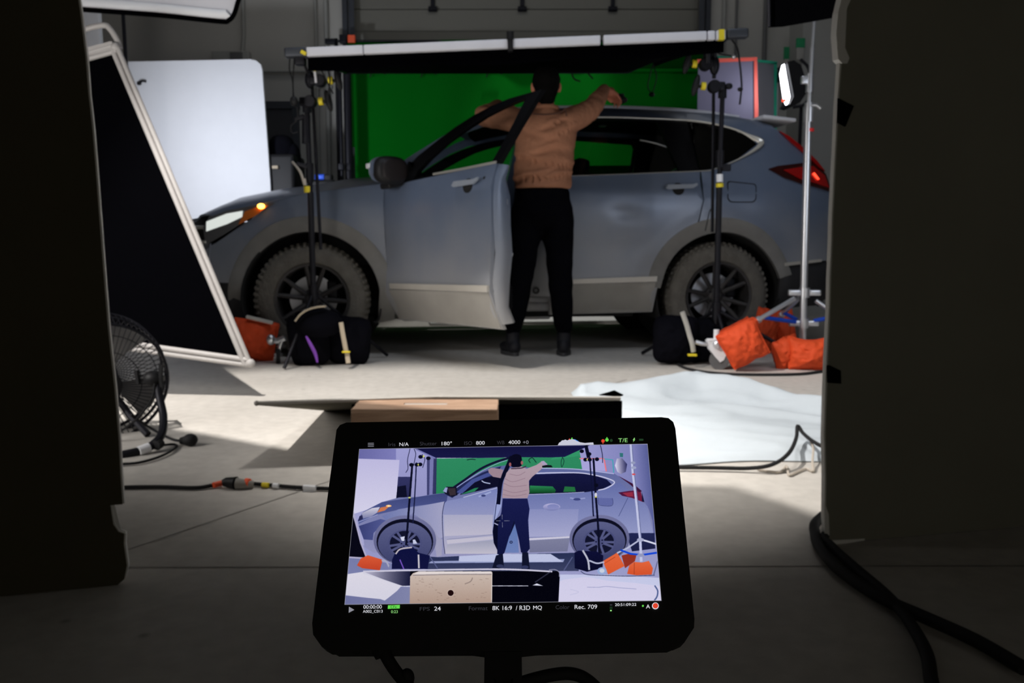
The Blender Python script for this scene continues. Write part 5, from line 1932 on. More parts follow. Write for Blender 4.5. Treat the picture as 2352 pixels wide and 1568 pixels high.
for k, ft in enumerate(feet):
    a = hub + (ft - hub).normalized() * 0.08
    g = MB().cyl(a, ft, 0.0135)
    g.cyl(a.lerp(ft, 0.48), a.lerp(ft, 0.52), 0.02)
    g.build('leg', 'silver', st)
    m = a.lerp(ft, 0.44)
    g = MB().tube([hub2 + (m - hub2).normalized() * 0.06, m], 0.012, 8)
    g.build('brace', 'blue_metal', st)


def caster(parent, ft, s=1):
    g = MB()
    wc_ = V((ft.x + 0.03 * s, ft.y, 0.055))
    g.lathe([(0.0, -0.012), (0.055, -0.012), (0.055, 0.012), (0.0, 0.012)], wc_, (0.25, 1, 0), 28)
    w = g.build('caster_wheel', 'lamp_dark', parent)
    g = MB()
    g.prism([(-0.075, 0.11), (0.03, 0.115), (0.045, 0.06), (0.02, 0.0), (0.0, -0.012), (-0.03, 0.02), (-0.06, 0.06)], wc_ + V((0, -0.022, 0)), (1, 0.0, 0), (0, 0, 1), 0.006)
    g.prism([(-0.075, 0.11), (0.03, 0.115), (0.045, 0.06), (0.02, 0.0), (0.0, -0.012), (-0.03, 0.02), (-0.06, 0.06)], wc_ + V((0, 0.028, 0)), (1, 0.0, 0), (0, 0, 1), 0.006)
    g.box(wc_ + V((-0.02, 0, 0.112)), (0.10, 0.05, 0.012), bev=0.004)
    g.cyl(wc_ + V((-0.02, 0, 0.11)), wc_ + V((-0.02, 0, 0.17)), 0.016)
    g.build('caster_fork', 'white_card', parent)
    g = MB()
    g.tube([wc_ + V((0.06, -0.03, 0.075)), wc_ + V((0.085, -0.035, 0.06)), wc_ + V((0.08, -0.035, 0.04))], 0.006, 6, smooth=3)
    g.build('brake_lever', 'silver', parent)


caster(st, V((at(1640, 820, 4.75).x - 0.0, 4.75, 0)))
caster(st, V((feet[1].x, feet[1].y, 0)))
caster(st, V((feet[2].x, feet[2].y, 0)))
g = MB()
g.tube([at(1598, 785, 4.74), at(1620, 790, 4.74), at(1650, 785, 4.74), at(1665, 775, 4.75)], 0.012, 8, smooth=3)
g.ell(at(1648, 790, 4.73), (0.03, 0.025, 0.025))
g.build('socket_arm', 'silver', st)

# ================================================================== SANDBAGS
def pillow_mb(c, size, R, seed=0, sag=0.0, rnd_=0.05):
    g = MB()
    c = V(c)
    nu, nv = 28, 20
    vs, fs = [], []

    def pt(u, v, s):
        x, z = 2 * u - 1, 2 * v - 1
        e = (1 - abs(x) ** 2.3) * (1 - abs(z) ** 2.3)
        th = max(0.0, e) ** 0.55
        th *= 1 + 0.10 * math.sin(5 * x + seed) * math.cos(4 * z + seed * 2)
        nx = mnoise.noise(V((x * 2 + seed, z * 2, seed)))
        X = x * size[0] / 2 * (1 - 0.06 * (1 - z * z) + 0.03 * z)
        Z = z * size[2] / 2 * (1 - 0.07 * (1 - x * x)) - sag * (1 - x * x) * (0.5 + 0.5 * z) + 0.012 * nx * 1.0
        Y = s * th * size[1] / 2 + 0.010 * mnoise.noise(V((x * 5, z * 5 + seed, s)))
        if s == 0:
            Y = 0
        X *= 1 - rnd_ * (z ** 4)
        Z *= 1 - rnd_ * (x ** 4)
        return c + R @ V((X, Y, Z))
    for s in (-1, 1):
        g.grid(lambda u, v, s=s: pt(u, v, s), nu, nv)
    # stitched rim
    rim_ = [pt(i / 20, 0, 0) for i in range(20)] + [pt(1, i / 14, 0) for i in range(14)] + [pt(1 - i / 20, 1, 0) for i in range(20)] + [pt(0, 1 - i / 14, 0) for i in range(14)]
    g.tube(rim_, 0.005, 6, closed=True)
    return g


Ry = lambda a: Matrix.Rotation(math.radians(a), 3, 'Y')
Rz = lambda a: Matrix.Rotation(math.radians(a), 3, 'Z')
Rx = lambda a: Matrix.Rotation(math.radians(a), 3, 'X')
# left orange bag behind the flag corner
t = thing('sandbag', 'orange sandbag at the lower right corner of the framed flag', 'sandbag', (-1.5, 5.05, 0), 'orange sandbags')
pillow_mb((-1.545, 5.08, 0.125), (0.26, 0.13, 0.25), Rz(8) @ Ry(10), 1.2).build('bag', 'orange_bag', t)
MB().box((-1.50, 5.05, 0.252), (0.16, 0.03, 0.02), Ry(14), bev=0.006).build('handle', 'grey_strap', t)
# right, hanging on the leg of the rolling stand
t = thing('sandbag', 'orange sandbag slung over the leg of the chrome stand next to the caster wheel', 'sandbag', (1.4, 4.7, 0.1), 'orange sandbags')
pillow_mb(at(1707, 790, 4.66), (0.225, 0.11, 0.225), Rz(-5) @ Ry(-29), 2.1).build('front_pouch', 'orange_bag', t)
pillow_mb(at(1698, 785, 4.84), (0.215, 0.10, 0.22), Rz(-5) @ Ry(-29), 3.1).build('rear_pouch', 'orange_bag', t)
MB().tube([at(1668, 778, 4.75), at(1690, 764, 4.735), at(1735, 738, 4.75)], 0.028, 8, smooth=3, flat=1.6).build('saddle', 'orange_bag', t)
t = thing('sandbag', 'darker orange sandbag in the shade behind the blue brace', 'sandbag', (1.6, 5.4, 0), 'orange sandbags')
pillow_mb((1.62, 5.42, 0.155), (0.17, 0.12, 0.27), Rz(10) @ Ry(14), 4.0).build('left_pouch', 'orange_bag', t)
pillow_mb((1.745, 5.45, 0.145), (0.14, 0.12, 0.27), Rz(-10) @ Ry(-12), 5.0).build('right_pouch', 'orange_bag', t)
t = thing('sandbag', 'orange sandbag sitting on the floor at the foot of the chrome column, two pouches', 'sandbag', (1.65, 4.78, 0), 'orange sandbags')
pillow_mb((1.665, 4.74, 0.095), (0.235, 0.14, 0.19), Rz(-6) @ Rx(-8), 6.0, sag=0.02).build('right_pouch', 'orange_bag', t)
pillow_mb((1.555, 4.80, 0.085), (0.17, 0.13, 0.18), Rz(25) @ Ry(-16), 7.4).build('left_pouch', 'orange_bag', t)

# dark saddle bags at the stands
def dark_bag(name, label, c, w, h, dpt, seed, lobes):
    t = thing(name, label, 'sandbag', (c[0], c[1], 0), 'black saddle sandbags')
    for k, (dx, dy, dz, ww, hh, rot) in enumerate(lobes):
        pillow_mb((c[0] + dx, c[1] + dy, c[2] + dz), (ww, dpt, hh), rot, seed + k, 0.0, 0.17).build('pouch', 'navy_bag', t)
    return t


b = dark_bag('sandbag', 'black saddle sandbag with beige straps before the front wheel', (-1.12, 4.90, 0.15), 0.5, 0.3, 0.15, 2,
             [(-0.055, 0, 0.0, 0.24, 0.31, Ry(-6)), (0.165, 0.06, -0.01, 0.26, 0.29, Ry(3)), (-0.02, 0.1, 0.02, 0.30, 0.30, Ry(0))])
g = MB()
g.ell(at(733, 742, 4.86), (0.135, 0.10, 0.085))
g.build('draped_top', 'navy_bag', b)
MB().tube([at(678, 737, 4.76), at(690, 722, 4.76), at(707, 711, 4.77), at(728, 705, 4.78), at(748, 703, 4.80)], 0.013, 8, smooth=5, flat=0.45, up=(0, -1, 0)).build('beige_strap', 'beige_strap', b)
MB().tube([at(783, 740, 4.77), at(788, 770, 4.76), at(795, 806, 4.76), at(797, 812, 4.76), at(800, 834, 4.75)], 0.013, 8, smooth=3, flat=0.45, up=(1, 0, 0)).build('beige_strap', 'beige_strap', b)
MB().box(at(795, 808, 4.745), (0.045, 0.012, 0.010), bev=0.003).build('buckle', 'yellow', b)
MB().tube([at(703, 772, 4.76), at(714, 792, 4.75), at(724, 812, 4.76), at(729, 832, 4.76)], lambda u: 0.006 + 0.006 * math.sin(PI * u), 8, smooth=4, flat=0.6).build('purple_strap', 'purple', b)
b = dark_bag('sandbag', 'black saddle sandbag with a pale strap before the rear wheel', (0.98, 4.92, 0.15), 0.4, 0.3, 0.14, 12,
             [(-0.03, 0, 0.0, 0.27, 0.29, Ry(2)), (0.16, 0.06, -0.01, 0.26, 0.27, Ry(-4))])
MB().tube([at(1567, 716, 4.80), at(1577, 745, 4.81), at(1584, 770, 4.815), at(1590, 790, 4.815), at(1593, 808, 4.82)], 0.014, 8, smooth=4, flat=0.45, up=(1, 0, 0)).build('pale_strap', 'grey_strap', b)
MB().box(at(1590, 815, 4.80), (0.05, 0.03, 0.012), bev=0.003).build('buckle', 'yellow', b)
# chrome caster leg of another stand at the left
t = thing('rolling_stand', 'small chrome caster leg showing between orange bag and black bag at left', 'light stand', (-1.35, 5.0, 0))
g = MB()
g.tube([at(618, 778, 4.99), at(635, 783, 4.99), at(655, 776, 4.99)], 0.018, 8, smooth=3)
g.cyl(at(650, 776, 4.99), at(640, 806, 4.98), 0.014)
g.ell(at(622, 780, 4.97), (0.026, 0.025, 0.032))
g.build('leg_joint', 'silver', t)
MB().cyl(at(639, 820, 4.98), at(639, 811, 4.98), 0.025).build('caster_stem', 'silver', t)
MB().lathe([(0.0, -0.012), (0.045, -0.012), (0.045, 0.012), (0.0, 0.012)], (at(639, 830, 4.98).x, 4.98, 0.046), (1, 0.3, 0), 24).build('caster_wheel', 'black_rubber', t)

# cable loop on the floor at the right
pts = [gnd(x, y, .008) for x, y in [(1593, 816), (1565, 818), (1554, 826), (1560, 838), (1590, 849), (1650, 857), (1730, 860), (1830, 859), (1885, 853), (1935, 846)]]
tag(MB().tube(pts, 0.008, 8, smooth=6).build('floor_cable', 'black_rubber'), 'thin dark cable curving round the caster and orange bags on the floor', 'cable')

# ================================================================== FLOOR THINGS IN FRONT OF THE CAR
# bounce board: black V-flat folded low on the floor, white face towards the car
bb = thing('bounce_board', 'folded foam board lying low before the car, white above and black below', 'reflector', (-0.2, 2.85, 0))
BZ = 0.208
E_ = lambda px, py: gnd(px, py, BZ)
tl, tm, tr = gnd(590, 921, BZ), gnd(1000, 908, BZ + 0.004), gnd(1425, 910, BZ)
g = MB()


def panel(u, v):
    a = tl.lerp(tm, u * 2) if u < 0.5 else tm.lerp(tr, u * 2 - 1)
    b = V((a.x + 0.02, a.y + 0.88, 0.012))
    return a.lerp(b, v)


g.grid(panel, 12, 6)
wp = g.build('white_panel', 'white_foam', bb, solid=0.008)
g = MB()
g.grid(lambda u, v: panel(u, v) + V((0, -0.002, -0.010)), 12, 6)
g.build('black_backing', 'black_foam', bb, solid=0.003)
g = MB()
g.tube([tl + V((0, -0.004, -0.006)), tm + V((0, -0.004, -0.006)), tr + V((0, -0.004, -0.006))], 0.0065, 6)
g.ell(tl + V((0, -0.004, -0.006)), (0.009,) * 3, su=8, sv=6)
g.build('panel_edge', 'dust_grey', bb)
fy = tr.y + 0.02
l0 = gnd(792, 925, BZ)
MB().prism([(l0.x, 0.003), (tr.x + 0.006, 0.003), (tr.x + 0.006, BZ - 0.016), (0.3, BZ - 0.018), (0.0, BZ - 0.03), (-0.3, BZ - 0.03), (l0.x, BZ - 0.028)], (0, 2.79, 0), (1, 0, 0), (0, 0, 1), 0.012).build('black_front_panel', 'black_cloth', bb, smooth=False)
g = MB()
g.add([tr + V((-0.06, 0, 0.006)), tr + V((-0.02, 0, 0.018)), tr + V((0.010, 0, 0.003)), tr + V((0.012, 0.10, -0.02)), tr + V((-0.06, 0.1, -0.015))], [(0, 1, 2, 3, 4)])
g.build('hinge_tape', 'black_cloth', bb, solid=0.003)
# apple box
ab = thing('apple_box', 'plywood apple box with a hand slot, standing against the bounce board', 'wooden box', (-0.27, 2.7, 0))
AX0, AX1, AY0 = gnd(803, 942, .203).x, gnd(1143, 942, .203).x, 2.605
AW = AX1 - AX0
AD = 0.165
g = MB()
slot = [(-0.068, -0.016), (0.068, -0.016), (0.068, 0.016), (-0.068, 0.016)]
cxm = (AX0 + AX1) / 2 - 0.0
# top as four boards round the slot
sx0, sx1 = gnd(929, 925, .203).x, gnd(1028, 925, .203).x
sy0, sy1 = AY0 + 0.075, AY0 + 0.105
g.box(((AX0 + AX1) / 2, (AY0 + sy0) / 2, 0.194), (AW, sy0 - AY0, 0.018), bev=0.004)
g.box(((AX0 + AX1) / 2, (sy1 + AY0 + AD) / 2, 0.194), (AW, AY0 + AD - sy1, 0.018), bev=0.004)
g.box(((AX0 + sx0) / 2, (sy0 + sy1) / 2, 0.1945), (sx0 - AX0, sy1 - sy0 + 0.01, 0.017))
g.box(((sx1 + AX1) / 2, (sy0 + sy1) / 2, 0.1945), (AX1 - sx1, sy1 - sy0 + 0.01, 0.017))
g.build('top', 'plywood', ab)
MB().box(((sx0 + sx1) / 2, (sy0 + sy1) / 2, 0.198), (sx1 - sx0, sy1 - sy0, 0.004)).build('slot_plate', 'dust_grey', ab)
g = MB()
hole = [(((AX0 + AX1) / 2) + 0.016 * math.cos(2 * PI * i / 20), 0.10 + 0.016 * math.sin(2 * PI * i / 20)) for i in range(20)]
# front face with a round hole
res = delaunay_2d_cdt([V(p) for p in [(AX0, 0.002), (AX1, 0.002), (AX1, 0.186), (AX0, 0.186)] + hole], [(0, 1), (1, 2), (2, 3), (3, 0)] + [(4 + i, 4 + (i + 1) % 20) for i in range(20)], [], 0, 1e-6)
P = res[0]
hc = V(((AX0 + AX1) / 2, 0.10))
F = [f for f in res[2] if (sum((P[i] for i in f), V((0, 0))) / len(f) - hc).length > 0.0155]
vs = [V((p.x, AY0, p.y)) for p in P] + [V((p.x, AY0 + 0.018, p.y)) for p in P]
k = len(P)
fs = [tuple(f) for f in F] + [tuple(i + k for i in f)[::-1] for f in F]
g.add(vs, fs)
g.box(((AX0 + AX1) / 2, AY0 + AD - 0.01, 0.094), (AW, 0.018, 0.184))
g.box((AX0 + 0.009, AY0 + AD / 2, 0.094), (0.018, AD - 0.02, 0.184))
g.box((AX1 - 0.009, AY0 + AD / 2, 0.094), (0.018, AD - 0.02, 0.184))
g.build('sides', 'plywood', ab)

# crumpled white cloth on the floor, right
def top_edge(px):
    return interp(px, [(1320, 912), (1345, 893), (1395, 896), (1430, 905), (1490, 897), (1590, 889), (1680, 905), (1780, 925), (1895, 952), (2050, 985)])


mus = MB()
NU, NV = 90, 60


def msl(u, v):
    X = 0.28 + 1.75 * u
    back = interp(X, [(0.28, 4.0), (0.35, 4.02), (0.6, 3.98), (0.85, 4.05), (1.1, 3.85), (1.3, 3.55), (1.6, 3.3), (2.03, 3.1)])
    front = 2.72 + 0.02 * math.sin(X * 9) + 0.03 * mnoise.noise(V((X * 3, 0, 0)))
    Y = front + (back - front) * v
    z = 0.012
    # raised fold along the back edge
    rb = math.exp(-((v - 0.90) / 0.09) ** 2)
    z += rb * (0.050 + 0.045 * math.exp(-((X - 0.85) / 0.25) ** 2) + 0.02 * mnoise.noise(V((X * 4, 1, 0))))
    rb2 = math.exp(-((v - (0.62 - 0.15 * (X - 0.8))) / 0.04) ** 2)
    z += rb2 * 0.026 * max(0, min(1, (X - 0.6) * 4))
    n = mnoise.noise(V((X * 3.2, Y * 6, 0.3)))
    n2 = mnoise.noise(V((X * 9 + Y * 5, Y * 14, 1.3)))
    ridge = 1 - abs(mnoise.noise(V((X * 2.5 + 4, Y * 7 + X * 2, 2.0)))) * 2
    z += 0.018 * max(0, n) + 0.006 * n2 + 0.014 * max(0, ridge) ** 3
    ed = min(1, v / 0.04, (1 - v) / 0.03, u / 0.02, (1 - u) / 0.02)
    z = 0.004 + max(0.0, z) * max(0.05, ed)
    if X > 1.3 and v > 0.8:
        pass
    return V((X, Y, z))


mus.grid(msl, NU, NV)
tag(mus.build('floor_cloth', 'muslin', solid=0.002, angle=80), 'crumpled bright white cloth spread on the floor at the right', 'cloth')
zc = lambda px, py, z=0.03: gnd(px, py, z)
cbl = MB().tube([gnd(1540, 1073, .012), gnd(1640, 1074, .012), gnd(1720, 1075, .014), gnd(1775, 1066, .03), gnd(1812, 1040, .05), gnd(1829, 1005, .06), gnd(1832, 978, .09), gnd(1845, 995, .07), gnd(1870, 1015, .06), gnd(1905, 1032, .05), gnd(1960, 1050, .03)], 0.0065, 8, smooth=6)
tag(cbl.build('floor_cable', 'black_rubber'), 'thin black cable crossing the white cloth and peaking in a sharp bend', 'cable')
g = MB().tube([gnd(1862, 1012, .05), gnd(1868, 1030, .04), gnd(1866, 1060, .02), gnd(1868, 1082, .006), gnd(1850, 1076, .006), gnd(1825, 1086, .006), gnd(1812, 1090, .006), gnd(1806, 1070, .006), gnd(1790, 1084, .006), gnd(1740, 1078, .006)], 0.004, 6, smooth=5)
tag(g.build('string', 'string'), 'pale tangled string at the front edge of the white cloth', 'string')

# joined cable on the floor, left
jc = thing('extension_cable', 'black cable with a plug joint and orange, yellow and white tape on the floor', 'cable', gnd(500, 1115))
line = [(230, 1122), (285, 1119), (370, 1118), (450, 1120), (490, 1114)]
MB().tube([gnd(x, y, .008) for x, y in line], 0.0062, 8, smooth=5).build('left_lead', 'black_rubber', jc)
MB().tube([gnd(x, y, .008) for x, y in [(575, 1110), (610, 1113), (645, 1116), (680, 1119), (730, 1121), (800, 1124)]], 0.0062, 8, smooth=5).build('right_lead', 'black_rubber', jc)
MB().cyl(gnd(490, 1114, .011), gnd(510, 1109, .011), 0.0085).build('orange_tape', 'orange_tape', jc)
MB().tube([gnd(511, 1109, .016), gnd(520, 1107, .018), gnd(542, 1109, .018)], lambda t: 0.010 + 0.009 * t, 12).build('plug', 'black_plastic', jc)
MB().tube([gnd(543, 1110, .017), gnd(560, 1111, .016), gnd(582, 1112, .012)], lambda t: 0.017 - 0.006 * t, 12).build('connector', 'dust_grey', jc)
MB().cyl(gnd(565, 1107, .02), gnd(573, 1108, .02), 0.012).build('orange_mark', 'orange_tape', jc)
MB().cyl(gnd(603, 1113, .010), gnd(617, 1114, .010), 0.0075).build('yellow_tape', 'yellow', jc)
MB().cyl(gnd(628, 1115, .010), gnd(640, 1116, .010), 0.0080).build('white_tape', 'white_card', jc)
MB().tube([gnd(698, 1119, .010), gnd(726, 1121, .010)], 0.0085, 8).build('white_label', 'white_card', jc)
MB().box(gnd(710, 1127, .002), (0.035, 0.012, 0.002)).build('white_label_tail', 'white_card', jc)

# ================================================================== FAN
FNY = 3.15
fan = thing('drum_fan', 'black wire-caged floor fan peeking out behind the left foam board', 'fan', (-1.45, FNY, 0))
fc = at(228, 868, FNY)
axf = V((0.55, -0.80, -0.18)).normalized()
u_ = axf.orthogonal().normalized()
w_ = axf.cross(u_)
RF = 0.235
cage = MB()
for hgt, rr, rad in ((-0.06, RF, 0.006), (0.0, RF * 1.005, 0.006), (0.07, RF * 0.97, 0.006)):
    cage.tube([fc + axf * hgt + (u_ * math.cos(2 * PI * i / 48) + w_ * math.sin(2 * PI * i / 48)) * rr for i in range(48)], rad, 6, closed=True)
for rr, hgt in ((0.06, 0.10), (0.13, 0.095), (0.19, 0.085)):
    cage.tube([fc + axf * hgt + (u_ * math.cos(2 * PI * i / 40) + w_ * math.sin(2 * PI * i / 40)) * rr for i in range(40)], 0.002, 5, closed=True)
for k in range(72):
    a = 2 * PI * k / 72
    d_ = u_ * math.cos(a) + w_ * math.sin(a)
    cage.tube([fc + axf * 0.10 + d_ * 0.05, fc + axf * 0.095 + d_ * 0.14, fc + axf * 0.07 + d_ * RF * 0.97, fc + d_ * RF * 1.005, fc - axf * 0.06 + d_ * RF, fc - axf * 0.11 + d_ * 0.14, fc - axf * 0.12 + d_ * 0.05], 0.0016, 4)
cage.build('cage', 'black_metal', fan)
MB().lathe([(0.0, 0.105), (0.055, 0.103), (0.06, 0.09), (0.0, 0.09)], fc, axf, 24).build('centre_badge', 'black_plastic', fan)
g = MB()
g.lathe([(0.0, -0.14), (0.06, -0.14), (0.07, -0.10), (0.07, -0.02), (0.03, 0.0), (0.0, 0.0)], fc, axf, 24)
g.build('motor', 'black_plastic', fan)
for k in range(4):
    a0 = 2 * PI * k / 4 + 0.4
    g = MB()

    def bl(u, v, a0=a0):
        a = a0 + (u - 0.5) * 0.9 * (0.7 + 0.3 * v)
        d_ = u_ * math.cos(a) + w_ * math.sin(a)
        return fc + d_ * (0.05 + 0.165 * v) + axf * (0.02 + 0.035 * (u - 0.5))
    g.grid(bl, 8, 6)
    g.build('blade', 'lamp_dark', fan, solid=0.003)
g = MB()
p = at(352, 868, FNY - 0.1)
g.ell(p, (0.035, 0.03, 0.028))
g.cyl(p + V((-0.06, 0, 0.0)), p + V((0.04, 0, 0.0)), 0.010)
g.tube([p + V((0.035, -0.01, -0.03)), p + V((0.03, -0.01, 0.0)), p + V((0.035, -0.01, 0.05))], 0.009, 6)
g.tube([p + V((-0.05, -0.01, -0.02)), p + V((-0.055, -0.01, 0.03))], 0.009, 6)
g.build('tilt_knob', 'black_plastic', fan)
g = MB().tube([at(362, 880, FNY - 0.1), at(367, 915, FNY - 0.12), at(375, 955, FNY - 0.16), at(372, 995, FNY - 0.22), at(352, 1020, FNY - 0.28), at(325, 1034, FNY - 0.32), at(270, 1046, FNY - 0.36), at(200, 1052, FNY - 0.38)], 0.0145, 10, smooth=6)
g.build('curved_stand', 'black_metal', fan)
g = MB().tube([at(352, 1020, FNY - 0.28), at(362, 1024, FNY - 0.29), at(368, 1018, FNY - 0.26)], 0.016, 8)
g.build('foot', 'black_rubber', fan)
g = MB().tube([at(318, 1036, FNY - 0.33), at(342, 1027, FNY - 0.30)], 0.0165, 12)
g.build('white_sleeve', 'white_card', fan)
g = MB().tube([at(262, 905, FNY + 0.02), at(300, 955, FNY - 0.02), at(340, 998, FNY - 0.06)], 0.013, 8)
g.build('rear_leg', 'black_metal', fan)
g = MB().tube([at(355, 880, FNY - 0.12), at(352, 905, FNY - 0.12), at(340, 930, FNY - 0.12), at(318, 958, FNY - 0.12), at(280, 988, FNY - 0.14), at(240, 1010, FNY - 0.14)], 0.0045, 6, smooth=5)
g.build('cord', 'black_rubber', fan)
g = MB().tube([gnd(300, 952, .1), gnd(350, 985, .03), gnd(395, 1008, .008), gnd(425, 1012, .012)], 0.0048, 6, smooth=5)
g.ell(gnd(437, 1010, .022), (0.026, 0.026, 0.022))
g.cyl(gnd(415, 1012, .016), gnd(437, 1010, .02), 0.012, 0.02)
g.build('plug_lead', 'black_rubber', fan)
g = MB().tube([gnd(262, 1066, .008), gnd(320, 1062, .008), gnd(375, 1045, .008), gnd(405, 1026, .008), gnd(395, 1020, .008), gnd(350, 1026, .008)], 0.0048, 6, smooth=5)
g.build('cord', 'black_rubber', fan)

# boards lying on the floor on the far side of the car
tag(MB().box((0.25, 7.52, 0.014), (1.95, 0.42, 0.022), Rz(8)).build('foam_board', 'white_foam', smooth=False), 'white board lying flat on the floor beyond the car, seen under the sills', 'board')
# dark kit behind the bonnet
kit = thing('equipment_case', 'black case and gear piled between white card and stands', 'equipment', (-2.0, 7.5, 0))
KY = 7.45
g = MB()
a = at(648, 375, KY)
g.box((a.x, KY, a.z * 0.5), (0.30, 0.4, a.z + 0.12), bev=0.03)
g.build('case', 'black_plastic', kit)
g = MB()
g.ell(at(648, 345, KY), (0.11, 0.12, 0.13), p=0.8)
g.ell(at(672, 372, KY), (0.07, 0.1, 0.16), p=0.8)
g.build('bag', 'navy_bag', kit)
MB().box(at(632, 384, KY - 0.22), (0.05, 0.02, 0.025), bev=0.004).build('pale_label', 'beige_strap', kit)
bl = thing('blue_spotlight', 'small blue and black object behind the bonnet near the stands', 'gear', at(735, 408, 7.4))
a = at(736, 407, 7.4)
MB().box(a, (0.09, 0.06, 0.05), bev=0.012).build('blue_body', 'blue_metal', bl)
MB().box(a + V((0.07, 0.0, -0.005)), (0.07, 0.08, 0.06), bev=0.015).build('black_end', 'black_plastic', bl)
g = MB()
g.box((a.x + 0.02, 7.42, (a.z - 0.03) / 2), (0.25, 0.30, a.z - 0.03), bev=0.02)
g.build('case_below', 'black_plastic', bl)

# ================================================================== MONITOR
CX = lambda cx, cy: (780 + cx / 3.0947, 1000 + cy / 3.0952)
TLp, TRp, BRp, BLp = CX(138, 92), CX(2190, 55), CX(2290, 1172), CX(33, 1200)
ZT, ZB = 0.446, 0.4065


def cdepth(px, py, zc_):
    d = ray(px, py)
    fwd = V((0, _c, -_s))
    return V((0, 0, CAM_H)) + d * (zc_ / d.dot(fwd))


P_tl, P_tr, P_br, P_bl = cdepth(*TLp, ZT), cdepth(*TRp, ZT), cdepth(*BRp, ZB), cdepth(*BLp, ZB)
MO = (P_tl + P_tr + P_br + P_bl) / 4
MU = ((P_tr - P_tl) + (P_br - P_bl)).normalized()
MV = ((P_tl - P_bl) + (P_tr - P_br))
MV = (MV - MU * MV.dot(MU)).normalized()
MN = MU.cross(MV)     # towards the camera


def mo(px, py, off=0.0):
    o = MO + MN * off
    d = ray(px, py)
    t = (o - V((0, 0, CAM_H))).dot(MN) / d.dot(MN)
    p = V((0, 0, CAM_H)) + d * t - o
    return (p.dot(MU), p.dot(MV))


mon = thing('camera_monitor', 'black on-camera monitor in the foreground showing the car picture and readouts', 'monitor', tuple(MO))
out = [(770, 1000), (772, 985), (780, 974), (795, 968), (1160, 962), (1520, 956), (1536, 958), (1547, 967), (1552, 982), (1572, 1180), (1596, 1420), (1595, 1440), (1573, 1474), (1555, 1482), (1330, 1487), (1240, 1489), (1200, 1493), (1110, 1494), (1080, 1490), (752, 1492), (738, 1484), (718, 1456), (716, 1430), (742, 1210)]
poly = [mo(*p) for p in out]
g = MB().prism(poly, MO - MN * 0.0010, MU, MV, 0.012)
g.build('bezel', 'bezel', mon, smooth=False)
k = len(poly)
cen = V((sum(p[0] for p in poly) / k, sum(p[1] for p in poly) / k))
g = MB().prism([((p[0] - cen.x) * 0.985 + cen.x, (p[1] - cen.y) * 0.985 + cen.y) for p in poly], MO - MN * 0.013, MU, MV, 0.010)
g.build('rear_shell', 'bezel_edge', mon, smooth=False)
# mounting bracket, locking arm and leads
ctr = lambda px, py, off: MO + MN * off + MU * mo(px, py, off)[0] + MV * mo(px, py, off)[1]
br = thing('monitor_bracket', 'black bracket and arm holding the monitor from below', 'bracket', tuple(ctr(1155, 1530, -0.01)))
br_poly = [(1113, 1488), (1198, 1488), (1200, 1600), (1200, 1680), (1180, 1680), (1178, 1556), (1172, 1562), (1140, 1562), (1134, 1556), (1134, 1680), (1110, 1680), (1112, 1560)]
g = MB().prism([mo(*p, off=-0.004) for p in br_poly], MO - MN * 0.004, MU, MV, 0.016)
g.build('yoke', 'bezel_edge', br, smooth=False)
base = ctr(1155, 1660, -0.012)
g = MB().cyl(base, V((base.x, base.y + 0.01, base.z - 0.20)), 0.018)
g.build('arm', 'bezel_edge', br)
g = MB()
tp = V((base.x, base.y + 0.01, base.z - 0.20))
g.cyl(tp, V((tp.x, tp.y, 0.30)), 0.022)
for a in (90, 210, 330):
    g.cyl(V((tp.x, tp.y, 0.32)), V((tp.x + 0.16 * math.cos(math.radians(a)), tp.y + 0.16 * math.sin(math.radians(a)), 0.008)), 0.010)
g.build('support_post', 'bezel_edge', br)
ca = thing('monitor_cable', 'black lead with a kink leaving the monitor lower left', 'cable', tuple(ctr(900, 1500, -0.008)), 'monitor leads')
MB().tube([ctr(875, 1480, -.006), ctr(884, 1500, -.006), ctr(896, 1522, -.006), ctr(912, 1545, -.006), ctr(930, 1566, -.006), ctr(960, 1600, -.006), ctr(1000, 1640, -.01)], 0.0030, 10, smooth=5).build('lead', 'bezel_edge', ca)
MB().tube([ctr(872, 1488, -.006), ctr(880, 1503, -.006)], 0.0042, 10).build('plug', 'bezel_edge', ca)
MB().ell(ctr(935, 1556, -.006), (0.0035, 0.003, 0.0045)).build('kink', 'bezel_edge', ca)
MB().ell(ctr(820, 1492, -.006), (0.0022, 0.002, 0.0022)).build('button', 'bezel_edge', mon)
ca = thing('monitor_cable', 'black lead arching to the right from the bracket under the monitor', 'cable', tuple(ctr(1280, 1550, -0.01)), 'monitor leads')
MB().tube([ctr(1190, 1570, -.012), ctr(1230, 1558, -.012), ctr(1270, 1549, -.012), ctr(1305, 1546, -.012), ctr(1335, 1553, -.012), ctr(1362, 1572, -.012), ctr(1385, 1600, -.012), ctr(1400, 1650, -.012)], 0.0030, 10, smooth=6).build('lead', 'bezel_edge', ca)

# ---- picture shown on the screen: painted as flat shapes in the picture's own plane
IW, IH = 1200, 660
SRC = [(138, 92), (2190, 55), (2290, 1172), (33, 1200)]


def homog(src, dst):
    A, B = [], []
    for (x, y), (u, v) in zip(src, dst):
        A.append([x, y, 1, 0, 0, 0, -u * x, -u * y]); B.append(u)
        A.append([0, 0, 0, x, y, 1, -v * x, -v * y]); B.append(v)
    h = np.linalg.solve(np.array(A, float), np.array(B, float))
    return np.append(h, 1).reshape(3, 3)


HM = homog(SRC, [(0, 0), (IW, 0), (IW, IH), (0, IH)])


def tp_(p):
    q = HM @ np.array([p[0], p[1], 1.0])
    return (q[0] / q[2], q[1] / q[2])


buf = np.zeros((IH, IW, 3), np.float32)
yy_, xx_ = np.mgrid[0:IH, 0:IW]


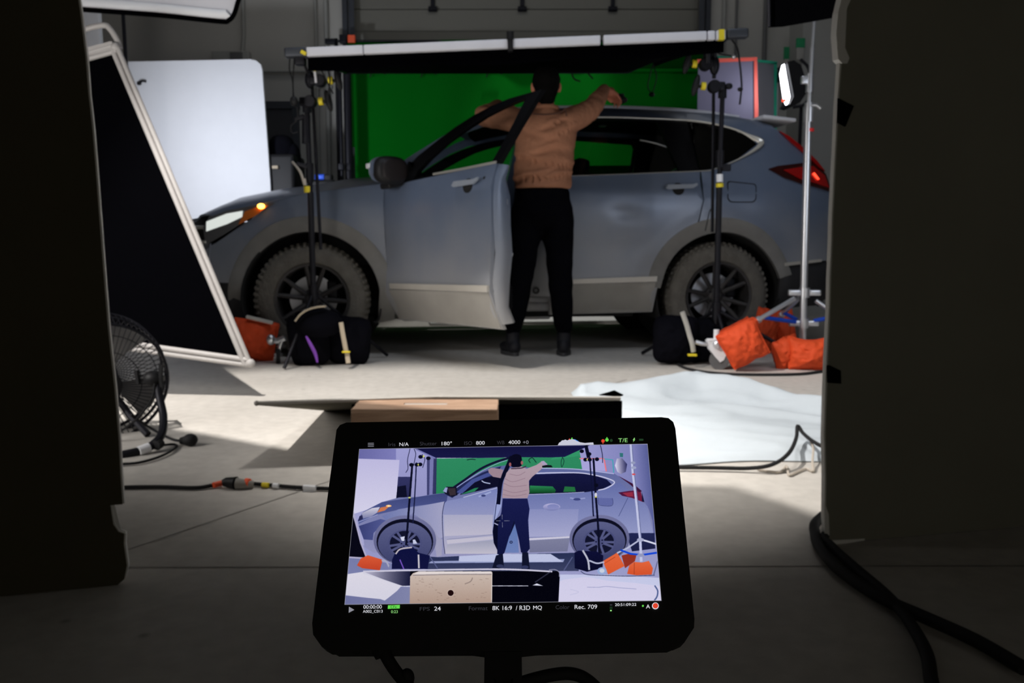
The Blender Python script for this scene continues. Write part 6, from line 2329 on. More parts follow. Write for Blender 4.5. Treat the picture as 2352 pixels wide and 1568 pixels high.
def pl(pts, c0, c1=None, axis='y', alpha=1.0, smooth=0):
    """fill; an optional second colour shades it across the axis"""
    if smooth:
        q = catmull([V((p[0], p[1], 0)) for p in pts], smooth, True)
        pts = [(p.x, p.y) for p in q]
    P = np.array([tp_(p) for p in pts])
    x0, x1 = int(max(0, P[:, 0].min() - 1)), int(min(IW, P[:, 0].max() + 2))
    y0, y1 = int(max(0, P[:, 1].min() - 1)), int(min(IH, P[:, 1].max() + 2))
    if x1 <= x0 or y1 <= y0:
        return
    cov = np.zeros((y1 - y0, x1 - x0), np.float32)
    X, Y = xx_[y0:y1, x0:x1], yy_[y0:y1, x0:x1]
    for sx in (0.25, 0.75):
        for sy in (0.25, 0.75):
            xs, ys = X + sx, Y + sy
            ins = np.zeros(xs.shape, bool)
            for i in range(len(P)):
                ax_, ay = P[i - 1]
                bx_, by = P[i]
                if ay == by:
                    continue
                ins ^= ((ay > ys) != (by > ys)) & (xs < (bx_ - ax_) * (ys - ay) / (by - ay) + ax_)
            cov += ins * 0.25
    col = np.array(c0, np.float32)[None, None, :] * np.ones((y1 - y0, x1 - x0, 1), np.float32)
    if c1 is not None:
        t = (Y - P[:, 1].min()) / max(1, np.ptp(P[:, 1])) if axis == 'y' else (X - P[:, 0].min()) / max(1, np.ptp(P[:, 0]))
        t = np.clip(t, 0, 1)[..., None]
        col = col * (1 - t) + np.array(c1, np.float32) * t
    a = (cov * alpha)[..., None]
    buf[y0:y1, x0:x1] = buf[y0:y1, x0:x1] * (1 - a) + col * a


def ln(pts, w, c, alpha=1.0, smooth=5):
    q = catmull([V((p[0], p[1], 0)) for p in pts], smooth) if len(pts) > 2 and smooth else [V((p[0], p[1], 0)) for p in pts]
    for a, b in zip(q, q[1:]):
        d = (b - a)
        if d.length < 1e-6:
            continue
        d.normalize()
        n = V((-d.y, d.x, 0)) * w / 2
        e = d * w * 0.2
        pl([tuple((a + n - e)[:2]), tuple((b + n + e)[:2]), tuple((b - n + e)[:2]), tuple((a - n - e)[:2])], c, alpha=alpha)


def disc(cx, cy, rx, ry, c, c1=None, alpha=1.0, n=40):
    pl([(cx + rx * math.cos(2 * PI * i / n), cy + ry * math.sin(2 * PI * i / n)) for i in range(n)], c, c1, alpha=alpha)


# background
pl([(0, 40), (2400, 40), (2400, 1250), (0, 1250)], (150, 150, 205), (180, 180, 215))
pl([(130, 80), (560, 80), (560, 170), (130, 170)], (105, 105, 165), (140, 140, 200), 'x')
pl([(400, 80), (700, 80), (700, 440), (400, 440)], (160, 160, 212), (150, 150, 198))
pl([(110, 160), (425, 170), (402, 460), (80, 560), (60, 480)], (192, 188, 226), (215, 212, 236), smooth=0)
pl([(415, 290), (502, 290), (498, 440), (402, 450)], (52, 54, 100), (38, 40, 80))
pl([(410, 360), (470, 350), (480, 450), (400, 455)], (14, 16, 40))
pl([(620, 150), (690, 150), (690, 420), (620, 420)], (70, 72, 120), (45, 48, 90), 'x')
pl([(640, 150), (668, 150), (660, 420), (636, 420)], (120, 122, 175))
pl([(1690, 60), (2200, 60), (2260, 800), (1850, 420), (1700, 250)], (158, 156, 210), (120, 125, 180), 'x')
pl([(2080, 60), (2195, 60), (2250, 700), (2160, 700)], (130, 132, 188), (85, 92, 148), 'x')
# green screen
pl([(690, 150), (1705, 110), (1735, 250), (1730, 260), (1300, 420), (685, 412)], (48, 140, 98), (40, 132, 88))
pl([(1560, 110), (1706, 92), (1710, 140), (1500, 170)], (52, 150, 104))
ln([(690, 157), (1250, 150)], 6, (205, 205, 228))
# black overhead cloth
pl([(530, 88), (1780, 66), (1600, 148), (1500, 152), (1290, 150), (1000, 156), (680, 155), (560, 100)], (20, 20, 62), (24, 26, 70))
ln([(545, 95), (680, 158)], 10, (120, 122, 180))
ln([(905, 170), (935, 165), (965, 168)], 5, (16, 40, 40))
ln([(1355, 190), (1345, 170), (1370, 155), (1398, 188)], 5, (16, 40, 40))
ln([(1585, 150), (1596, 180), (1580, 220), (1575, 185), (1585, 150)], 4, (16, 50, 46))
# taped sheets and lamp
pl([(1712, 160), (1880, 162), (1895, 250), (1725, 240)], (170, 166, 220))
pl([(1885, 165), (1948, 172), (1955, 262), (1895, 250)], (140, 142, 195))
ln([(1706, 160), (1880, 160)], 7, (235, 120, 135))
ln([(1880, 160), (1896, 250)], 9, (238, 118, 130))
ln([(1880, 162), (1944, 170)], 6, (60, 170, 180))
ln([(1942, 170), (1950, 260)], 7, (60, 165, 180))
pl([(1958, 210), (1972, 160), (2010, 158), (2045, 200), (2035, 255), (2000, 270), (1975, 255)], (225, 220, 245), (40, 42, 90), 'x')
pl([(1992, 120), (2016, 122), (2015, 150), (1993, 148)], (50, 115, 120))
# far foreground floor
pl([(0, 780), (2400, 740), (2400, 1250), (0, 1250)], (150, 152, 200), (165, 165, 205))
pl([(600, 850), (1700, 830), (1700, 960), (600, 960)], (40, 48, 84), (60, 66, 100))
pl([(650, 890), (1600, 875), (1590, 897), (630, 905)], (150, 158, 200))
pl([(850, 838), (1500, 838), (1590, 895), (846, 893)], (190, 196, 228))
pl([(0, 850), (700, 960), (500, 1200), (0, 1200)], (120, 125, 170), (130, 134, 178))
pl([(0, 990), (170, 965), (440, 1065), (400, 1110), (320, 1170), (290, 1162), (20, 1130)], (222, 218, 232), (214, 212, 228), smooth=0)
pl([(0, 1132), (290, 1160), (320, 1172), (440, 1075), (510, 1075), (500, 1210), (0, 1210)], (108, 112, 158), (130, 134, 172), 'x')
pl([(1560, 985), (1900, 985), (2300, 1010), (2300, 1210), (1550, 1210)], (198, 202, 234), (205, 208, 236))
pl([(1560, 1035), (1600, 1020), (1740, 1003), (1800, 1008), (1900, 1028), (2100, 1045), (2300, 1070), (2300, 1210), (1550, 1210)], (212, 208, 236), (216, 212, 238))
ln([(1760, 1075), (1840, 1076), (1900, 1070), (2000, 1080), (2110, 1088)], 4, (158, 160, 200))
ln([(1640, 1090), (1700, 1110), (1640, 1130)], 3, (190, 190, 222))
# car body
body_ = [(128, 600), (140, 575), (165, 540), (230, 505), (300, 470), (420, 437), (560, 432), (650, 415), (770, 402), (880, 320), (1010, 245), (1080, 222), (1200, 205), (1360, 226), (1500, 226), (1660, 232), (1800, 246), (1950, 265), (1990, 290), (2100, 355), (2155, 400), (2170, 470), (2200, 520), (2225, 600), (2240, 760), (2060, 800), (1700, 830), (1300, 830), (700, 862), (240, 830), (175, 790), (170, 735), (135, 640)]
pl(body_, (92, 102, 156), (150, 150, 190))
pl([(128, 600), (165, 540), (300, 470), (560, 432), (770, 402), (760, 470), (520, 500), (260, 560), (135, 625)], (62, 70, 122), (88, 98, 156))
pl([(135, 640), (290, 590), (330, 600), (240, 690), (235, 740), (170, 735)], (58, 64, 118), (84, 92, 150), 'x')
pl([(760, 420), (890, 330), (1010, 262), (1080, 235), (1150, 215), (1080, 330), (860, 400), (800, 440)], (34, 40, 84))
pl([(560, 500), (745, 465), (735, 720), (690, 740), (620, 600), (520, 555), (330, 600), (300, 570), (420, 520)], (112, 122, 175), (165, 165, 198), 'x')
pl([(540, 560), (640, 610), (700, 720), (730, 735), (725, 850), (690, 860), (660, 690), (600, 610)], (148, 150, 185), (165, 163, 190))
# rear side
pl([(1340, 420), (1640, 405), (1760, 400), (1990, 330), (2100, 420), (2190, 500), (2230, 690), (2040, 690), (1980, 610), (1890, 575), (1790, 590), (1690, 640), (1640, 712), (1345, 720)], (100, 110, 168), (150, 156, 200))
pl([(1345, 520), (1700, 520), (1690, 640), (1640, 712), (1345, 716)], (138, 144, 192), (168, 170, 208))
disc(1508, 505, 62, 26, (186, 182, 222), (120, 126, 178))
disc(1518, 502, 42, 18, (128, 134, 188), (140, 144, 196))
pl([(1347, 727), (1640, 712), (1636, 725), (1347, 742)], (205, 203, 222))
pl([(1347, 744), (1636, 727), (1620, 820), (1350, 828)], (128, 130, 160), (116, 118, 150))
pl([(1838, 440), (1940, 442), (1944, 480), (1930, 496), (1860, 494), (1840, 478)], (98, 106, 165))
ln([(1838, 440), (1840, 480), (1860, 494), (1928, 497), (1944, 478), (1940, 442)], 3, (55, 62, 112))
ln([(2050, 440), (1985, 570)], 3, (60, 68, 118))
pl([(2045, 690), (2240, 690), (2245, 800), (2080, 820), (2060, 760)], (34, 40, 84), (26, 30, 66))
ln([(2048, 690), (2200, 674)], 5, (150, 152, 195))
# roof rails and windows
ln([(1370, 230), (1500, 230), (1700, 237), (1950, 268)], 7, (178, 180, 222))
pl([(1350, 275), (1700, 262), (1820, 282), (1900, 310), (1935, 345), (1850, 385), (1740, 400), (1345, 412)], (22, 24, 66), (16, 18, 50))
pl([(1352, 352), (1515, 358), (1538, 385), (1532, 404), (1350, 408)], (44, 138, 84), (14, 66, 34))
pl([(1600, 358), (1672, 362), (1680, 396), (1590, 398)], (36, 110, 62))
ln([(1340, 268), (1500, 262), (1700, 262), (1810, 278), (1900, 300), (1955, 330), (1900, 370), (1840, 385)], 8, (205, 205, 232))
ln([(1340, 417), (1640, 404), (1740, 398)], 4, (178, 182, 215))
# tail lamp
pl([(1982, 402), (2060, 390), (2140, 385), (2152, 440), (2160, 470), (2080, 440), (2010, 425)], (70, 22, 62), (120, 30, 60), 'x')
pl([(2010, 405), (2085, 398), (2088, 430), (2050, 430)], (150, 45, 70))
pl([(1980, 282), (2095, 345), (2150, 392), (2130, 400), (2060, 340)], (60, 20, 52))
pl([(2150, 400), (2168, 470), (2150, 465)], (24, 24, 60))
# wheels
for wx, wy, rx, ry in ((463, 755, 192, 150), (1848, 742, 184, 142)):
    disc(wx, wy - 14, rx * 1.16, ry * 1.18, (116, 118, 160), (90, 92, 130))
    disc(wx, wy - 4, rx * 1.05, ry * 1.08, (14, 15, 34))
    disc(wx, wy + 8, rx, ry, (92, 96, 138), (62, 66, 108))
    disc(wx, wy + 10, rx * 0.63, ry * 0.66, (74, 78, 122))
    disc(wx, wy + 10, rx * 0.56, ry * 0.60, (18, 20, 44))
    for k in range(5):
        for s in (-0.2, 0.2):
            a = math.radians(-72 + 72 * k + 14) + s
            ln([(wx + 14 * math.cos(a), wy + 10 + 12 * math.sin(a)), (wx + rx * 0.56 * math.cos(a), wy + 10 + ry * 0.58 * math.sin(a))], 17, (84, 88, 130))
    disc(wx, wy + 10, 36, 30, (78, 82, 126))
    for k in range(5):
        a = math.radians(-36 + 72 * k)
        disc(wx + 24 * math.cos(a), wy + 10 + 19 * math.sin(a), 6, 5, (20, 22, 50))
pl([(1690, 800), (2060, 800), (2060, 900), (1700, 900)], (20, 22, 52), alpha=0.0)
pl([(430, 720), (462, 712), (458, 748), (440, 745)], (215, 218, 240))
pl([(518, 738), (535, 735), (552, 765), (522, 768)], (200, 204, 232))
# lamp
pl([(160, 545), (230, 512), (285, 505), (265, 545), (220, 575), (150, 590)], (215, 212, 226), (120, 124, 168))
pl([(265, 545), (290, 508), (360, 495), (320, 530)], (205, 120, 80))
pl([(130, 605), (140, 570), (160, 562), (165, 590)], (40, 42, 84))
ln([(132, 612), (220, 578), (270, 558)], 4, (165, 168, 208))
disc(348, 497, 20, 8, (255, 190, 120))
disc(348, 497, 9, 5, (255, 236, 190))
# open door
pl([(745, 480), (760, 462), (870, 440), (1148, 362), (1140, 400), (1118, 470), (1100, 520), (1085, 640), (1090, 740), (1105, 790), (1136, 838), (860, 838), (745, 838), (735, 720), (730, 560)], (120, 130, 186), (186, 182, 204))
pl([(738, 560), (1090, 560), (1086, 700), (745, 712)], (172, 172, 200), (192, 188, 208))
pl([(760, 740), (1090, 712), (1092, 735), (765, 768)], (196, 192, 210))
pl([(765, 772), (1095, 740), (1110, 790), (1136, 838), (750, 836)], (158, 160, 184), (196, 192, 208))
ln([(762, 735), (900, 722), (1088, 700)], 3, (130, 132, 165))
ln([(745, 470), (730, 560), (735, 720), (748, 838)], 4, (38, 42, 80))
ln([(880, 436), (1148, 360)], 5, (190, 192, 225))
pl([(1118, 400), (1150, 370), (1150, 500), (1100, 620), (1090, 650), (1095, 560)], (150, 160, 212), (160, 170, 215))
ln([(1140, 400), (1115, 480), (1096, 640)], 4, (26, 30, 66))
pl([(1100, 600), (1150, 560), (1160, 820), (1130, 830), (1096, 760), (1088, 680)], (8, 10, 34))
ln([(1100, 620), (1130, 634)], 8, (170, 172, 205))
ln([(760, 400), (870, 325), (1000, 235), (1110, 185), (1222, 150)], 15, (18, 20, 50))
ln([(772, 408), (880, 332), (1010, 250), (1120, 196), (1190, 172)], 4, (165, 175, 218))
pl([(735, 385), (760, 360), (830, 362), (838, 420), (800, 432), (750, 412)], (20, 20, 40))
pl([(733, 392), (752, 365), (768, 366), (760, 405)], (150, 158, 205))
pl([(768, 372), (822, 370), (826, 418), (784, 424)], (56, 46, 54))
pl([(855, 418), (905, 350), (1000, 305), (1100, 285), (1146, 300), (1140, 355), (900, 410)], (14, 15, 40))
pl([(862, 414), (960, 370), (990, 366), (958, 395), (880, 412)], (40, 130, 86))
pl([(830, 400), (940, 308), (1050, 262), (1120, 262), (960, 330), (870, 410)], (70, 82, 146))
ln([(1010, 318), (1030, 330), (1070, 338)], 8, (180, 190, 220))
ln([(990, 430), (1020, 420), (1075, 398)], 10, (160, 170, 215))
disc(1022, 424, 16, 8, (60, 68, 120))
ln([(1222, 150), (1180, 250), (1145, 330), (1128, 480)], 28, (10, 12, 36))
ln([(1640, 440), (1690, 448), (1745, 442)], 9, (150, 156, 204))
disc(1688, 450, 26, 9, (62, 70, 126))
# gap between the legs
pl([(1225, 590), (1255, 590), (1275, 830), (1175, 830), (1190, 700)], (92, 118, 175), (110, 130, 185))
ln([(1248, 600), (1215, 680), (1195, 720)], 14, (14, 18, 50))
disc(1219, 755, 11, 10, (30, 36, 76))
disc(1219, 755, 6, 5, (100, 122, 175))
# person
pl([(1160, 445), (1335, 445), (1350, 520), (1340, 600), (1352, 800), (1330, 830), (1290, 828), (1275, 740), (1240, 600), (1210, 700), (1172, 830), (1150, 850), (1120, 838), (1125, 640), (1150, 540)], (24, 28, 78), (16, 20, 60), smooth=0)
pl([(1112, 850), (1160, 835), (1168, 930), (1130, 942), (1085, 938)], (16, 20, 44))
pl([(1298, 828), (1340, 828), (1352, 945), (1296, 945)], (16, 20, 44))
disc(1140, 925, 26, 12, (50, 56, 92))
disc(1318, 932, 26, 12, (48, 54, 92))
pl([(1155, 440), (1165, 330), (1185, 262), (1215, 228), (1290, 215), (1330, 232), (1400, 205), (1440, 178), (1465, 200), (1430, 240), (1370, 290), (1345, 320), (1350, 400), (1335, 442), (1240, 444)], (178, 158, 170), (170, 146, 158))
pl([(1060, 262), (1055, 238), (1080, 225), (1130, 232), (1165, 240), (1145, 300), (1090, 290)], (158, 134, 148))
for q in ([(1165, 335), (1230, 360), (1330, 350)], [(1160, 380), (1240, 402), (1335, 384)], [(1170, 300), (1230, 325), (1320, 300)], [(1160, 415), (1240, 428), (1330, 412)], [(1210, 270), (1270, 280), (1320, 255)]):
    ln(q, 4, (138, 112, 128), 0.7)
ln([(1220, 232), (1290, 228), (1325, 215)], 7, (60, 44, 62))
pl([(1210, 170), (1222, 140), (1255, 128), (1288, 140), (1296, 175), (1290, 215), (1250, 222), (1220, 215)], (10, 10, 30), smooth=3)
disc(1212, 202, 9, 14, (160, 90, 95))
disc(1296, 190, 9, 14, (165, 95, 98))
pl([(1218, 150), (1180, 260), (1130, 420), (1120, 360), (1170, 240), (1205, 152)], (10, 12, 36), alpha=0.96)
pl([(1430, 180), (1452, 176), (1478, 200), (1470, 216), (1445, 206)], (172, 160, 190))
pl([(1440, 212), (1470, 206), (1505, 208), (1515, 222), (1440, 224)], (14, 20, 26))
# flag corner and orange bags at the left
pl([(90, 560), (170, 820), (195, 870), (60, 862), (60, 700)], (8, 8, 22))
ln([(96, 545), (150, 760), (192, 870), (60, 862)], 12, (178, 174, 205), smooth=0)
pl([(150, 870), (200, 848), (305, 880), (285, 955), (160, 940), (122, 920)], (222, 92, 56), (196, 66, 40))
ln([(300, 885), (330, 892), (350, 930)], 12, (170, 172, 195))
# stands and bags
ln([(345, 950), (365, 892)], 6, (130, 134, 170))
ln([(640, 855), (695, 940)], 7, (90, 96, 140))
pl([(390, 840), (440, 795), (520, 790), (560, 830), (640, 850), (625, 945), (370, 945), (372, 880)], (14, 18, 62), (18, 20, 62))
ln([(398, 838), (430, 805), (512, 792)], 11, (190, 182, 190))
ln([(560, 845), (563, 938)], 13, (196, 192, 200))
ln([(428, 880), (455, 945)], 9, (118, 84, 190))
ln([(515, 210), (495, 470), (472, 775)], 14, (12, 14, 36))
ln([(545, 190), (535, 400), (520, 620)], 8, (24, 28, 62))
for q in ([(500, 90), (482, 170), (485, 230), (470, 260)], [(528, 90), (540, 130), (525, 210)], [(585, 130), (605, 165), (590, 225)]):
    ln(q, 4, (20, 22, 52))
for cx_, cy_ in ((572, 202), (548, 204), (575, 148), (510, 205), (630, 158)):
    disc(cx_, cy_, 16, 13, (10, 12, 30))
disc(596, 144, 6, 8, (220, 225, 110))
disc(558, 204, 5, 7, (220, 225, 110))
disc(496, 438, 10, 6, (200, 208, 120))
ln([(1752, 70), (1770, 150)], 24, (12, 14, 36))
ln([(1778, 150), (1795, 400), (1805, 570)], 9, (16, 20, 52))
ln([(1805, 160), (1820, 400), (1838, 640), (1848, 880)], 14, (12, 14, 38))
for cx_, cy_ in ((1722, 108), (1775, 128), (1748, 168), (1778, 168), (1830, 165), (1825, 350)):
    disc(cx_, cy_, 15, 13, (10, 12, 30))
disc(1760, 168, 5, 6, (220, 225, 110))
disc(1822, 418, 9, 16, (215, 215, 225))
disc(1822, 434, 9, 4, (225, 220, 90))
ln([(1855, 66), (1868, 130), (1870, 190)], 5, (30, 34, 66))
ln([(2072, 62), (2085, 250), (2115, 500), (2138, 740), (2145, 890)], 19, (196, 200, 232), smooth=0)
ln([(2080, 62), (2094, 250), (2124, 500), (2147, 740)], 6, (110, 116, 160), smooth=0)
disc(2092, 272, 13, 6, (215, 80, 90))
disc(2088, 190, 16, 10, (150, 156, 190))
disc(2092, 225, 18, 10, (160, 166, 200))
ln([(1655, 862), (1595, 955)], 8, (86, 92, 134))
ln([(2262, 890), (2235, 985)], 7, (96, 100, 140))
pl([(1670, 830), (1700, 815), (1830, 822), (1875, 850), (1870, 940), (1760, 965), (1672, 940)], (14, 16, 54), (10, 12, 40))
ln([(1730, 815), (1765, 880), (1775, 950)], 14, (186, 188, 205))
pl([(2005, 850), (2060, 836), (2110, 850), (2100, 890), (2030, 940)], (150, 50, 36))
pl([(1872, 890), (1975, 828), (2026, 925), (1910, 985)], (232, 104, 62), (222, 90, 48))
pl([(2095, 895), (2150, 900), (2200, 888), (2228, 940), (2220, 985), (2110, 990), (2045, 980), (2060, 920)], (232, 104, 62), (214, 82, 44))
ln([(2096, 900), (2095, 985)], 4, (160, 60, 34))
ln([(1885, 905), (1960, 860)], 4, (170, 64, 36))
ln([(2140, 735), (2050, 795), (1975, 832)], 12, (186, 190, 218), smooth=0)
ln([(2140, 735), (2200, 752), (2250, 768)], 13, (218, 220, 240), smooth=0)
ln([(2000, 812), (2070, 838), (2150, 846), (2255, 830)], 13, (20, 70, 215), smooth=0)
disc(2140, 738, 26, 13, (170, 174, 205))
disc(2142, 848, 26, 12, (150, 154, 190))
ln([(1776, 886), (1830, 905), (1880, 896)], 12, (180, 184, 210))
disc(1866, 960, 34, 27, (150, 170, 215))
disc(1866, 958, 18, 15, (205, 212, 228))
ln([(1715, 962), (1760, 985), (1900, 992), (2060, 996), (2240, 990)], 5, (60, 66, 104))
# bounce board and apple box along the lower edge
pl([(165, 965), (450, 955), (500, 962), (500, 1062), (440, 1068)], (196, 192, 215), (24, 26, 56), 'x')
ln([(168, 975), (440, 1068)], 8, (214, 212, 228))
ln([(440, 1068), (505, 1070)], 5, (235, 236, 245))
pl([(500, 960), (1555, 960), (1566, 980), (1555, 1192), (500, 1192)], (4, 4, 14))
ln([(168, 963), (500, 955), (1000, 948), (1250, 950), (1510, 964)], 12, (205, 202, 222))
ln([(1490, 952), (1530, 950), (1560, 968), (1562, 1000)], 6, (150, 150, 175))
ln([(1085, 1066), (1340, 1066)], 5, (225, 226, 242))
pl([(1370, 1062), (1402, 1048), (1448, 1066)], (220, 222, 240))
ln([(1390, 1040), (1500, 965)], 8, (90, 92, 120), 0.5)
pl([(500, 1000), (520, 975), (560, 962), (1080, 962), (1086, 980), (1082, 1190), (497, 1193)], (208, 192, 182), (176, 150, 136))
pl([(560, 962), (1080, 962), (1084, 978), (520, 986)], (228, 218, 216))
ln([(520, 990), (800, 984), (1080, 984)], 7, (150, 138, 140))
ln([(1083, 970), (1080, 1190)], 6, (226, 214, 208))
disc(789, 1116, 25, 25, (214, 196, 184))
disc(789, 1116, 21, 21, (30, 12, 14))
rnd = random.Random(4)
for _ in range(46):
    x, y = rnd.uniform(530, 1060), rnd.uniform(1000, 1180)
    L_ = rnd.uniform(4, 22)
    ln([(x, y), (x + L_, y + rnd.uniform(-3, 3))], rnd.uniform(1.5, 3), (112, 88, 80), 0.6)
ln([(890, 1052), (930, 1035), (945, 1008)], 7, (128, 112, 108), 0.6)
ln([(2242, 1065), (2262, 1100), (2258, 1140), (2240, 1168)], 10, (84, 100, 150))
# crosshair and frame lines
for q in ([(1155, 558), (1156, 592)], [(1157, 614), (1158, 650)], [(1112, 603), (1144, 603)], [(1170, 603), (1208, 603)]):
    ln(q, 3, (150, 152, 165))
buf *= 1.0
# darken towards the left and right picture borders, as the cinema lens does
xn = (xx_ / IW)[..., None]
for _ in range(1):
    pb = np.pad(buf, ((1, 1), (1, 1), (0, 0)), mode='edge')
    buf = sum(pb[i:i + IH, j:j + IW] * w_ for (i, j, w_) in [(0, 0, .0625), (0, 1, .125), (0, 2, .0625), (1, 0, .125), (1, 1, .25), (1, 2, .125), (2, 0, .0625), (2, 1, .125), (2, 2, .0625)])
noise_ = np.random.RandomState(3).normal(0, 2.2, (IH, IW, 1))
buf = np.clip(buf + noise_, 0, 255)
for q0, q1 in ((SRC[0], SRC[1]), (SRC[1], SRC[2]), (SRC[2], SRC[3]), (SRC[3], SRC[0])):
    ln([q0, q1], 5, (150, 150, 160))
a8 = buf / 255.0
rgba = np.ones((IH, IW, 4), np.float32)
rgba[..., :3] = a8[::-1]
img = bpy.data.images.new('screen_picture', IW, IH)
img.colorspace_settings.name = 'sRGB'
img.pixels.foreach_set(rgba.ravel())
img.pack()
sm = bpy.data.materials.new('screen_picture')
sm.use_nodes = True
nt = sm.node_tree
for n in list(nt.nodes):
    nt.nodes.remove(n)
o_ = nt.nodes.new('ShaderNodeOutputMaterial')
em = nt.nodes.new('ShaderNodeEmission')
ti = nt.nodes.new('ShaderNodeTexImage')
ti.image = img
ti.extension = 'EXTEND'
em.inputs['Strength'].default_value = 0.95
nt.links.new(ti.outputs['Color'], em.inputs['Color'])
nt.links.new(em.outputs[0], o_.inputs[0])
MATS['screen_picture'] = sm
# the lit picture rectangle: fine quad with uv
qs = [mo(*CX(*p)) for p in (SRC[3], SRC[2], SRC[1], SRC[0])]
NG = 24
Hq = homog([(0, 0), (1, 0), (1, 1), (0, 1)], qs)
vs, uvs, fs = [], [], []
# straight quad corners with a homography so the picture keeps its proportions
for j in range(NG + 1):
    for i in range(NG + 1):
        q = Hq @ np.array([i / NG, j / NG, 1.0])
        a, b = q[0] / q[2], q[1] / q[2]
        vs.append(MO + MN * -0.0006 + MU * a + MV * b)
        uvs.append((i / NG, j / NG))
for j in range(NG):
    for i in range(NG):
        fs.append((j * (NG + 1) + i, j * (NG + 1) + i + 1, (j + 1) * (NG + 1) + i + 1, (j + 1) * (NG + 1) + i))
me = bpy.data.meshes.new('screen')
me.from_pydata([tuple(p) for p in vs], [], fs)
uvl = me.uv_layers.new(name='UVMap')
for lp in me.loops:
    uvl.data[lp.index].uv = uvs[lp.vertex_index]
me.materials.append(sm)
scr = link('screen', me, mon)


def emis(name, r, g_, b_, s=1.0):
    m = bpy.data.materials.new(name)
    m.use_nodes = True
    b = m.node_tree.nodes['Principled BSDF']
    b.inputs['Base Color'].default_value = (0, 0, 0, 1)
    b.inputs['Emission Color'].default_value = rgb(r, g_, b_)
    b.inputs['Emission Strength'].default_value = s
    MATS[name] = m


emis('text_white', 225, 225, 232)
emis('text_dim', 52, 52, 58)
emis('text_grey', 140, 140, 150)
emis('text_green', 150, 225, 130)
emis('text_black', 30, 60, 20)
emis('ui_green', 100, 215, 80)
emis('ui_green_dark', 30, 60, 34)
emis('ui_red', 225, 70, 45)
emis('ui_bluewhite', 200, 200, 215)
emis('ui_blue', 60, 130, 220)


def mp(cx, cy, off=0.0):
    return mo(*CX(cx, cy))


def label(txt, x0, x1, yb, yt, mat, yb1=None):
    """readout text fitted between picture-plane corners"""
    cu = bpy.data.curves.new('txt', 'FONT')
    cu.body = txt
    cu.size = 1
    to = bpy.data.objects.new('txt', cu)
    COL.objects.link(to)
    dg = bpy.context.evaluated_depsgraph_get()
    dg.update()
    m2 = bpy.data.meshes.new_from_object(to.evaluated_get(dg))
    bpy.data.objects.remove(to)
    xs = [v.co.x for v in m2.vertices]
    ys = [v.co.y for v in m2.vertices]
    ax0, ax1, ay0, ay1 = min(xs), max(xs), min(ys), max(ys)
    slope = -(92 - 55) / 2052 if yb < 600 else -(1200 - 1172) / 2257
    for v in m2.vertices:
        u = (v.co.x - ax0) / (ax1 - ax0)
        w = (v.co.y - ay0) / (ay1 - ay0)
        cx = x0 + (x1 - x0) * u
        cy = yb + (yt - yb) * w + slope * (cx - x0)
        a, b = mp(cx, cy)
        v.co = MO - MN * 0.0005 + MU * a + MV * b
    m2.materials.clear()
    m2.materials.append(MATS[mat])
    m2.name = 'readout'
    o = link('readout', m2, mon)
    return o


for a in [("Iris", 347, 396, 73, 48, 'text_dim'), ("N/A", 424, 490, 72, 47, 'text_white'), ("Shutter", 570, 690, 68, 42, 'text_dim'), ("180°", 725, 798, 67, 40, 'text_white'),
          ("ISO", 886, 942, 64, 39, 'text_dim'), ("800", 970, 1031, 62, 37, 'text_white'), ("WB", 1118, 1172, 60, 35, 'text_dim'), ("4000", 1200, 1284, 58, 32, 'text_white'), ("+0", 1303, 1343, 57, 33, 'text_grey'),
          ("T/E", 1982, 2048, 45, 17, 'text_green'), ("00:00:00", 168, 299, 1229, 1203, 'text_white'), ("A002_C013", 164, 305, 1261, 1238, 'text_white'), ("0:23", 365, 412, 1260, 1240, 'text_green'),
          ("FPS", 569, 640, 1243, 1217, 'text_dim'), ("24", 672, 718, 1242, 1214, 'text_white'), ("Format", 918, 1052, 1240, 1212, 'text_dim'), ("8K 16:9", 1086, 1225, 1239, 1209, 'text_white'),
          ("/ R3D", 1252, 1354, 1239, 1207, 'text_white'), ("MQ", 1376, 1438, 1240, 1207, 'text_white'), ("Color", 1536, 1634, 1232, 1204, 'text_dim'), ("Rec. 709", 1671, 1831, 1231, 1201, 'text_white'),
          ("20:51:09:22", 1958, 2110, 1210, 1190, 'text_white'), ("A", 2179, 2208, 1227, 1199, 'text_white')]:
    label(*a)


def ui(name, pts, mat, off=-0.0005):
    q = [mp(*p) for p in pts]
    return MB().prism(q, MO + MN * off, MU, MV, 0.0002).build(name, mat, mon, smooth=False)


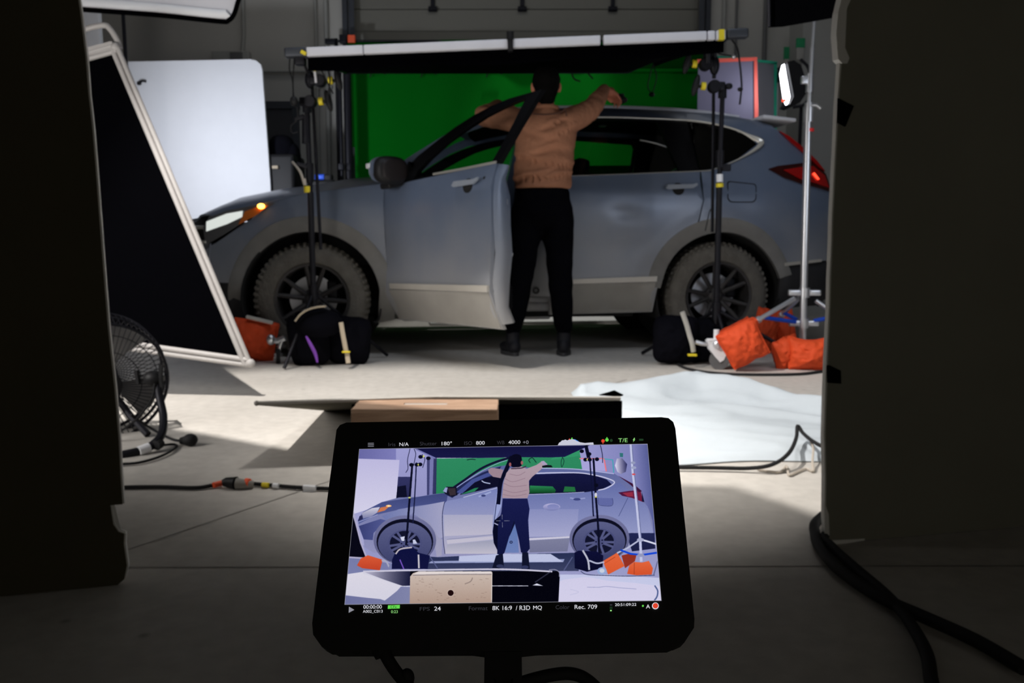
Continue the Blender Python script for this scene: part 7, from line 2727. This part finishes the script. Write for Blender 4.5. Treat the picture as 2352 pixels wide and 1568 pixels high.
circ = lambda cx, cy, r, n=24: [(cx + r * math.cos(2 * PI * i / n), cy + r * math.sin(2 * PI * i / n)) for i in range(n)]
ui('media_badge', [(343, 1204), (427, 1201), (426, 1226), (341, 1229)], 'ui_green')
label("CFx", 362, 405, 1226, 1207, 'text_black')
bpy.data.objects[[o.name for o in mon.children if o.name.startswith('readout')][-1]].location = MN * 0.0002
ui('menu_icon', [(200, 50), (242, 49), (242, 52), (200, 53)], 'text_grey')
ui('menu_icon', [(200, 61), (242, 60), (242, 63), (200, 64)], 'text_grey')
ui('menu_icon', [(200, 72), (242, 71), (242, 74), (200, 75)], 'text_grey')
ui('play_icon', [(65, 1214), (103, 1236), (63, 1257)], 'text_grey')
ui('record_ring', circ(2246, 1208, 24), 'text_white')
ui('record_dot', circ(2246, 1208, 19), 'ui_red', -0.0003)
ui('status_dot', circ(2157, 1208, 7), 'ui_green')
ui('false_colour_dot', circ(1873, 35, 12), 'ui_red')
ui('false_colour_dot', circ(1901, 27, 12), 'ui_green')
ui('false_colour_dot', circ(1932, 31, 10), 'ui_green_dark')
ui('dot_pointer', [(1896, 13), (1901, 7), (1906, 13)], 'ui_green')
ui('dot_pointer', [(1868, 50), (1878, 50), (1873, 55)], 'ui_red')
ui('power_bolt', [(2095, 13), (2085, 29), (2092, 29), (2087, 43), (2102, 24), (2094, 24), (2101, 14)], 'text_green')
ui('battery_icon', [(2130, 20), (2158, 20), (2162, 26), (2158, 33), (2130, 33)], 'ui_green_dark')
ui('audio_meter', [(1924, 1237), (1935, 1237), (1935, 1246), (1924, 1246)], 'text_green')
ui('audio_meter', [(1922, 1213), (1928, 1213), (1928, 1232), (1922, 1232)], 'ui_green_dark')
ui('audio_meter', [(1933, 1213), (1939, 1213), (1939, 1232), (1933, 1232)], 'ui_green_dark')
ui('audio_meter', [(1922, 1197), (1939, 1197), (1939, 1205), (1922, 1205)], 'text_dim')
ui('histogram', [(1552, 65), (1560, 48), (1572, 42), (1580, 32), (1596, 30), (1604, 25), (1618, 32), (1632, 26), (1646, 24), (1655, 22), (1672, 27), (1690, 37), (1712, 45), (1745, 50), (1780, 47), (1803, 46), (1807, 61)], 'ui_bluewhite')
ui('histogram_green', [(1644, 24), (1650, 12), (1654, 10), (1658, 24)], 'ui_green')
ui('histogram_red', [(1628, 27), (1634, 16), (1640, 25)], 'ui_red')
ui('histogram_blue', [(1655, 22), (1675, 24), (1700, 38), (1690, 38), (1672, 28)], 'ui_blue')
